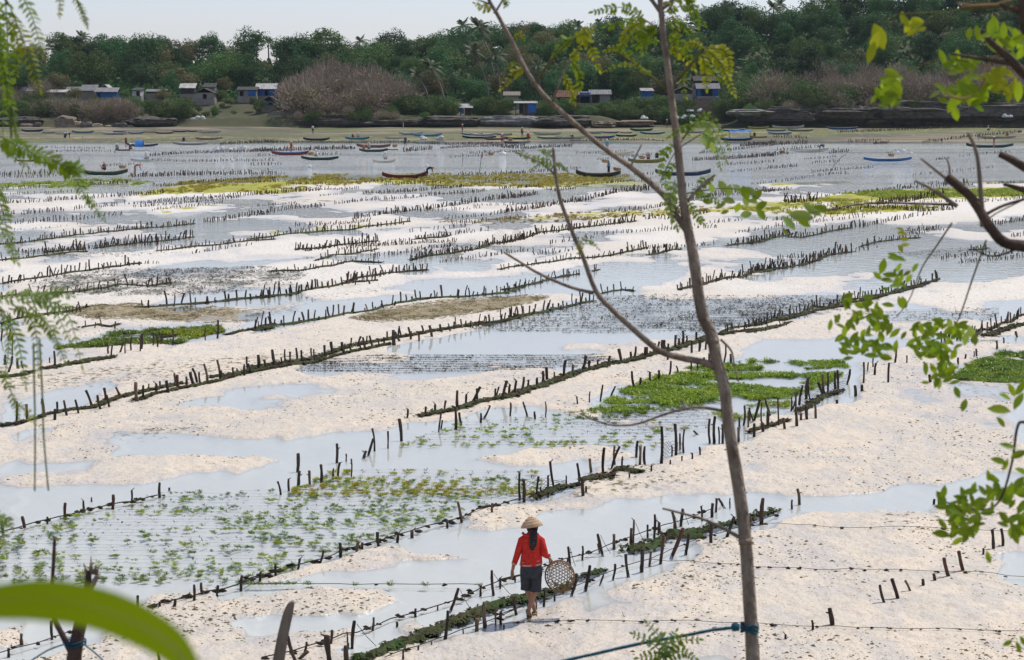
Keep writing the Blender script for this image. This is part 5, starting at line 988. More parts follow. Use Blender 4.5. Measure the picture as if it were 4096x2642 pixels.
bed(D(1300,985, 1400,960, 1520,950, 1640,945, 1640,950, 1500,968), 260, .15, SWD, 'loose green tufts fringing the dense bed', .35); bed(D(1660,960, 1780,938, 1850,935, 1840,955, 1700,985), 600, .14, SWG, 'green tufts between sapling stem and netted stakes', .4)
bed(D(2215,885, 2270,850, 2330,825, 2450,815, 2450,890, 2300,893), 3600, .16, SWD, 'round dark green seaweed patch at the edge of the sand', .3); bed(D(2215,885, 2270,850, 2330,825, 2450,815, 2450,890, 2300,893), 3000, .15, SWG, 'bright fronds on the round seaweed patch', .36)
bed(D(190,800, 270,775, 400,768, 510,762, 520,772, 420,800, 300,808, 120,815), 1500, .2, SWD, 'small green seaweed plot near the hanging leaves', .42); bed(D(380,775, 510,764, 520,772, 420,798), 800, .2, SWG, 'bright green corner of the small seaweed plot', .35)
for pg, n, sz, lab in [(D(690,866, 730,838, 1000,828, 1400,826, 1440,838, 1330,858, 1180,868, 900,872), 5200, .13, 'dark dangling seaweed lines crossing the sandbank'), (D(1080,772, 1200,740, 1320,715, 1420,688, 1700,692, 1990,688, 1960,725, 1800,745, 1640,775, 1400,778), 6500, .17, 'wide plot of dark thin seaweed standing in grey water'),
    (D(1480,760, 1700,715, 2050,690, 2050,705, 1800,745, 1640,775), 4200, .17, 'thick dark seaweed behind the sapling trunk'), (D(1960,735, 2150,722, 2330,718, 2330,745, 2100,752), 900, .15, 'sparse dark seaweed lines by the leafy branch'),
    (D(60,660, 250,630, 600,622, 720,640, 680,670, 420,692, 120,692), 5200, .2, 'dark seaweed lines on the pale flat near the hanging leaves'), (D(1300,985, 1500,960, 1650,950, 1660,1000, 1480,1015), 700, .10, 'thin dark sprigs on lines below the green bed'), (D(2080,590, 2300,575, 2330,590, 2150,605), 500, .2, 'thin dark seaweed on a far plot'), (D(60,600, 300,585, 430,590, 300,602), 300, .2, 'dark weed strings along a far row')]:
    bed(pg, int(n * .85), sz * .62, SWB, lab, .32, WISPS, .02, rows=.5)
for pg, n, lab in [(D(300,455, 420,425, 700,408, 1000,406, 1480,406, 1450,420, 1330,438, 1100,436, 860,430, 560,452), 5200, 'yellow-green algae mats among far stake rows'), (D(1880,462, 2050,446, 2200,442, 2388,442, 2388,460, 2200,464, 1950,474), 3000, 'fresh green algae mat behind the broken branch'), (D(0,430, 200,420, 400,420, 300,434, 0,440), 900, 'thin algae strip by the hanging leaves'), (D(1700,490, 1900,465, 2250,484, 1950,503, 1800,500), 1800, 'yellow algae strip below the fresh green mat')]:
    bed(pg, n, .30, SWY if 'yellow' in lab else SWG, lab, .45, TUFTS, 0, (3, 5))
bed(D(1000,520, 1300,500, 1700,482, 1700,498, 1400,514, 1150,522), 1400, .22, nm('seaweed_orange', (0.34, 0.20, 0.03), (0.22, 0.17, 0.03), 3.0, .7), 'orange seaweed strip on the far pale flat', .42)
OLV = nm('weed_olive', (0.27, 0.22, 0.10), (0.14, 0.115, 0.05), 1.2, .9)
bed(D(810,745, 900,722, 1050,700, 1200,690, 1290,692, 1260,705, 1150,730, 1000,748, 880,756), 11000, .11, OLV, 'olive brown weed flat between two stake rows', .42, WISPS, nsc=(.6, 1.0)); bed(D(120,722, 300,708, 520,715, 640,735, 560,755, 400,752, 200,746), 9000, .11, OLV, 'olive brown weed flat near the small green plot', .46, WISPS, nsc=(.6, 1.0))
# scraps of weed strewn on the sand
DEB = nm('weed_scraps', (0.24, 0.17, 0.09), (0.075, 0.065, 0.03), 2.5, .95)
def flake(seed):
    r_ = np.random.default_rng(seed); n = 7; V = [(0, 0, .35)]
    for i in range(n): an = 6.28 * i / n; q = r_.uniform(.35, 1.1); V.append((math.cos(an) * q * 1.3, math.sin(an) * q * .8, -.1))
    return np.array(V), np.array([(0, i + 1, (i + 1) % n + 1) for i in range(n)])
def debris(n, v0, v1, s0, s1, lab, mat, bias):
    U = rng.uniform(-300, 4400, n); V_ = rng.uniform(v0, v1, n); dirz = -math.sin(PITCH) + math.cos(PITCH) * (CY - V_) / FPX; t = -CAMH / dirz; X = (U - CX) / FPX * t; Yv = (math.cos(PITCH) + math.sin(PITCH) * (CY - V_) / FPX) * t; Z = ground_z(X, Yv)
    den = fbm(X / 1.6, Yv / 2.4, 77, 4) + .35 * samp(WEED, U, V_); k = (Z > .004) & (den > rng.uniform(.36, .66, n) + bias)
    put('weed_scraps', mat, np.stack([X, Yv, Z], -1)[k], np.exp(rng.uniform(math.log(s0), math.log(s1), k.sum())), [flake(i) for i in range(6)], lab)
debris(52000, 980, 2700, .007, .036, 'brown scraps of weed strewn over the sand', DEB, 0.0)
debris(8000, 1500, 2700, .03, .075, 'bigger lumps of dark weed lying on the sand', DEB, .06)
debris(1500, 1900, 2700, .02, .06, 'green scraps of weed on the near sand', SWD, .08)
debris(9000, 980, 1900, .02, .06, 'olive weed litter on the middle flat', OLV, .02)
# ================================================================ BOATS
def boat_meshes(rise, seed):
    """slender canoe, unit length 1 (x -.5...5), open hull with inner skin, rim and seats"""
    n = 17; k = 9; out = []; inn = []
    def sec(i, off):
        t = i / (n - 1) * 2 - 1; a = abs(t); w = max(.004, .062 * (1 - a ** 2.6)) - off * (.6 if a > .9 else 1); w = max(w, .002); zk = .075 * max(0, a - .35) ** 2.0 * (1 + rise) + off; zt = .062 + rise * .055 * a ** 3.2 + .012 * a * a
        if t > 0: zt += rise * .012 * a ** 4
        return [Vector((t * .5 * (1 - off * .5), w * math.sin(R(-90 + 180 * j / (k - 1))), zk + (zt - zk) * (1 - math.cos(R(-90 + 180 * j / (k - 1))) ** .8 if abs(j - (k - 1) / 2) > .01 else 0))) for j in range(k)]
    m = MB(); vs = []
    for i in range(n): vs += sec(i, 0)
    m.add(vs, [(i * k + j, (i + 1) * k + j, (i + 1) * k + j + 1, i * k + j + 1) for i in range(n - 1) for j in range(k - 1)])
    vi = []
    for i in range(n): vi += sec(i, .007)
    m.add(vi, [(i * k + j + 1, (i + 1) * k + j + 1, (i + 1) * k + j, i * k + j) for i in range(n - 1) for j in range(k - 1)], 1)
    r_ = MB()
    for j in (0, k - 1): r_.tube([vs[i * k + j] for i in range(n)], .0062, 4)
    return m, r_
def flatcol(name, c, rough=.5): return nm(name, c, tuple(x * .62 for x in c), 2.5, rough, .2, 20.0, .12)
BC = {k: flatcol('boat_' + k, c) for k, c in {'white': (.62, .62, .60), 'grey': (.26, .26, .26), 'blue': (.03, .14, .42), 'lightblue': (.16, .36, .52), 'navy': (.02, .045, .12), 'green': (.02, .12, .07), 'dkgreen': (.015, .06, .045), 'teal': (.05, .24, .26), 'red': (.20, .03, .03), 'brown': (.16, .08, .05), 'tan': (.42, .33, .22), 'yellow': (.40, .34, .08), 'dark': (.05, .05, .05), 'olive': (.17, .16, .04)}.items()}
BMESH = []
for s in (0.15, 0.4, 0.75):
    a, b = boat_meshes(s, 0); BMESH.append((a.mesh('hull', [BC['white'], BC['tan']]), b.mesh('rim', BC['white'])))
thw = MB().box((0, 0, 0), (.03, .105, .008)).mesh('seat_board', BC['tan'], smooth=False)
def boat(r_, c_, x0, x1, yb, hull, rim, lab, k=1, water=None, grp=None):
    u0, v = rp(r_, c_, x0, yb); u1, _ = rp(r_, c_, x1, yb); p = GG((u0 + u1) / 2, v); L_ = (u1 - u0) / FPX * p.y; rz = random.uniform(-.16, .16) + (math.pi if random.random() < .4 else 0)
    e = empty('canoe', (p.x, p.y + .2, p.z - (.06 if p.z < .03 else .02)), rz); s = L_ / math.cos(rz % math.pi if rz < 3 else rz); s = abs(s); e.scale = (s, s * (1.15 if s < 6 else 1), s * max(.85, min(1.4, 6.0 / s))); tag(e, lab, 'boat', grp or 'fishing canoes on the flat and far beach')
    h = link('hull', BMESH[k][0], e); setmat(h, 0, BC[hull]); setmat(h, 1, BC['tan' if hull != 'tan' else 'grey']); r = link('rim', BMESH[k][1], e); setmat(r, 0, BC[rim])
    for q in (-.22, .02, .25): link('seat_board', thw, e, (q, 0, .056))
    return e
BOATS = [  # region, x0, x1, base, hull, rim, label, bow shape
 (0,0,180,365,1130,'navy','grey','dark blue canoe at the very end of the beach line',1),(0,0,360,470,1143,'grey','grey','plain grey canoe next to the dark blue end canoe',0),(0,0,465,612,1152,'white','grey','off-white canoe third along the boulder beach',0),
 (0,0,615,800,1142,'lightblue','grey','pale blue canoe before the tan boulders',1),(0,0,865,1090,1154,'white','white','long white canoe lying below the boulders',1),(0,0,968,1085,1134,'blue','blue','short blue canoe behind the long white canoe',0),(0,0,1095,1228,1146,'blue','white','bright blue canoe at the end of the boulder beach',1),
 (0,0,1225,1335,1136,'tan','grey','tan canoe beside the bright blue canoe',0),(0,0,1325,1485,1147,'red','white','red and white canoe on the village beach',0),(0,0,1470,1600,1132,'dark','grey','dark canoe behind the red and white one',0),(0,0,1595,1725,1130,'navy','grey','second dark canoe under the low stone wall',0),(0,0,1685,1888,1142,'white','grey','whitish canoe under the low stone wall',1),
 (0,0,1805,1902,1187,'blue','blue','small bright blue canoe alone on the wet sand',0),(0,0,1670,1882,1198,'tan','white','tan white-rimmed canoe beside the small blue one',0),(0,0,1475,1782,1242,'grey','white','long grey-white canoe at the water edge',1),(0,0,1085,1352,1254,'navy','white','dark blue white-rimmed canoe with the blue cover',1),
 (0,0,1115,1272,1294,'white','white','pale canoe in front of the blue cover',0),(0,0,985,1132,1290,'dark','grey','dark canoe with two crouching people near the blue cover',0),(0,0,1115,1322,1387,'white','green','white canoe with a crouching person in white hat',1),(0,0,660,1097,1497,'dkgreen','tan','large dark green canoe closest to the hanging leaves',2),
 (0,0,140,302,1382,'brown','grey','brown canoe half behind the hanging leaves',0),(0,0,295,422,1396,'dark','grey','dark canoe behind the hanging leaf frond',1),
 (0,1,455,682,1205,'dark','grey','dark canoe beached by the standing white shirt',1),(0,1,815,1022,1197,'teal','lightblue','teal canoe with a red shirted person',1),(0,1,1155,1312,1192,'white','grey','plain white canoe at the edge of the far water',0),(0,1,1275,1478,1157,'white','white','white canoe with high white bow on the far sand',2),(0,1,1380,1642,1170,'lightblue','lightblue','light blue canoe beside the high-bowed white one',2),
 (0,1,1425,1662,1227,'white','grey','white canoe loaded with white sacks',1),(0,1,910,1202,1264,'brown','red','reddish brown canoe without people',1),(0,1,1180,1267,1284,'dark','dark','small dark canoe with a round basket',0),(0,1,935,1177,1300,'dkgreen','grey','dark canoe holding an orange shirt and a sun hat',1),(0,1,185,502,1327,'red','blue','dark red canoe with a person in orange',1),
 (0,1,435,757,1370,'dkgreen','white','dark green canoe with a person in white',1),(0,1,1050,1242,1394,'white','tan','short white wooden skiff with a person in white',2),(0,1,1130,1507,1527,'red','tan','long maroon canoe on the yellow algae',2),(0,1,1805,1992,1160,'lightblue','white','sky blue canoe on the far green sand',1),(0,1,1815,2107,1188,'dark','white','dark white-rimmed canoe at the far water edge',1),
 (0,1,1885,2108,1167,'white','white','white canoe behind the dark white-rimmed canoe',2),(0,1,2100,2242,1157,'grey','grey','grey canoe in front of the mushroom rock',0),(0,1,2000,2182,1200,'dark','grey','low dark canoe in shallow water by the mushroom rock',0),(0,1,2165,2400,1197,'dkgreen','grey','dark green canoe moored by the mushroom rock',1),(0,1,2050,2172,1242,'grey','grey','grey canoe with a person in pink',0),(0,1,2170,2353,1227,'dark','grey','dark canoe with a tan basket by the person in pink',0),
 (0,2,0,107,1162,'grey','grey','grey canoe on sand under the stilt shelter',0),(0,2,285,527,1157,'white','grey','whitish canoe behind the slanting sapling branch',1),(0,2,320,562,1192,'grey','white','grey canoe in the shallows left of the blue canoe'.replace(' left of',' next to'),0),(0,2,480,735,1191,'white','grey','pale canoe touching the deep blue canoe',0),(0,2,740,982,1187,'blue','navy','deep blue canoe in the far shallows',1),
 (0,2,690,882,1147,'white','brown','white canoe on the cove sand',0),(0,2,870,1022,1142,'grey','grey','grey canoe on the cove sand',0),(0,2,1115,1307,1124,'green','green','bright green canoe on the cove sand',1),(0,2,1030,1132,1142,'red','white','short maroon canoe near the bright green canoe',0),(0,2,1200,1412,1152,'teal','white','teal white-rimmed canoe before the bright green canoe',1),(0,2,990,1172,1172,'dkgreen','grey','dark green canoe beside the deep blue canoe',0),
 (0,2,60,260,1227,'grey','grey','grey canoe with a person in red',0),(0,2,850,1147,1330,'white','yellow','white canoe with yellow side and a person poling',1),(0,2,1095,1412,1394,'olive','olive','olive green canoe with basket and hat',1),(0,2,650,1032,1512,'dark','grey','dark grey canoe with a person in light blue',2),(0,2,1330,1802,1502,'navy','grey','large dark blue canoe behind the sapling stems',2),
 (0,2,1540,1882,1142,'white','lightblue','white and blue canoe behind the sapling leaves',0),(0,2,1870,2097,1127,'blue','white','blue canoe with a dark figure at the cove',1),(0,2,1885,2162,1207,'dkgreen','blue','dark green canoe under the blue awning',1),(0,2,2140,2287,1182,'brown','yellow','yellow-brown canoe beside the blue awning',0),(0,2,2120,2302,1107,'yellow','yellow','yellow canoe drawn up on the sand',1),
 (0,3,165,367,1152,'lightblue','white','blue-white canoe floating near the yellow canoe',0),(0,3,150,322,1127,'grey','grey','grey canoe between the yellow and white canoes',0),(0,3,200,472,1102,'white','grey','white canoe with raised bow below the cliff',2),(0,3,330,552,1127,'grey','lightblue','blue-grey canoe below the cliff',0),(0,3,665,932,1110,'blue','grey','blue canoe by the tall pole',1),(0,3,750,932,1087,'grey','grey','grey canoe behind the blue canoe at the pole',0),
 (0,3,1165,1442,1085,'white','grey','long white canoe at the foot of the cliff',1),(0,3,1260,1622,1067,'grey','white','long grey-green canoe behind the long white one',1),(0,3,1745,1922,1062,'white','white','clean white canoe under the leaf cluster',1),(0,3,2240,2342,1067,'dark','grey','dark canoe with a red shirted person at the far beach end',0),
 (0,3,355,682,1304,'white','grey','white canoe with a person in blue bending beside it',1),(0,3,980,1397,1380,'blue','white','long blue canoe carrying basket and sack',1),(0,3,1865,2257,1264,'dkgreen','dkgreen','dark green canoe near the white flag',2),(0,3,1950,2292,1187,'white','yellow','white canoe behind the white flag',0),
]
for b in BOATS: boat(b[0], b[1], b[2], b[3], b[4], b[5], b[6], b[7], b[8])
# blue covers
def awning(r_, c_, x0, x1, yt, yb, lab, poles=True):
    p = GG(*rp(r_, c_, (x0 + x1) / 2, yb)); k = p.y / FPX / 2.139; w = (x1 - x0) * k; h = (yb - yt) * k; e = empty('awning' if poles else 'tarp_cover', p); tag(e, lab, 'awning'); m = MB(); n = 10; vs = []
    for i in range(n + 1):
        f = i / n - .5
        for yy_, zz in ((-.8, .80 - (0 if poles else .75)), (-.3, .97), (.3, 1.0), (.8, .8 - (0 if poles else .75))): vs.append((f * w, yy_, h * (zz - .06 * math.cos(f * 18) * .5 - .12 * f * f)))
    m.add(vs, [(i * 4 + j, (i + 1) * 4 + j, (i + 1) * 4 + j + 1, i * 4 + j + 1) for i in range(n) for j in range(3)]); m.build('sheet', TARP, e)
    if poles:
        for sx in (-.48, .48):
            for sy in (-.75, .75): MB().tube([(sx * w, sy, -.1), (sx * w, sy, h * .78)], .04, 5).build('pole', POST, e)
awning(0, 2, 1960, 2145, 1118, 1195, 'rounded bright blue awning over a canoe at the cove'); awning(0, 0, 1160, 1226, 1203, 1262, 'bright blue cover draped over a canoe end', False)

# ================================================================ PEOPLE (far figures share three poses)
def skin_mesh(verts, edges, radii, root, levels=1):
    me = bpy.data.meshes.new('body'); me.from_pydata(verts, edges, []); ob = bpy.data.objects.new('tmp_body', me); COL.objects.link(ob)
    ob.modifiers.new('s', 'SKIN'); sv = me.skin_vertices[0].data
    for i, r in enumerate(radii): sv[i].radius = (r, r) if not hasattr(r, '__len__') else r; sv[i].use_root = (i == root)
    if levels: q = ob.modifiers.new('u', 'SUBSURF'); q.levels = levels; q.render_levels = levels
    dg = bpy.context.evaluated_depsgraph_get(); out = bpy.data.meshes.new_from_object(ob.evaluated_get(dg)); bpy.data.objects.remove(ob); out.polygons.foreach_set('use_smooth', [True] * len(out.polygons)); return out
SKIN = nm('skin', (0.42, 0.22, 0.13), (0.34, 0.17, 0.10), 8.0, .6)
CL = {k: flatcol('cloth_' + k, c, .9) for k, c in {'red': (.42, .03, .025), 'orange': (.50, .12, .03), 'white': (.70, .70, .68), 'pink': (.60, .10, .25), 'blue': (.03, .08, .25), 'lightblue': (.10, .32, .55), 'dark': (.03, .03, .04), 'brown': (.20, .09, .07), 'teal': (.08, .20, .22), 'mauve': (.34, .18, .18), 'grey': (.3, .3, .3)}.items()}
STRAW = nm('straw', (0.56, 0.40, 0.25), (0.42, 0.28, 0.16), 25.0, .85, .4, 80.0)
POSES = {
 'stand': dict(v=[(0,0,.92),(0,0,1.18),(0,0,1.36),(0,0,1.45),(0,.02,1.56),(-.18,0,1.34),(-.25,.03,1.08),(-.22,.14,.88),(.18,0,1.34),(.25,.02,1.08),(.20,.16,.90),(-.10,0,.86),(-.11,.03,.48),(-.11,-.02,.06),(-.11,.13,.03),(.10,0,.86),(.12,-.02,.48),(.12,-.05,.06),(.12,.10,.03)], head=(0, .02, 1.56)),
 'bend': dict(v=[(0,0,.90),(0,.26,1.02),(0,.46,1.0),(0,.54,.97),(0,.62,.95),(-.17,.44,.98),(-.2,.52,.72),(-.16,.6,.45),(.17,.44,.98),(.2,.54,.70),(.14,.62,.42),(-.11,0,.84),(-.12,.08,.46),(-.12,-.04,.06),(-.12,.12,.03),(.11,0,.84),(.13,-.02,.46),(.13,-.12,.06),(.13,.03,.03)], head=(0, .64, .95)),
 'sit': dict(v=[(0,0,.22),(0,.03,.48),(0,.08,.66),(0,.10,.74),(0,.13,.84),(-.17,.06,.64),(-.23,.18,.44),(-.14,.36,.36),(.17,.06,.64),(.23,.18,.44),(.14,.36,.36),(-.1,.03,.18),(-.16,.36,.42),(-.14,.30,.06),(-.14,.42,.03),(.1,.03,.18),(.16,.36,.42),(.14,.30,.06),(.14,.42,.03)], head=(0, .13, .86)),
}
PE = [(0,1),(1,2),(2,3),(3,4),(2,5),(5,6),(6,7),(2,8),(8,9),(9,10),(0,11),(11,12),(12,13),(13,14),(0,15),(15,16),(16,17),(17,18)]
PR = [.15,.145,.13,.055,.095,.07,.05,.035,.07,.05,.035,.10,.07,.045,.04,.10,.07,.045,.04]
BODY = {}
for k, q in POSES.items():
    me = skin_mesh(q['v'], PE, PR, 0, 1)
    for m in (SKIN, CL['red'], CL['dark']): me.materials.append(m)
    V = [Vector(p) for p in q['v']]; ce = [(V[a] + V[b]) / 2 for a, b in PE]
    for f in me.polygons:
        c = f.center; i = min(range(len(PE)), key=lambda j: min((c - V[PE[j][0]].lerp(V[PE[j][1]], t)).length for t in (.15, .5, .85)))
        f.material_index = 1 if PE[i] in ((0, 1), (1, 2), (2, 5), (5, 6), (2, 8), (8, 9)) else (2 if PE[i] in ((0, 11), (11, 12), (0, 15), (15, 16)) else 0)
    BODY[k] = me
hm = MB(); n = 20; prof = [(0, .16), (.05, .135), (.11, .085), (.17, .035), (.205, .0), (.20, -.01), (.10, .06), (0, .09)]
hm.add([(r * math.cos(6.283 * j / n), r * math.sin(6.283 * j / n), z) for r, z in prof for j in range(n)], [(i * n + j, i * n + (j + 1) % n, (i + 1) * n + (j + 1) % n, (i + 1) * n + j) for i in range(len(prof) - 1) for j in range(n)])
HAT = hm.mesh('sun_hat', STRAW)
def person(r_, c_, x, yb, pose, shirt, legs, lab, hat='straw', rz=None, dz=0.0, hpx=None):
    p = GG(*rp(r_, c_, x, yb)); s = 1.0
    if hpx: s = min(1.15, max(.8, hpx / 2.139 / FPX * p.y / {'stand': 1.66, 'bend': 1.15, 'sit': .98}[pose]))
    e = empty('person', (p.x, p.y, p.z + dz), random.uniform(-1.2, 1.2) + (R(90) if pose == 'bend' else 0) if rz is None else rz); e.scale = (s,) * 3; tag(e, lab, 'person', 'people working on the flat')
    b = link('body', BODY[pose], e); setmat(b, 1, CL[shirt]); setmat(b, 2, CL[legs]); h = POSES[pose]['head']
    if hat:
        q = link('sun_hat', HAT, e, (h[0], h[1], h[2] + .03), (R(-55) if pose == 'bend' else R(-8), 0, 0))
        if hat == 'white': setmat(q, 0, CL['white'])
P_ = [(0,0,897,1475,'sit','brown','dark','person in dark red sitting in the large dark green canoe','straw',None,.12),(0,0,1155,1497,'bend','mauve','mauve','person in dusty pink bending beside the large green canoe','straw',R(-80)),
 (0,0,1245,1380,'sit','white','grey','crouching person with white hat in the white canoe','white',None,.1),(0,0,1080,1262,'stand','brown','dark','person in brown standing by the dark blue canoe',None),(0,0,1000,1287,'sit','grey','dark','person crouching at the end of the dark canoe near the blue cover','white'),(0,0,1112,1289,'sit','brown','dark','person crouching close to the blue cover','white'),
 (0,0,560,1185,'sit','blue','dark','person in blue crouching on the far sand near the boulders','white'),(0,0,595,1185,'bend','white','dark','pale-shirted person stooping on the far sand near the boulders',None),(0,0,300,1395,'stand','white','dark','person in white standing in the canoe behind the leaf frond','straw'),(0,0,1575,1215,'sit','dark','dark','dark figure squatting behind the long grey-white canoe',None),
 (0,1,538,1147,'stand','white','dark','person in white shirt and dark trousers walking on the far beach',None),(0,1,875,1192,'sit','red','dark','person in red sitting in the teal canoe',None,None,.15),(0,1,920,1190,'sit','white','grey','person in white hat sitting in the teal canoe','white',None,.15),(0,1,1330,1258,'stand','blue','dark','person in navy blue standing in the water',None),
 (0,1,353,1318,'stand','orange','orange','person in orange standing in the dark red canoe','straw'),(0,1,575,1360,'sit','white','grey','person in white sitting in the dark green canoe','white',None,.15),(0,1,975,1295,'sit','orange','dark','person in orange in the canoe with the sun hat',None,None,.12),(0,1,1020,1290,'sit','grey','dark','person under a pale sun hat in the dark canoe','straw',None,.12),
 (0,1,1155,1382,'sit','white','grey','person in white in the short wooden skiff','white',None,.15),(0,1,1515,1525,'bend','dark','blue','person in black bending over the algae by the maroon canoe','straw',R(-90)),(0,1,1817,1142,'stand','orange','grey','bare-armed person standing by the sky blue canoe','white'),(0,1,2158,1238,'stand','pink','dark','person in pink with white hat standing in a canoe','white'),(0,1,2328,1172,'stand','mauve','dark','person with straw hat by the mushroom rock','straw'),
 (0,2,190,1172,'stand','white','dark','person in white standing behind the sapling branch','white'),(0,2,240,1220,'stand','red','red','person in red with white hat in the grey canoe','white'),(0,2,620,1205,'bend','teal','dark','person in teal stooping at the pale canoe','straw'),(0,2,1428,1097,'stand','red','dark','person in red walking on the cove sand','white'),(0,2,1812,1102,'stand','pink','brown','person in bright pink walking on the cove sand',None),(0,2,1990,1060,'sit','pink','pink','person in magenta crouching near the overhanging rock',None),
 (0,2,915,1302,'stand','lightblue','grey','person in light blue poling the white and yellow canoe','white'),(0,2,1270,1383,'sit','mauve','dark','person under a pale hat in the olive canoe','straw',None,.15),(0,2,930,1512,'stand','lightblue','dark','person in pale blue leaning on the dark grey canoe','straw'),(0,2,1345,1372,'sit','dark','dark','small dark figure in the olive canoe bow',None,None,.15),(0,2,2180,1178,'sit','dark','dark','figure in straw hat on the yellow-brown canoe','straw',None,.1),(0,2,1905,1125,'sit','dark','dark','dark figure in the blue canoe at the cove',None,None,.1),
 (0,3,605,1305,'bend','blue','blue','person in blue bending over the white canoe side','straw',R(-80)),(0,3,2095,1265,'stand','brown','mauve','person in maroon with white hat standing in the water','white'),(0,3,2280,1058,'stand','red','dark','person in red standing in the last far canoe','straw'),(0,3,2208,1182,'sit','orange','dark','bare-backed person seated behind the white flag',None),(0,3,2042,1120,'sit','white','dark','person in white far behind the flag','white')]
for q in P_: person(*q)
# baskets, sacks, buoys, flags, poles
BKT = nm('basket_far', (0.40, 0.27, 0.15), (0.22, 0.14, 0.08), 12.0, .85)
bk = MB(); n = 14; pr = [(.0, 0), (.30, 0), (.40, .18), (.42, .34), (.39, .34), (.36, .18), (.26, .04), (0, .04)]
bk.add([(r * math.cos(6.283 * j / n), r * math.sin(6.283 * j / n), z) for r, z in pr for j in range(n)], [(i * n + j, i * n + (j + 1) % n, (i + 1) * n + (j + 1) % n, (i + 1) * n + j) for i in range(len(pr) - 1) for j in range(n)]); BK = bk.mesh('basket', BKT)
for r_, c_, x, y, dz, lab in [(0,0,1050,1465,.25,'round basket in the stern of the large green canoe'),(0,1,1240,1275,.25,'round basket in the small dark canoe'),(0,1,520,1327,0,'basket standing in water behind the dark red canoe'),(0,1,2062,1330,0,'basket floating beside a white sack'),(0,1,2225,1218,.25,'tan basket in the canoe near the person in pink'),(0,2,88,1218,.25,'basket in the grey canoe with the person in red'),(0,2,1213,1380,.25,'brown basket in the olive canoe'),(0,2,1000,1490,.3,'pale basket in the dark grey canoe'),(0,3,1215,1362,.3,'basket heap in the long blue canoe'),(0,3,285,1312,0,'pair-sized wet basket by the white canoe'.replace('pair-sized ','')),(0,2,898,1450,1.2,'sun-bleached basket lifted beside the person in pale blue')]:
    p = GG(*rp(r_, c_, x, y)); o = link('basket', BK, None, p + Vector((0, 0, dz if dz < 1 else .7)), (R(random.uniform(-8, 8)), R(random.uniform(-8, 8)), 0)); tag(o, lab, 'basket', 'baskets with the canoes')
SACK = nm('sack_white', (0.72, 0.72, 0.72), (0.55, 0.55, 0.56), 4.0, .8)
def sack(p, s, lab, grp=None):
    m = MB(); n = 10; prs = [(.02, 0), (.32, .02), (.40, .2), (.34, .42), (.16, .52), (.08, .58), (.13, .66), (.02, .62)]; rr = [random.uniform(.85, 1.15) for _ in range(n)]
    m.add([(r * rr[j] * math.cos(6.283 * j / n), r * rr[j] * .8 * math.sin(6.283 * j / n), z) for r, z in prs for j in range(n)], [(i * n + j, i * n + (j + 1) % n, (i + 1) * n + (j + 1) % n, (i + 1) * n + j) for i in range(len(prs) - 1) for j in range(n)])
    o = m.build('sack', SACK, None, loc=p); o.scale = (s * 1.3, s, s); tag(o, lab, 'sack', grp)
for r_, c_, x, y, n_s, dz, dep, lab in [(0,1,1555,1215,6,.28,0,'white sack heaped in the sack-laden white canoe'),(0,0,1965,1295,7,0,0,'white sack in the heap standing in far water'),(0,2,1228,1035,4,.3,398,'white sack on the tan shelf in the cove'),(0,2,1540,1022,3,.1,402,'white sack on the cove sand behind the sapling'),(0,2,1668,975,5,.4,410,'white sack piled at the foot of the stairs'),(0,2,1627,1012,2,.1,404,'white sack standing apart near the stairs'),(0,3,1320,1350,3,.35,0,'pale sack on the long blue canoe'),(0,3,2230,1015,5,.2,395,'white sack in the pile at the beach end'),(0,1,2122,1332,2,0,0,'white and dark sack floating near the basket'),(0,0,1690,1035,6,.2,402,'white sack on the rubble by the village wall')]:
    for k in range(n_s):
        p = YP(*rp(r_, c_, x, y), dep) if dep else GG(*rp(r_, c_, x, y)); sack(p + Vector((random.uniform(-.32, .32) * n_s, random.uniform(-.3, .3), dz + (.25 if k % 3 == 2 else 0))), random.uniform(.7, 1.0), lab, 'sacks: ' + lab)
def flag(r_, c_, xb, yb, xt, yt, col, lab, fl=(.0, .35)):
    b = GG(*rp(r_, c_, xb, yb)); t = YP(*rp(r_, c_, xt, yt), b.y); e = empty('flag', b); tag(e, lab, 'flag'); d = t - b; MB().tube([Vector((0, 0, -.2)), d * .5 + Vector((.03, 0, 0)), d], .03, 5).build('pole', POST, e)
    if col:
        m = MB(); h = d.length; m.add([d - d * fl[0], d * (1 - fl[0]) - d * .10 + Vector((.22 * h * .35, .05, 0)), d * (1 - fl[1]) + Vector((.14 * h * .35, -.05, 0)), d * (1 - fl[1])], [(0, 1, 2, 3)]); m.build('cloth', CL[col], e)
flag(0,1,1310,1105,1303,1000,'white','tall pole with a furled white flag on the far beach',(.4,.95)); flag(0,1,1960,1480,1982,1315,'pink','thin pole with a bright pink flag in the water',(.02,.25)); flag(0,0,700,1215,704,1165,'white','white flag standing near the boulder beach',(.02,.8)); flag(0,0,680,1385,676,1340,'white','small white flag by the leaf frond',(.02,.7))
flag(0,3,445,1190,445,1135,'white','white flag at the green shallows',(.02,.7)); flag(0,3,1965,1210,1960,1140,'white','big white flag beside the dark green canoe',(.02,.8)); flag(0,3,2022,1210,2015,1155,'orange','yellowish flag next to the big white flag',(.02,.7)); flag(0,1,1990,1225,1990,1180,'white','little white flag at the water edge',(.02,.6)); flag(0,1,1818,1405,1818,1310,None,'bare thin pole standing in far water'); flag(0,3,840,1062,838,905,None,'tall bare pole before the cliff'); flag(0,2,248,1120,252,1040,None,'short pole by the mushroom rock'); flag(0,2,530,1120,522,1035,None,'slanting pole by the undercut rock'); flag(0,1,1465,1040,1440,1000,None,'thin pole leaning on the flat-topped ledge')
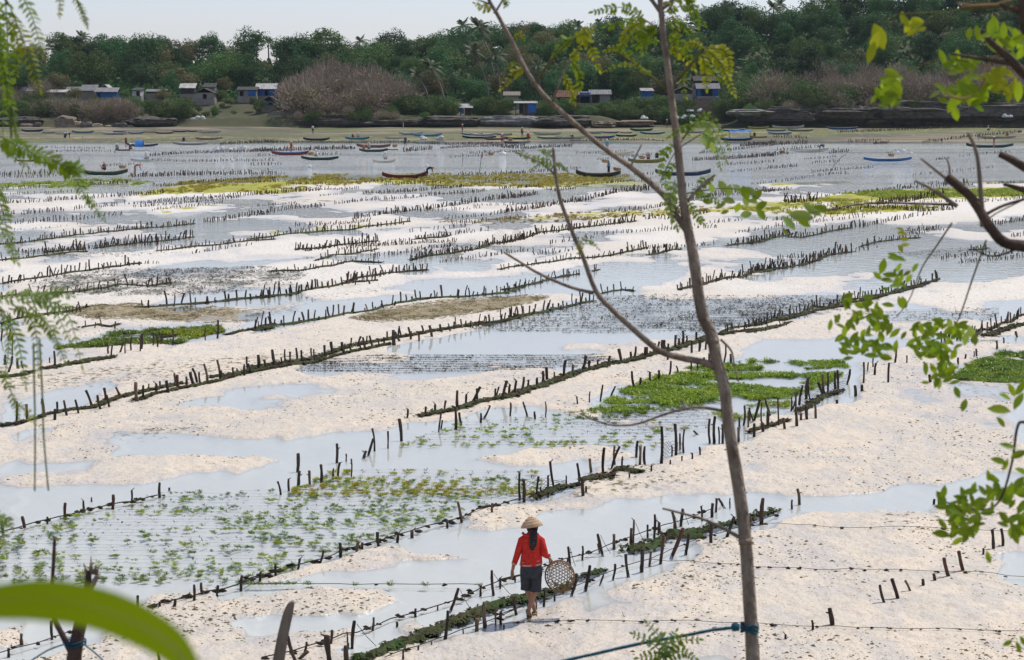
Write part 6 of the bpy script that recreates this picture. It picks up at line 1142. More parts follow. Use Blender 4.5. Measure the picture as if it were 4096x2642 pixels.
o = MB().tube([G(*rp(0,3,683,1502)), YP(*rp(0,3,730,1410), 216), YP(*rp(0,3,790,1345), 216), YP(*rp(0,3,830,1325), 216)], .03, 5).build('bent_pole', POST, None); tag(o, 'long bent pole sticking out of the far water', 'pole')
bu = MB(); n = 12; bu.add([(.22 * math.sin(R(15 * i)) * math.cos(6.283 * j / n), .22 * math.sin(R(15 * i)) * math.sin(6.283 * j / n), .1 + .22 * math.cos(R(15 * i))) for i in range(13) for j in range(n)], [(i * n + j, (i + 1) * n + j, (i + 1) * n + (j + 1) % n, i * n + (j + 1) % n) for i in range(12) for j in range(n)]); BU = bu.mesh('buoy', SACK)
for x, y, c_, lab in [(512, 1436, 1, 'white round buoy floating in far water'), (1515, 1432, 1, 'tiny white buoy near the maroon canoe'), (1988, 1385, 0, 'white buoy among far stakes')]: tag(link('buoy', BU, None, G(*rp(0, c_, x, y))), lab, 'buoy')

# ================================================================ THE WOMAN
FOOT = G(1238 * K, 1441 * K, .0); FOOT.z = max(gz1(FOOT.x, FOOT.y), .01)
wom = empty('person', FOOT, R(-4)); tag(wom, 'woman in red cardigan, grey shorts and conical straw hat walking away', 'person')
RED = nm('cardigan_red', (0.68, 0.045, 0.03), (0.46, 0.024, 0.018), 9.0, .9, .9, 22.0); SHORT = nm('shorts_grey', (0.060, 0.066, 0.078), (0.034, 0.038, 0.046), 9.0, .85, .3, 40.0)
STRIPE = nm('stripe_cream', (0.62, 0.50, 0.42), None, 20.0, .9); HAIR = nm('hair_black', (0.012, 0.010, 0.010), None, 30.0, .5)
# metres: x to the viewer's right, y away from the viewer, z up, measured from the planted foot
bv = [(.0,.02,.80),(.0,.03,1.0),(.01,.03,1.20),(.01,.03,1.31),(.01,.05,1.44),(-.13,.03,1.27),(-.21,.01,1.04),(-.275,.04,.84),(-.30,.07,.72),(.155,.03,1.27),(.215,-.02,1.04),(.255,.06,.985),(.30,.10,.92),
      (-.075,.02,.76),(-.06,.07,.43),(.045,.16,.09),(.05,.27,.035),(.085,.02,.76),(.07,-.02,.43),(-.025,-.13,.16),(-.04,-.05,.05)]
be = [(0,1),(1,2),(2,3),(3,4),(2,5),(5,6),(6,7),(7,8),(2,9),(9,10),(10,11),(11,12),(0,13),(13,14),(14,15),(15,16),(0,17),(17,18),(18,19),(19,20)]
br = [.125,.11,.095,.045,.085,.04,.036,.031,.025,.04,.036,.032,.025,.085,.058,.034,.03,.085,.050,.034,.03]
bme_ = skin_mesh(bv, be, br, 0, 2); bme_.materials.append(SKIN); link('body', bme_, wom)
def finger(mb, o, d, l, r, curl, ax):
    d = Vector(d).normalized(); ax = Vector(ax); p = Vector(o); pts = [p.copy()]
    for k in range(3): p = p + d * (l / 3); pts.append(p.copy()); d = Matrix.Rotation(curl, 3, ax) @ d
    mb.tube(pts, [r, r, r * .9, r * .7], 6)
def hand(base, dirn, side, curl, name):
    m = MB(); b = Vector(base); d = Vector(dirn).normalized(); s = Vector(side).normalized(); ax = s
    m.tube([b - d * .02, b + d * .03, b + d * .075], [.024, .030, .028], 8); 
    for i, (o_, l) in enumerate(((-.026, .06), (-.009, .07), (.009, .066), (.025, .052))): finger(m, b + d * .07 + s * o_, d, l, .0085, curl, ax)
    finger(m, b + d * .02 + s * -.03, d + s * -.7, .055, .010, curl * .6, ax); m.build(name, SKIN, wom)
hand(bv[8], (-.02, .06, -1), (.15, 1, 0), R(18), 'left_hand'); hand(bv[12], (.4, .25, -.85), (.3, 1, 0), R(48), 'right_hand')
def loft(rings, n=20, close_top=False, fold=0.0, seed=0):
    """rings: (cx, cy, z, rx, ry[, tiltx])"""
    rd_ = random.Random(seed); ph = rd_.uniform(0, 6); vs = []
    for i, q in enumerate(rings):
        cx, cy, z, rx, ry = q[:5]; tx = q[5] if len(q) > 5 else 0
        for j in range(n):
            a = 6.283 * j / n; f = 1 + fold * math.sin(a * 5 + ph + i * .25) * (i / len(rings)) + fold * .4 * math.sin(a * 9 + ph); vs.append((cx + rx * f * math.cos(a), cy + ry * f * math.sin(a), z + tx * math.cos(a)))
    m = MB(); m.add(vs, [(i * n + j, (i + 1) * n + j, (i + 1) * n + (j + 1) % n, i * n + (j + 1) % n) for i in range(len(rings) - 1) for j in range(n)]); return m
card = loft([(.01,.035,1.375,.055,.055),(.01,.035,1.345,.085,.075),(.01,.03,1.31,.145,.095),(.01,.03,1.27,.160,.105),(.01,.03,1.18,.158,.12),(.008,.025,1.08,.152,.125),(.003,.02,.98,.166,.138),(.0,.02,.90,.174,.145,.006),(-.002,.02,.845,.178,.148,.012)], 40, fold=.04, seed=2)
card.tube([(-.09,.03,1.285),(-.145,.03,1.24),(-.195,.018,1.08),(-.235,.025,.95),(-.272,.04,.845)], [.05,.062,.056,.049,.043], 12, cap=False)
card.tube([(.11,.03,1.285),(.16,.028,1.24),(.208,-.012,1.08),(.224,-.01,1.02),(.252,.038,.985)], [.05,.062,.058,.056,.044], 12, cap=False)
cg = card.build('cardigan', RED, wom)
for z, k in ((.868, 0), (.853, 1)): loft([(-.002,.02,z + .006,.1795,.1495,.011),(-.002,.02,z - .004,.1805,.1505,.012)], 40, fold=.04, seed=2).build('stripe', STRIPE, cg)
for f in (.06, .2): p = Vector((-.272,.04,.845)).lerp(Vector((-.235,.025,.95)), f); MB().tube([p, p.lerp(Vector((-.235,.025,.95)), .09)], .0455, 12, cap=False).build('cuff_stripe', STRIPE, cg)
MB().tube([(-.135,-.125,.925),(-.12,-.13,.91),(-.10,-.134,.912)], .004, 5).build('pocket_trim', STRIPE, cg); MB().tube([(.10,-.134,.94),(.125,-.128,.937),(.14,-.118,.945)], .004, 5).build('pocket_trim', STRIPE, cg)
MB().tube([(-.13,-.02,1.365),(-.10,-.06,1.345),(-.03,-.078,1.335),(.06,-.075,1.335),(.12,-.03,1.35)], .022, 8).build('collar', RED, cg)
sh = loft([(0,.02,.90,.15,.125),(0,.02,.82,.172,.142),(0,.02,.74,.178,.147),(0,.02,.66,.172,.14)], 24, fold=.03, seed=4)
for sx, cx0 in ((-1, -.078), (1, .078)): 
    q = loft([(cx0,.02,.70,.098,.125),(cx0 * 1.0,.025 + .03 * (sx < 0),.60,.094,.115),(cx0 * .95,.035 + .04 * (sx < 0),.50,.092,.105),(cx0 * .92,.035 + .05 * (sx < 0) - .03 * (sx > 0),.43,.098,.106)], 18, fold=.05, seed=5 + sx); sh.add(q.v, q.f)
sh.build('shorts', SHORT, wom)
sc_m, nt_, o_, N_, L__ = newmat('scarf_floral'); tc = N_('ShaderNodeTexCoord'); vz = N_('ShaderNodeTexVoronoi', i_Scale=34.0); L__(tc.outputs['Object'], vz.inputs[0]); rr_ = ramp(N_, [(.0, (.35, .20, .05)), (.22, (.25, .04, .03)), (.30, (.012, .012, .015)), (1, (.012, .012, .015))]); L__(vz.outputs['Distance'], rr_.inputs[0]); pb = N_('ShaderNodeBsdfPrincipled', i_Roughness=.8); L__(rr_.outputs[0], pb.inputs['Base Color']); L__(pb.outputs[0], o_.inputs[0])
loft([(.02,.05,1.50,.082,.09),(.02,.045,1.45,.094,.10),(.02,.035,1.40,.085,.09),(.02,.03,1.36,.062,.062)], 16, fold=.03).build('head_scarf', sc_m, wom)
loft([(.045,-.055,1.43,.058,.04),(.045,-.095,1.36,.062,.034),(.045,-.112,1.28,.064,.03),(.04,-.118,1.20,.060,.028),(.03,-.120,1.13,.040,.024),(.026,-.118,1.105,.012,.012)], 14, fold=.08, seed=9).build('scarf_tail', sc_m, wom)
hm2 = MB(); n = 40; pf = [(.0,.150),(.03,.146),(.075,.122),(.12,.082),(.158,.036),(.176,.002),(.172,-.006),(.115,.055),(.06,.095),(0,.11)]
hm2.add([(r * math.cos(6.283 * j / n) * (1 + .012 * (j % 2)), r * math.sin(6.283 * j / n), z - .006 * (j % 2)) for r, z in pf for j in range(n)], [(i * n + j, i * n + (j + 1) % n, (i + 1) * n + (j + 1) % n, (i + 1) * n + j) for i in range(len(pf) - 1) for j in range(n)])
hat = hm2.build('conical_hat', STRAW, wom, loc=(.012, .035, 1.465)); hat.rotation_euler = (R(-6), R(-9), 0)
for k in range(4):
    r0 = (.04, .085, .125, .16)[k]; zz = (.142, .114, .076, .033)[k]; MB().tube([(r0 * math.cos(6.283 * j / 28), r0 * math.sin(6.283 * j / 28), zz + .001) for j in range(29)], .0028, 4, cap=False).build('hat_hoop', STRAW, hat)
SOLE = nm('sandal_sole', (0.30, 0.20, 0.06), (0.22, 0.14, 0.05), 12.0, .8); STRAP = nm('sandal_strap', (0.02, 0.16, 0.10), None, 8.0, .5)
def sandal(c, tilt, yaw):
    m = MB(); pr = [(-.12,.034),(-.06,.036),(0,.036),(.06,.045),(.10,.040),(.125,.016)]; vs = []
    for y, w in pr: vs += [(-w, y, 0), (w, y, 0), (w, y, .016), (-w, y, .016)]
    m.add(vs, [(i * 4 + a, (i + 1) * 4 + a, (i + 1) * 4 + (a + 1) % 4, i * 4 + (a + 1) % 4) for i in range(len(pr) - 1) for a in range(4)] + [(0, 1, 2, 3), (23, 22, 21, 20)])
    o = m.build('sandal', SOLE, wom, smooth=False, loc=c); o.rotation_euler = (tilt, 0, yaw); MB().tube([(-.04,.0,.012),(-.01,.06,.05),(.0,.085,.018)], .006, 5).build('strap', STRAP, o); MB().tube([(.04,.0,.012),(.01,.06,.05),(.0,.085,.018)], .006, 5).build('strap', STRAP, o)
sandal((-.03, -.07, .06), R(-48), R(-8)); sandal((.05, .20, .004), R(-4), R(6))
# big hexagonal-weave basket held by its rim
CANE = nm('cane', (0.24, 0.145, 0.08), (0.11, 0.065, 0.035), 18.0, .8, .3, 60.0)
bsk = empty('basket', FOOT + Vector((.46, .04, .655))); tag(bsk, 'large open hexagon-weave cane basket in the woman\'s hand', 'basket')
RB, DB = .275, .20
def dome(x, y):
    r = math.hypot(x, y) / RB; return Vector((x * (1 - .10 * r), y * (1 - .10 * r), DB * (1 - min(1, r) ** 2.4) ** .8 if r < 1 else 0))
for fam in range(3):
    an = R(60 * fam + 8); cx_, sy_ = math.cos(an), math.sin(an); k = 0; off = -RB + .028
    while off < RB:
        hl = math.sqrt(max(0, RB * RB - off * off)); 
        if hl > .04:
            pts = [dome(cx_ * t - sy_ * off, sy_ * t + cx_ * off) for t in [(-1 + 2 * i / 12) * hl * .995 for i in range(13)]]; MB().tube(pts, .0056, 5).build('cane_strip', CANE, bsk)
        off += .047
rim = [(RB * .9 * math.cos(6.283 * i / 36), RB * .9 * math.sin(6.283 * i / 36), 0) for i in range(37)]; MB().tube(rim, .0125, 7, cap=False).build('rim', CANE, bsk)
for zz in (.05, .11): 
    r2 = RB * (1 - (zz / DB) ** 1.25) ** .4167; MB().tube([tuple(dome(r2 * math.cos(6.283 * i / 30), r2 * math.sin(6.283 * i / 30))) for i in range(31)], .006, 5, cap=False).build('hoop', CANE, bsk)
bsk.rotation_euler = (R(72), R(-12), R(24))
# ================================================================ FOREGROUND: saplings, branches, leaves (all in picture points of the 2388-wide view + distance)
def DP(x, y, d): return AT(x * K, y * K, d)
def pxr(w, d): return w * K / FPX * d / 2
BRK = nm('sapling_bark', (0.42, 0.33, 0.25), (0.18, 0.13, 0.095), 38.0, .85, .9, 110.0, 0, (1, 1, .4)); BRKD = nm('branch_bark_dark', (0.13, 0.085, 0.06), (0.06, 0.04, 0.03), 16.0, .85, .6, 70.0)
BRKG = nm('twig_green', (0.17, 0.16, 0.03), (0.11, 0.10, 0.03), 12.0, .8); VINE = nm('vine_tan', (0.42, 0.25, 0.12), (0.30, 0.17, 0.08), 10.0, .8); DEADW = nm('dead_wood', (0.32, 0.25, 0.19), (0.18, 0.13, 0.10), 20.0, .9, .5, 80.0, 0, (1, 1, .3))
LFY = leafm('leaflet_yellow_green', (0.21, 0.26, 0.015), (0.28, 0.28, 0.02), .5, 6.0, .15, .5, (0.50, 0.52, 0.02))
LFG = leafm('leaflet_green', (0.11, 0.20, 0.015), (0.16, 0.25, 0.02), .5, 6.0, .2, .5, (0.34, 0.46, 0.02))
LFP = leafm('leaflet_pale', (0.20, 0.31, 0.09), (0.27, 0.37, 0.11), .4, 6.0, .2, .45, (0.40, 0.52, 0.08))
LFV = leafm('leaf_vivid', (0.16, 0.28, 0.02), (0.24, 0.34, 0.03), .5, 8.0, .2, .45, (0.44, 0.58, 0.02))
LFB = leafm('blade_green', (0.13, 0.19, 0.003), (0.16, 0.21, 0.003), .5, 8.0, .0, .9, (0.32, 0.40, 0.002), 0.03)
def dpath(pts, d, sub=4):
    """pts: (x, y[, depth offset])"""
    return smooth_path([DP(p[0], p[1], d + (p[2] if len(p) > 2 else 0)) for p in pts], sub)
def limb(name, pts, w0, w1, d, mat, parent, n=9, sub=4, ws=None):
    P = dpath(pts, d, sub); k = len(P); o = parent.location if parent else Vector((0, 0, 0))
    if ws: rr = [pxr(np.interp(i / (k - 1) * (len(ws) - 1), range(len(ws)), ws), d) for i in range(k)]
    else: rr = [pxr(w0 + (w1 - w0) * i / (k - 1), d) for i in range(k)]
    return MB().tube([p - o for p in P], rr, n, wob=.05).build(name, mat, parent)
def leaf_shape(L_, W_, fold=.25, curl=.15, n=5):
    vs = []; fs = []
    for i in range(n + 1):
        t = i / n; w = W_ * .5 * math.sin(math.pi * min(1, t * .97 + .015)) ** .75; z = -curl * L_ * t * t; vs += [(-w, t * L_, z + fold * w), (0, t * L_, z), (w, t * L_, z + fold * w)]
    for i in range(n):
        a = i * 3; fs += [(a, a + 1, a + 4, a + 3), (a + 1, a + 2, a + 5, a + 4)]
    return vs, fs
LS, LSF = leaf_shape(1, .46, .2, .12, 4)
def add_leaf(m, p, d, nrm, L_, W_):
    d = d.normalized(); x = d.cross(nrm); 
    if x.length < 1e-6: x = Vector((1, 0, 0))
    x.normalize(); z = x.cross(d); m.add([p + x * (v[0] * W_ / .46) + d * (v[1] * L_) + z * (v[2] * L_) for v in LS], LSF)
def frond(pts, d, ll, mat, parent, pairs=12, seed=0, wr=.5, rw=3.0, face=None, skip=.12, name='leaf'):
    """feathery leaf: midrib with paired leaflets; ll = leaflet length in picture points"""
    rd_ = random.Random(seed + int(pts[0][0] * 7 + pts[0][1])); P = dpath(pts, d, 8); o = parent.location; m = MB(); k = len(P); m.tube([p - o for p in P], [pxr(rw * (1 - .6 * i / k), d) for i in range(k)], 4)
    view = FW * -1; nn = (view + Vector((rd_.uniform(-.5, .5), 0, rd_.uniform(.2, .9)))).normalized() if face is None else Vector(face).normalized()
    for i in range(pairs):
        t = skip + (1 - skip) * (i + .5) / pairs; q = P[min(k - 1, int(t * (k - 1)))] - o; tg = (P[min(k - 1, int(t * (k - 1)) + 1)] - P[max(0, int(t * (k - 1)) - 1)]).normalized(); side = tg.cross(nn).normalized(); s = 1 - .45 * abs(t - .45) * 2
        for sg in (-1, 1):
            l = pxr(2 * ll * s * rd_.uniform(.8, 1.15), d); dr = side * sg + tg * rd_.uniform(.25, .6) + Vector((0, 0, rd_.uniform(-.5, .0))) + nn * rd_.uniform(-.3, .3)
            add_leaf(m, q, dr, nn + Vector((rd_.uniform(-.5, .5), rd_.uniform(-.5, .5), rd_.uniform(-.2, .5))), l, l * wr)
    tgl = (P[-1] - P[-2]); l = pxr(2 * ll * .7, d); add_leaf(m, P[-1] - o, tgl, nn, l, l * wr); return m.build(name, mat, parent)
def rooted(x, y, d, name, lab, cat='tree'):
    p = DP(x, y, d); e = empty(name, (p.x, p.y, bank_z(p.x, p.y) - .05)); tag(e, lab, cat); return e, p
# --- the slender sapling
T = 5.0
sap, p = rooted(1757, 1540, T, 'sapling', 'slender grey-brown sapling with feathery leaves crossing the whole view')
TR = [(1757,1560),(1748,1400),(1738,1260),(1720,1120),(1700,1000),(1688,900),(1670,840),(1660,785),(1640,740),(1628,680),(1617,600),(1605,540),(1595,480),(1588,420),(1580,340),(1570,260),(1560,180),(1552,120),(1545,60),(1540,0),(1536,-120),(1530,-300)]
low = [sap.location + Vector((p.x - sap.location.x + .02, 0, .0)), ]
tp = [Vector((DP(1765, 1560, T).x, p.y, sap.location.z))] + dpath(TR, T, 4); ws_ = [34] + [float(np.interp(i / (len(tp) - 2), np.linspace(0, 1, 12), [33, 30, 28, 27, 28, 26, 22, 19, 16, 15, 13, 9])) for i in range(len(tp) - 1)]
MB().tube([q - sap.location for q in tp], [pxr(w, T) for w in ws_], 12, wob=.045).build('trunk', BRK, sap)
for y_, xk in ((1262, 1738), (795, 1661), (520, 1602)): c = DP(xk, y_, T) - sap.location; r0 = pxr(float(np.interp(y_, [0, 500, 800, 1500], [14, 20, 30, 33])), T); MB().tube([c - Vector((0, 0, r0 * .5)), c, c + Vector((0, 0, r0 * .5))], [r0 * .97, r0 * 1.08, r0 * .97], 12, wob=.06).build('knot', BRK, sap)
BRN = [([(1607,548),(1575,500),(1555,465),(1520,430),(1470,390),(1400,340),(1330,280),(1270,225),(1230,170),(1190,90),(1160,35),(1140,0),(1120,-60)],17,8,BRK),
 ([(1668,856),(1640,845),(1590,835),(1540,820),(1490,780),(1430,725),(1390,680),(1360,600),(1330,530),(1305,460),(1295,400),(1290,345)],18,7,BRK),
 ([(1385,684),(1330,670),(1260,640),(1210,610),(1174,588)],9,5,BRK),([(1298,412),(1260,380),(1200,355)],6,4,BRK),([(1728,1256),(1700,1240),(1650,1215),(1600,1200),(1545,1186)],10,5,BRK),
 ([(1682,958),(1630,950),(1590,955),(1540,970),(1490,988),(1440,993),(1400,985),(1365,970),(1355,955)],8,3,BRK),([(1605,958),(1596,945),(1590,930)],4,2,BRK),([(1680,792),(1705,818),(1712,850),(1722,892)],6,3,BRK),
 ([(1248,196),(1290,135),(1342,86)],7,4,BRKG),([(1288,238),(1310,180),(1332,138)],6,3,BRK),([(1468,394),(1482,365),(1497,336)],6,3,BRK),([(1578,190),(1610,152),(1645,110)],8,6,BRKG),([(1552,208),(1500,163),(1432,118)],5,4,BRKG),([(1546,78),(1525,60),(1500,45)],4,3,BRK),
 ([(1548,40),(1530,15),(1512,-10)],11,9,BRK),([(1545,20),(1565,5),(1585,-20)],10,8,BRK),([(1152,32),(1162,18),(1172,0),(1178,-20)],6,4,BRK),([(1142,10),(1125,4),(1105,-4)],5,3,BRK),([(1602,470),(1640,430),(1668,408)],8,6,BRK),([(1582,345),(1600,335),(1640,310)],4,3,BRK),([(1540,425),(1560,380),(1590,330),(1620,290)],3,2,BRK),([(1570,500),(1590,470),(1605,455)],4,3,BRK)]
for pts, a, b, mt in BRN: limb('branch', pts, a, b, T, mt, sap, 7)
FRD = [  # control points, leaflet length, leaflet pairs, material
 ([(1340,88),(1372,100),(1397,162)],16,10,LFY),([(1338,92),(1318,96),(1292,128)],16,9,LFG),([(1340,88),(1362,78),(1382,66)],15,7,LFY),([(1330,140),(1350,170),(1352,205)],14,8,LFG),([(1330,140),(1340,130),(1352,110)],14,7,LFY),([(1315,170),(1328,205),(1340,240)],12,8,LFY),([(1310,180),(1340,210),(1332,232)],12,6,LFY),
 ([(1222,160),(1200,172),(1170,206)],14,9,LFY),([(1210,150),(1195,150),(1182,160)],10,5,LFG),([(1150,18),(1130,20),(1110,10)],12,5,LFY),([(1195,90),(1215,80),(1222,92)],9,5,LFY),([(1172,0),(1182,5),(1178,14)],10,4,LFG),
 ([(1505,48),(1455,18),(1385,28)],17,12,LFG),([(1512,52),(1470,50),(1415,62)],18,11,LFG),([(1530,70),(1490,75),(1445,112)],18,11,LFG),([(1505,45),(1470,68),(1450,98)],17,9,LFY),([(1540,100),(1505,92),(1465,125)],17,10,LFG),([(1530,60),(1510,85),(1500,120)],17,9,LFG),
 ([(1548,30),(1600,15),(1640,55)],17,11,LFG),([(1555,60),(1590,55),(1626,100)],17,10,LFG),([(1560,20),(1595,-10),(1622,25)],17,9,LFY),([(1556,85),(1585,95),(1610,130)],16,9,LFG),([(1560,110),(1590,125),(1618,160)],15,8,LFY),([(1585,-20),(1615,10),(1628,60)],15,9,LFG),([(1585,-25),(1560,5),(1570,40)],14,7,LFY),
 ([(1645,112),(1692,122),(1702,176)],17,12,LFY),([(1642,114),(1680,148),(1712,218)],16,13,LFY),([(1635,120),(1645,160),(1648,206)],15,9,LFY),([(1625,132),(1660,165),(1690,192)],15,9,LFG),([(1640,112),(1615,100),(1600,108)],13,7,LFY),([(1600,160),(1590,190),(1600,225)],12,8,LFG),
 ([(1470,140),(1440,112),(1412,118)],10,8,LFY),([(1520,170),(1500,165),(1478,140)],8,7,LFY),([(1490,155),(1450,150),(1412,166)],10,7,LFY),([(1580,60),(1570,90),(1578,130)],14,8,LFY),
 ([(1590,325),(1650,268),(1700,345)],13,12,LFG),([(1605,300),(1655,290),(1692,372)],14,12,LFP),([(1640,310),(1665,330),(1680,390)],14,10,LFP),([(1620,290),(1590,300),(1560,320)],12,8,LFG),([(1575,335),(1550,360),(1540,400)],14,8,LFG),([(1575,380),(1555,405),(1552,430)],14,7,LFG),([(1575,420),(1562,455),(1565,500)],18,8,LFP),([(1585,440),(1565,480),(1578,530)],18,8,LFP),
 ([(1665,410),(1640,425),(1618,450)],16,7,LFG),([(1620,450),(1650,460),(1680,470)],17,6,LFG),([(1605,470),(1625,500),(1640,520)],14,6,LFG),([(1205,355),(1245,370),(1275,372)],11,8,LFG),([(1295,390),(1270,380),(1240,395)],12,7,LFG),([(1292,380),(1310,385),(1322,400)],10,5,LFG),([(1290,370),(1275,355),(1262,352)],10,5,LFG),([(1355,600),(1352,575),(1362,555)],10,4,LFY),([(1360,560),(1380,565),(1395,580)],9,4,LFG)]
for i, (pts, ll, n, mt) in enumerate(FRD): frond(pts, T + .12 * math.sin(i * 2.1), ll * 1.2, mt, sap, n + 1, i, .5, 3.0)
def sprig(stem, leaves, d, w, lab, mat, smat=BRKG, L_=42, name='leafy_twig', wr=.46, seed=0, parent=None):
    """stem path + single oval leaves, each leaf a part"""
    rd_ = random.Random(seed); P = dpath(stem, d, 5); e = parent or tag(empty(name, P[0]), lab, 'twig'); o = e.location
    MB().tube([p - o for p in P], [pxr(w * (1 - .6 * i / len(P)), d) for i in range(len(P))], 5).build('stem', smat, e)
    for q in leaves:
        x, y, an = q[:3]; s = q[3] if len(q) > 3 else 1.0; mt = q[4] if len(q) > 4 else mat; dd = d + rd_.uniform(-.15, .15); c = DP(x, y, dd); l = pxr(2 * L_ * s * rd_.uniform(.88, 1.12), dd); a = R(an); dr = Vector((math.cos(a), rd_.uniform(-.45, .45), -math.sin(a))); m = MB(); nn = Vector((rd_.uniform(-.6, .6), -1, rd_.uniform(.1, 1.0))); add_leaf(m, c - o - dr.normalized() * l * .5, dr, nn, l, l * wr * rd_.uniform(.85, 1.15))
        m.build('leaf', mt, e)
    return e
def cloud(cx, cy, rx, ry, n, seed, mat=None):
    r_ = random.Random(seed); return [(cx + r_.gauss(0, .45) * rx, cy + r_.gauss(0, .45) * ry, r_.uniform(0, 360), r_.uniform(.7, 1.15)) + ((mat,) if mat else ()) for _ in range(int(n * 1.9))]
# leaves on the twig that leaves the sapling to the side
sprig([(1600,452),(1680,440),(1730,445),(1780,470)], [(1660,440,80,.7),(1685,435,60,.9),(1700,445,100,1),(1720,440,40,1),(1738,450,70,1.1,LFG),(1750,445,30,1),(1765,455,300,1,LFG),(1755,470,200,.9,LFG),(1775,480,320,.9,LFG),(1740,470,250,.8),(1700,468,200,.9),(1680,480,160,.7),(1720,485,110,.8,LFG),(1775,500,240,.9,LFG),(1650,470,190,.7),(1690,495,170,.7,LFG),(1740,500,170,.8)], T, 4, None, LFP, BRKG, 34, wr=.6, seed=1, parent=sap)
sprig([(1640,310),(1648,320),(1655,330)], [(1650,318,90,1.2,LFP),(1655,335,300,1.1,LFP),(1640,330,240,1.0,LFP),(1662,345,250,.9,LFP)], T, 3, None, LFP, BRKG, 34, wr=.55, seed=2, parent=sap)
# --- blue rope tied to the sapling
ROPEB = nm('rope_teal', (0.015, 0.14, 0.20), (0.02, 0.09, 0.13), 40.0, .8, .5, 200.0)
e = empty('blue_rope', DP(1722, 1463, T)); tag(e, 'teal blue rope tied round the sapling and leading off low', 'rope'); MB().tube([q - e.location for q in dpath([(1722,1463),(1660,1470),(1600,1482),(1500,1500),(1400,1522),(1300,1545),(1200,1568)], T, 5)], pxr(8, T), 7, wob=.1).build('rope', ROPEB, e)
for k in range(3):
    cc = DP(1748, 1458 + 6 * k, T); r0 = pxr(33, T) + .003; MB().tube([cc + Vector((r0 * math.cos(6.283 * j / 18), r0 * math.sin(6.283 * j / 18), .004 * math.sin(j + k))) - e.location for j in range(19)], pxr(6, T), 6, cap=False).build('coil', ROPEB, e)
kn = DP(1715, 1463, T - .03) - e.location; MB().tube([kn + Vector((-.008, 0, -.008)), kn, kn + Vector((.008, 0, .008))], [.006, .013, .006], 8, wob=.2).build('knot', ROPEB, e)
# --- seedling under the rope
sd, p = rooted(1560, 1560, 4.9, 'seedling', 'feathery green seedling under the blue rope', 'plant')
MB().tube([Vector((0, 0, 0)), DP(1560, 1560, 4.9) - sd.location, DP(1552, 1535, 4.9) - sd.location], [.006, .005, .003], 6).build('stem', BRKG, sd)
for i, (pts, ll, n, mt) in enumerate([([(1552,1535),(1540,1490),(1510,1455)],20,8,LFP),([(1552,1535),(1520,1500),(1478,1480)],18,8,LFP),([(1552,1535),(1580,1495),(1628,1492)],20,8,LFG),([(1552,1535),(1590,1520),(1620,1535)],20,7,LFG),([(1552,1540),(1530,1530),(1490,1535)],20,7,LFG),([(1552,1540),(1560,1500),(1575,1475)],18,7,LFP)]): frond(pts, 4.9, ll, mt, sd, n, i, .5, 3)
# --- cut stump with shoots, bottom corner
stp, p = rooted(170, 1560, 5.2, 'cut_stump', 'forked cut stump with a red shoot and a blue rope tied round it')
MB().tube([Vector((0, 0, 0))] + [q - stp.location for q in dpath([(170,1560),(178,1500),(190,1440),(202,1380)], 5.2, 3)], [pxr(40, 5.2)] + [pxr(w, 5.2) for w in np.linspace(38, 24, 10)], 10, wob=.06).build('trunk', nm('stump_bark', (0.13, 0.075, 0.06), (0.075, 0.045, 0.04), 20.0, .85, .5, 80.0), stp)
for pts, a, b in (([(202,1385),(206,1350),(208,1332)],18,12), ([(203,1385),(218,1360),(228,1342)],16,10), ([(165,1520),(145,1480),(125,1440),(120,1400),(124,1330),(128,1252)],16,7)): limb('shoot', pts, a, b, 5.2, BRKD if a > 17 else DEADW if b == 10 else MATS['stump_bark'], stp, 8)
for k in range(5): b_ = DP(204 + 5 * k, 1340, 5.2) - stp.location; MB().tube([b_, b_ + Vector((random.uniform(-.01, .012), 0, random.uniform(.02, .05)))], [.006, .001], 4).build('splinter', DEADW, stp)
e = empty('blue_string', DP(165, 1500, 5.2)); tag(e, 'teal string tied round the cut stump', 'rope'); r0 = pxr(36, 5.2) + .004
for k in range(2): cc = DP(178, 1496 + 7 * k, 5.2); MB().tube([cc + Vector((r0 * math.cos(6.283 * j / 16), r0 * math.sin(6.283 * j / 16), .003 * math.sin(j))) - e.location for j in range(17)], pxr(5, 5.2), 5, cap=False).build('coil', ROPEB, e)
for pts in ([(150,1503),(110,1518),(60,1550)], [(195,1503),(220,1522),(250,1550)]): MB().tube([q - e.location for q in dpath(pts, 5.15, 4)], pxr(4, 5.2), 5).build('end', ROPEB, e)
# --- split plank
pk, p = rooted(650, 1560, 6.5, 'split_plank', 'split grey plank stuck upright in the bank', 'plank'); P = [q - pk.location for q in dpath([(640,1600),(652,1530),(663,1470),(675,1420),(682,1402)], 6.5, 3)]; m = MB(); n = len(P); vs = []
for i, q in enumerate(P):
    w = pxr(float(np.interp(i / (n - 1), [0, .7, .9, 1], [30, 24, 15, 5])), 6.5); vs += [q + Vector((-w, -.008, 0)), q + Vector((w, -.012, 0)), q + Vector((w * .9, .012, 0)), q + Vector((-w, .01, 0))]
m.add(vs, [(i * 4 + a, i * 4 + (a + 1) % 4, (i + 1) * 4 + (a + 1) % 4, (i + 1) * 4 + a) for i in range(n - 1) for a in range(4)] + [(n * 4 - 4, n * 4 - 3, n * 4 - 2, n * 4 - 1)]); m.tube([Vector((0, 0, -.05)), P[0]], [.03, .03], 5); m.build('plank', DEADW, pk, smooth=False)
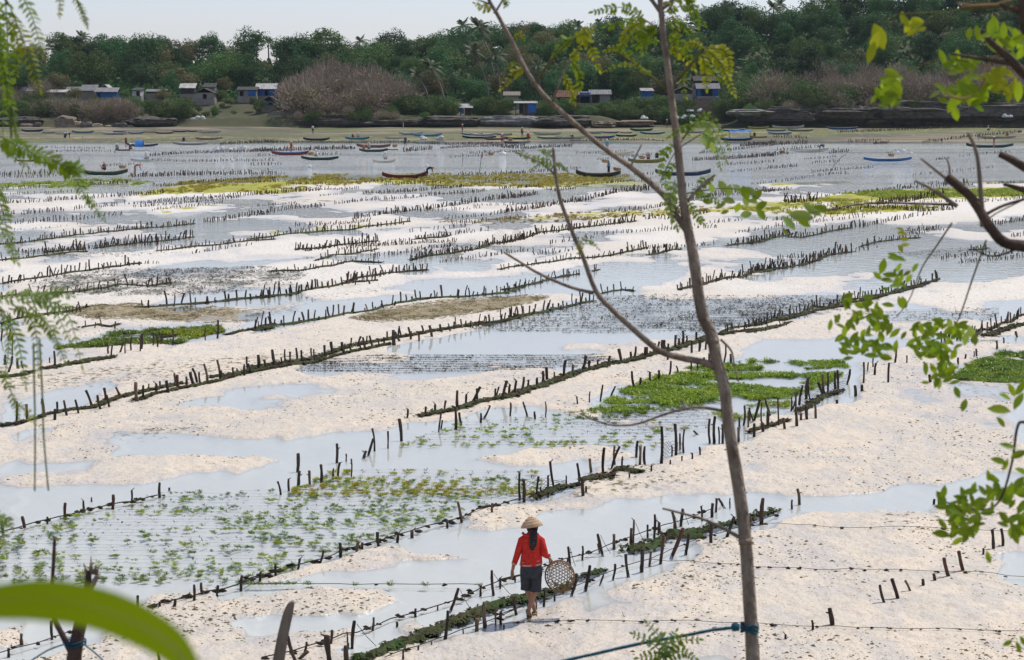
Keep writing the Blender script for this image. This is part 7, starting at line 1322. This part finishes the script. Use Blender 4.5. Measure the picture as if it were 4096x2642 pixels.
# --- big blurred blade close to the lens
bl = empty('broad_leaf', DP(-160, 1470, .95)); tag(bl, 'large out-of-focus green blade close to the lens', 'leaf'); top = [(-160,1400),(0,1362),(120,1352),(230,1370),(330,1408),(425,1475),(474,1560)]; bot = [(-160,1455),(0,1446),(120,1452),(220,1470),(330,1514),(400,1556),(440,1610)]; TT = dpath(top, .95, 5); BB = dpath(bot, .9, 5); m = MB(); vs = []
for a, b in zip(TT, BB):
    mid = a.lerp(b, .5) + Vector((0, -.008, .002)); vs += [a - bl.location, mid - bl.location, b - bl.location]
m.add(vs, [(i * 3 + j, (i + 1) * 3 + j, (i + 1) * 3 + j + 1, i * 3 + j + 1) for i in range(len(TT) - 1) for j in range(2)]); m.build('blade', LFB, bl); MB().tube([a.lerp(b, .5) + Vector((0, -.006, .001)) - bl.location for a, b in zip(TT, BB)], .0012, 5).build('midrib', BRKG, bl)
# --- hanging fronds, upper corner (an overhanging tree)
HL = 3.8
ov = empty('overhanging_tree', (DP(-700, 300, HL).x, HL + .6, bank_z(-1.5, HL) - .1)); tag(ov, 'overhanging tree whose drooping feathery leaves frame the corner', 'tree')
tops = DP(-260, -260, HL); MB().tube([Vector((0, 0, 0)), Vector((-.05, 0, 1.2)), (tops - ov.location) * .75 + Vector((-.15, .1, .2)), tops - ov.location], [.07, .06, .04, .02], 8).build('trunk', BRK, ov)
for pts in ([(-260,-260),(-100,-160),(20,-110),(160,-60)], [(-260,-260),(-150,100),(-60,300),(0,322)], [(-260,-260),(-220,400),(-90,690),(10,725)], [(-260,-260),(-140,-60),(-20,-30),(20,10)]): limb('branch', pts, 12, 5, HL, BRKG, ov, 6)
HF = [([(10,-60),(18,100),(28,300)],24,16,LFG),([(-10,-60),(5,150),(8,340)],24,18,LFP),([(25,20),(60,110),(92,205)],22,13,LFY),([(35,-40),(75,40),(98,125)],20,12,LFP),([(15,40),(40,90),(35,180)],20,10,LFG),([(0,60),(15,200),(40,310)],20,14,LFG),([(-5,0),(0,120),(20,230)],22,12,LFG),([(150,-60),(140,0),(139,35)],14,7,LFY),([(160,-60),(180,5),(202,62)],12,12,LFY),([(170,-20),(195,30),(204,58)],10,7,LFG),
 ([(0,318),(50,345),(105,372)],26,10,LFG),([(60,348),(130,375),(168,398)],26,9,LFG),([(120,372),(165,405),(202,462)],22,12,LFG),([(140,385),(172,392),(190,402)],20,5,LFP),([(195,455),(215,475),(242,512)],13,6,LFG),([(0,330),(25,350),(60,385)],20,8,LFG),
 ([(-20,420),(8,500),(30,600)],22,13,LFG),([(-20,480),(10,550),(40,610)],18,9,LFP),([(-30,700),(60,690),(120,690)],30,9,LFP),([(40,700),(110,700),(160,790)],28,12,LFP),([(60,705),(150,720),(190,850)],28,13,LFP),([(30,710),(80,760),(90,870)],26,13,LFG),([(0,715),(40,790),(60,900)],26,12,LFG),([(60,705),(120,770),(150,840)],26,11,LFP),([(0,720),(20,800),(10,880)],24,10,LFG),([(90,695),(130,680),(165,690)],24,8,LFP),([(20,720),(90,740),(130,800)],24,10,LFG),([(-20,840),(20,900),(42,970)],16,9,LFG),([(30,930),(60,960),(80,985)],13,6,LFY),([(-30,1180),(0,1220),(15,1290)],18,8,LFP),([(-10,1200),(15,1210),(28,1230)],14,5,LFG)]
for i, (pts, ll, n, mt) in enumerate(HF): frond(pts, HL + .18 * math.sin(i * 1.7), ll * (.85 if ll > 23 and pts[0][1] > 600 else 1.2), mt, ov, n + 4, 40 + i, .34, 4.0)
for pts in ([(78,800),(80,900),(82,1000),(81,1146)], [(92,790),(98,900),(102,1020),(113,1145)], [(30,250),(36,310),(40,340)], [(22,250),(26,320),(30,345)]): limb('seed_pod', pts, 5, 4, HL, nm('pod_green', (0.16, 0.22, 0.06), (0.12, 0.16, 0.05), 10.0, .6) if 'pod_green' not in MATS else MATS['pod_green'], ov, 5)
# --- broken dark branch at the side
DB_ = 4.2
dbr = empty('broken_branch', (DP(2700, 700, DB_).x, DP(2700, 700, DB_).y, bank_z(1.5, DB_) - .05)); tag(dbr, 'broken dark branch with bare forked stubs entering from the side', 'branch')
MB().tube([Vector((0, 0, 0)), DP(2690, 900, DB_) - dbr.location, DP(2560, 620, DB_) - dbr.location, DP(2470, 585, DB_) - dbr.location], [.05, .045, .03, pxr(30, DB_)], 8).build('trunk', BRKD, dbr)
for pts, a, b, mt in (([(2480,588),(2420,582),(2388,575),(2340,565),(2305,525),(2268,465),(2232,432),(2208,412)],30,20,BRKD),([(2292,530),(2287,450),(2278,360),(2257,310)],14,7,DEADW),([(2228,435),(2185,400),(2147,370)],9,5,DEADW),([(2232,482),(2180,446),(2134,422)],11,5,DEADW),([(2215,408),(2213,385),(2206,368)],6,4,DEADW),([(2300,500),(2340,480),(2400,462)],8,6,BRKD),([(2226,478),(2150,476),(2060,474),(1990,479),(1930,492)],7,3,BRKD),([(2470,420),(2400,395),(2350,368),(2330,360)],26,14,BRKD),([(2400,450),(2375,440),(2340,430)],16,8,BRKD),([(2380,575),(2350,590),(2310,598),(2268,580)],6,3,BRKD),([(2300,520),(2320,500),(2380,470)],4,3,DEADW)): limb('branch', pts, a, b, DB_, mt, dbr, 8)
# --- leafy twigs on the side
S_ = 4.4
sprig([(2220,520),(2180,580),(2150,625),(2120,700),(2090,740)], [(2100,535,20,.7,LFY),(2105,545,10,.8,LFY),(2108,558,0,.8,LFY),(2110,572,340,.8,LFY),(2100,580,250,.8,LFY)] + cloud(2085, 650, 50, 55, 12, 5) + cloud(2010, 740, 75, 60, 22, 6) + cloud(2030, 800, 90, 50, 24, 7), S_, 5, 'drooping green leafy twig hanging over the middle stakes', LFG, BRKG, 31, seed=3)
sprig([(2300,560),(2268,650),(2235,745),(2200,800),(2230,880)], cloud(2190, 770, 85, 35, 22, 8) + cloud(2170, 820, 70, 50, 20, 9) + cloud(2210, 860, 40, 45, 12, 10) + [(2252,790,100,1.2,LFP),(2265,775,60,1.2,LFP),(2215,760,80,1.1,LFP),(2248,945,290,1.1),(2232,915,250,.9),(2190,895,270,.9,LFP)], S_ + .1, 5, 'drooping leafy twig with pale round leaves beside the green one', LFG, BRKG, 31, seed=4)
sprig([(2460,1000),(2390,985),(2372,1000),(2360,1080),(2330,1170),(2280,1190),(2200,1170)], [(2330,955,190,1.4,LFV),(2345,925,20,1.1,LFV),(2360,910,60,1.1,LFV),(2375,935,300,1.2,LFV),(2335,985,230,1.1,LFV),(2380,905,120,1,LFV),(2350,1040,200,1,LFG),(2375,1060,330,1.2,LFG),(2330,1075,200,1.1,LFG),(2385,1100,20,1.2,LFV),(2305,1110,260,.8,LFV),(2345,1085,290,1,LFG),(2375,1130,300,1.1,LFG)] + cloud(2330, 1140, 60, 40, 12, 12) + cloud(2370, 1220, 40, 50, 10, 13) + cloud(2240, 1180, 70, 40, 16, 14) + cloud(2250, 1240, 55, 40, 14, 15) + [(2195,1245,190,1.1),(2305,1300,250,.9),(2200,1150,100,1),(2245,1150,70,.9),(2270,1140,110,.9),(2310,1150,60,1.3,LFG),(2350,1170,10,1.4,LFG)], 4.0, 9, 'bright leafy branch low at the picture side', LFG, BRKD, 36, seed=5, name='leafy_branch')
sprig([(2460,1545),(2400,1520),(2370,1505)], [(2350,1500,150,.7,LFV),(2375,1510,250,.8,LFV),(2385,1495,60,.8,LFV)], 4.0, 4, 'small leaf tuft at the bottom corner', LFV, BRKG, 34, seed=6)
ub = sprig([(2520,260),(2440,210),(2388,172),(2350,132),(2312,100),(2290,72)], [(2040,100,110,1.4,LFY),(2032,122,110,1.2,LFY),(2050,85,70,1.3,LFY)], 3.6, 30, 'leafy upper branch with oval leaves and a curling tan vine', LFV, BRKD, 46, seed=7, name='leafy_branch')
for pts, a, b, mt in (([(2365,150),(2300,140),(2215,125)],14,5,BRKD),([(2330,130),(2310,140),(2292,195),(2260,228),(2225,228),(2206,218)],6,5,VINE),([(2388,15),(2300,18),(2200,28),(2090,34)],5,3,BRKG),([(2090,34),(2060,60),(2045,95)],3,2,BRKG),([(2305,150),(2280,160),(2250,168)],3,2,VINE),([(2260,145),(2190,140),(2100,172)],4,2,BRKG),([(2420,60),(2380,30),(2330,10)],18,8,BRKD),([(2400,30),(2330,12),(2240,16)],8,4,VINE),([(2390,10),(2320,26),(2260,28)],6,3,BRKD),([(2395,90),(2385,30),(2388,-40)],22,22,BRKD),([(2360,0),(2300,14),(2232,8)],5,3,VINE)): limb('branch', pts, a, b, 3.6, mt, ub, 7)
sprig([(2100,172),(2080,185),(2070,200)], [(2110,48,60,.9,LFY),(2118,62,120,1,LFY),(2140,48,20,.8,LFY),(2135,58,350,.8,LFY),(2128,75,330,.8,LFY),(2150,68,340,.7,LFY),(2104,40,90,.8,LFY)] + cloud(2075, 215, 28, 28, 10, 20, LFG) + cloud(2080, 190, 30, 25, 7, 21, LFV) + [(2060,248,200,.8,LFG),(2085,240,190,.8,LFG),(2050,220,240,1.1,LFG),(2180,220,320,.8,LFP)] + cloud(2240, 150, 50, 25, 8, 22, LFG) + cloud(2250, 215, 55, 35, 16, 23, LFG) + cloud(2330, 80, 45, 30, 10, 24, LFV) + cloud(2330, 190, 50, 40, 14, 25, LFY) + cloud(2370, 100, 30, 50, 8, 26, LFV) + [(2228,265,250,1.0,LFG),(2280,238,340,1.0,LFG),(2200,235,200,.8,LFG),(2375,215,270,1.2,LFV)], 3.7, 4, None, LFG, BRKG, 38, seed=8, parent=ub)
sprig([(1930,492),(1900,495),(1870,500)], [(1870,505,190,1.6,LFP),(1895,490,30,1.4,LFP),(1915,485,10,1.0,LFG),(1840,520,230,1.0,LFP),(1830,540,250,.6,LFG),(1875,520,210,1.0,LFV)], S_, 3, 'pale leaf pair at the end of a long thin twig', LFP, BRKG, 40, seed=9)
# ================================================================ air: thin sea haze over the whole place
hz, nt_, out_n, N_, L__ = newmat('haze'); pv = N_('ShaderNodeVolumePrincipled'); pv.inputs['Color'].default_value = (0.72, 0.86, 1.0, 1); pv.inputs['Density'].default_value = 0.000045; pv.inputs['Anisotropy'].default_value = 0.2
L__(pv.outputs[0], out_n.inputs['Volume'])
o = MB().box((0, 680, 40), (3000, 1480, 92)).build('haze', hz, None, smooth=False); tag(o, 'thin pale sea haze', 'haze', kind='stuff')
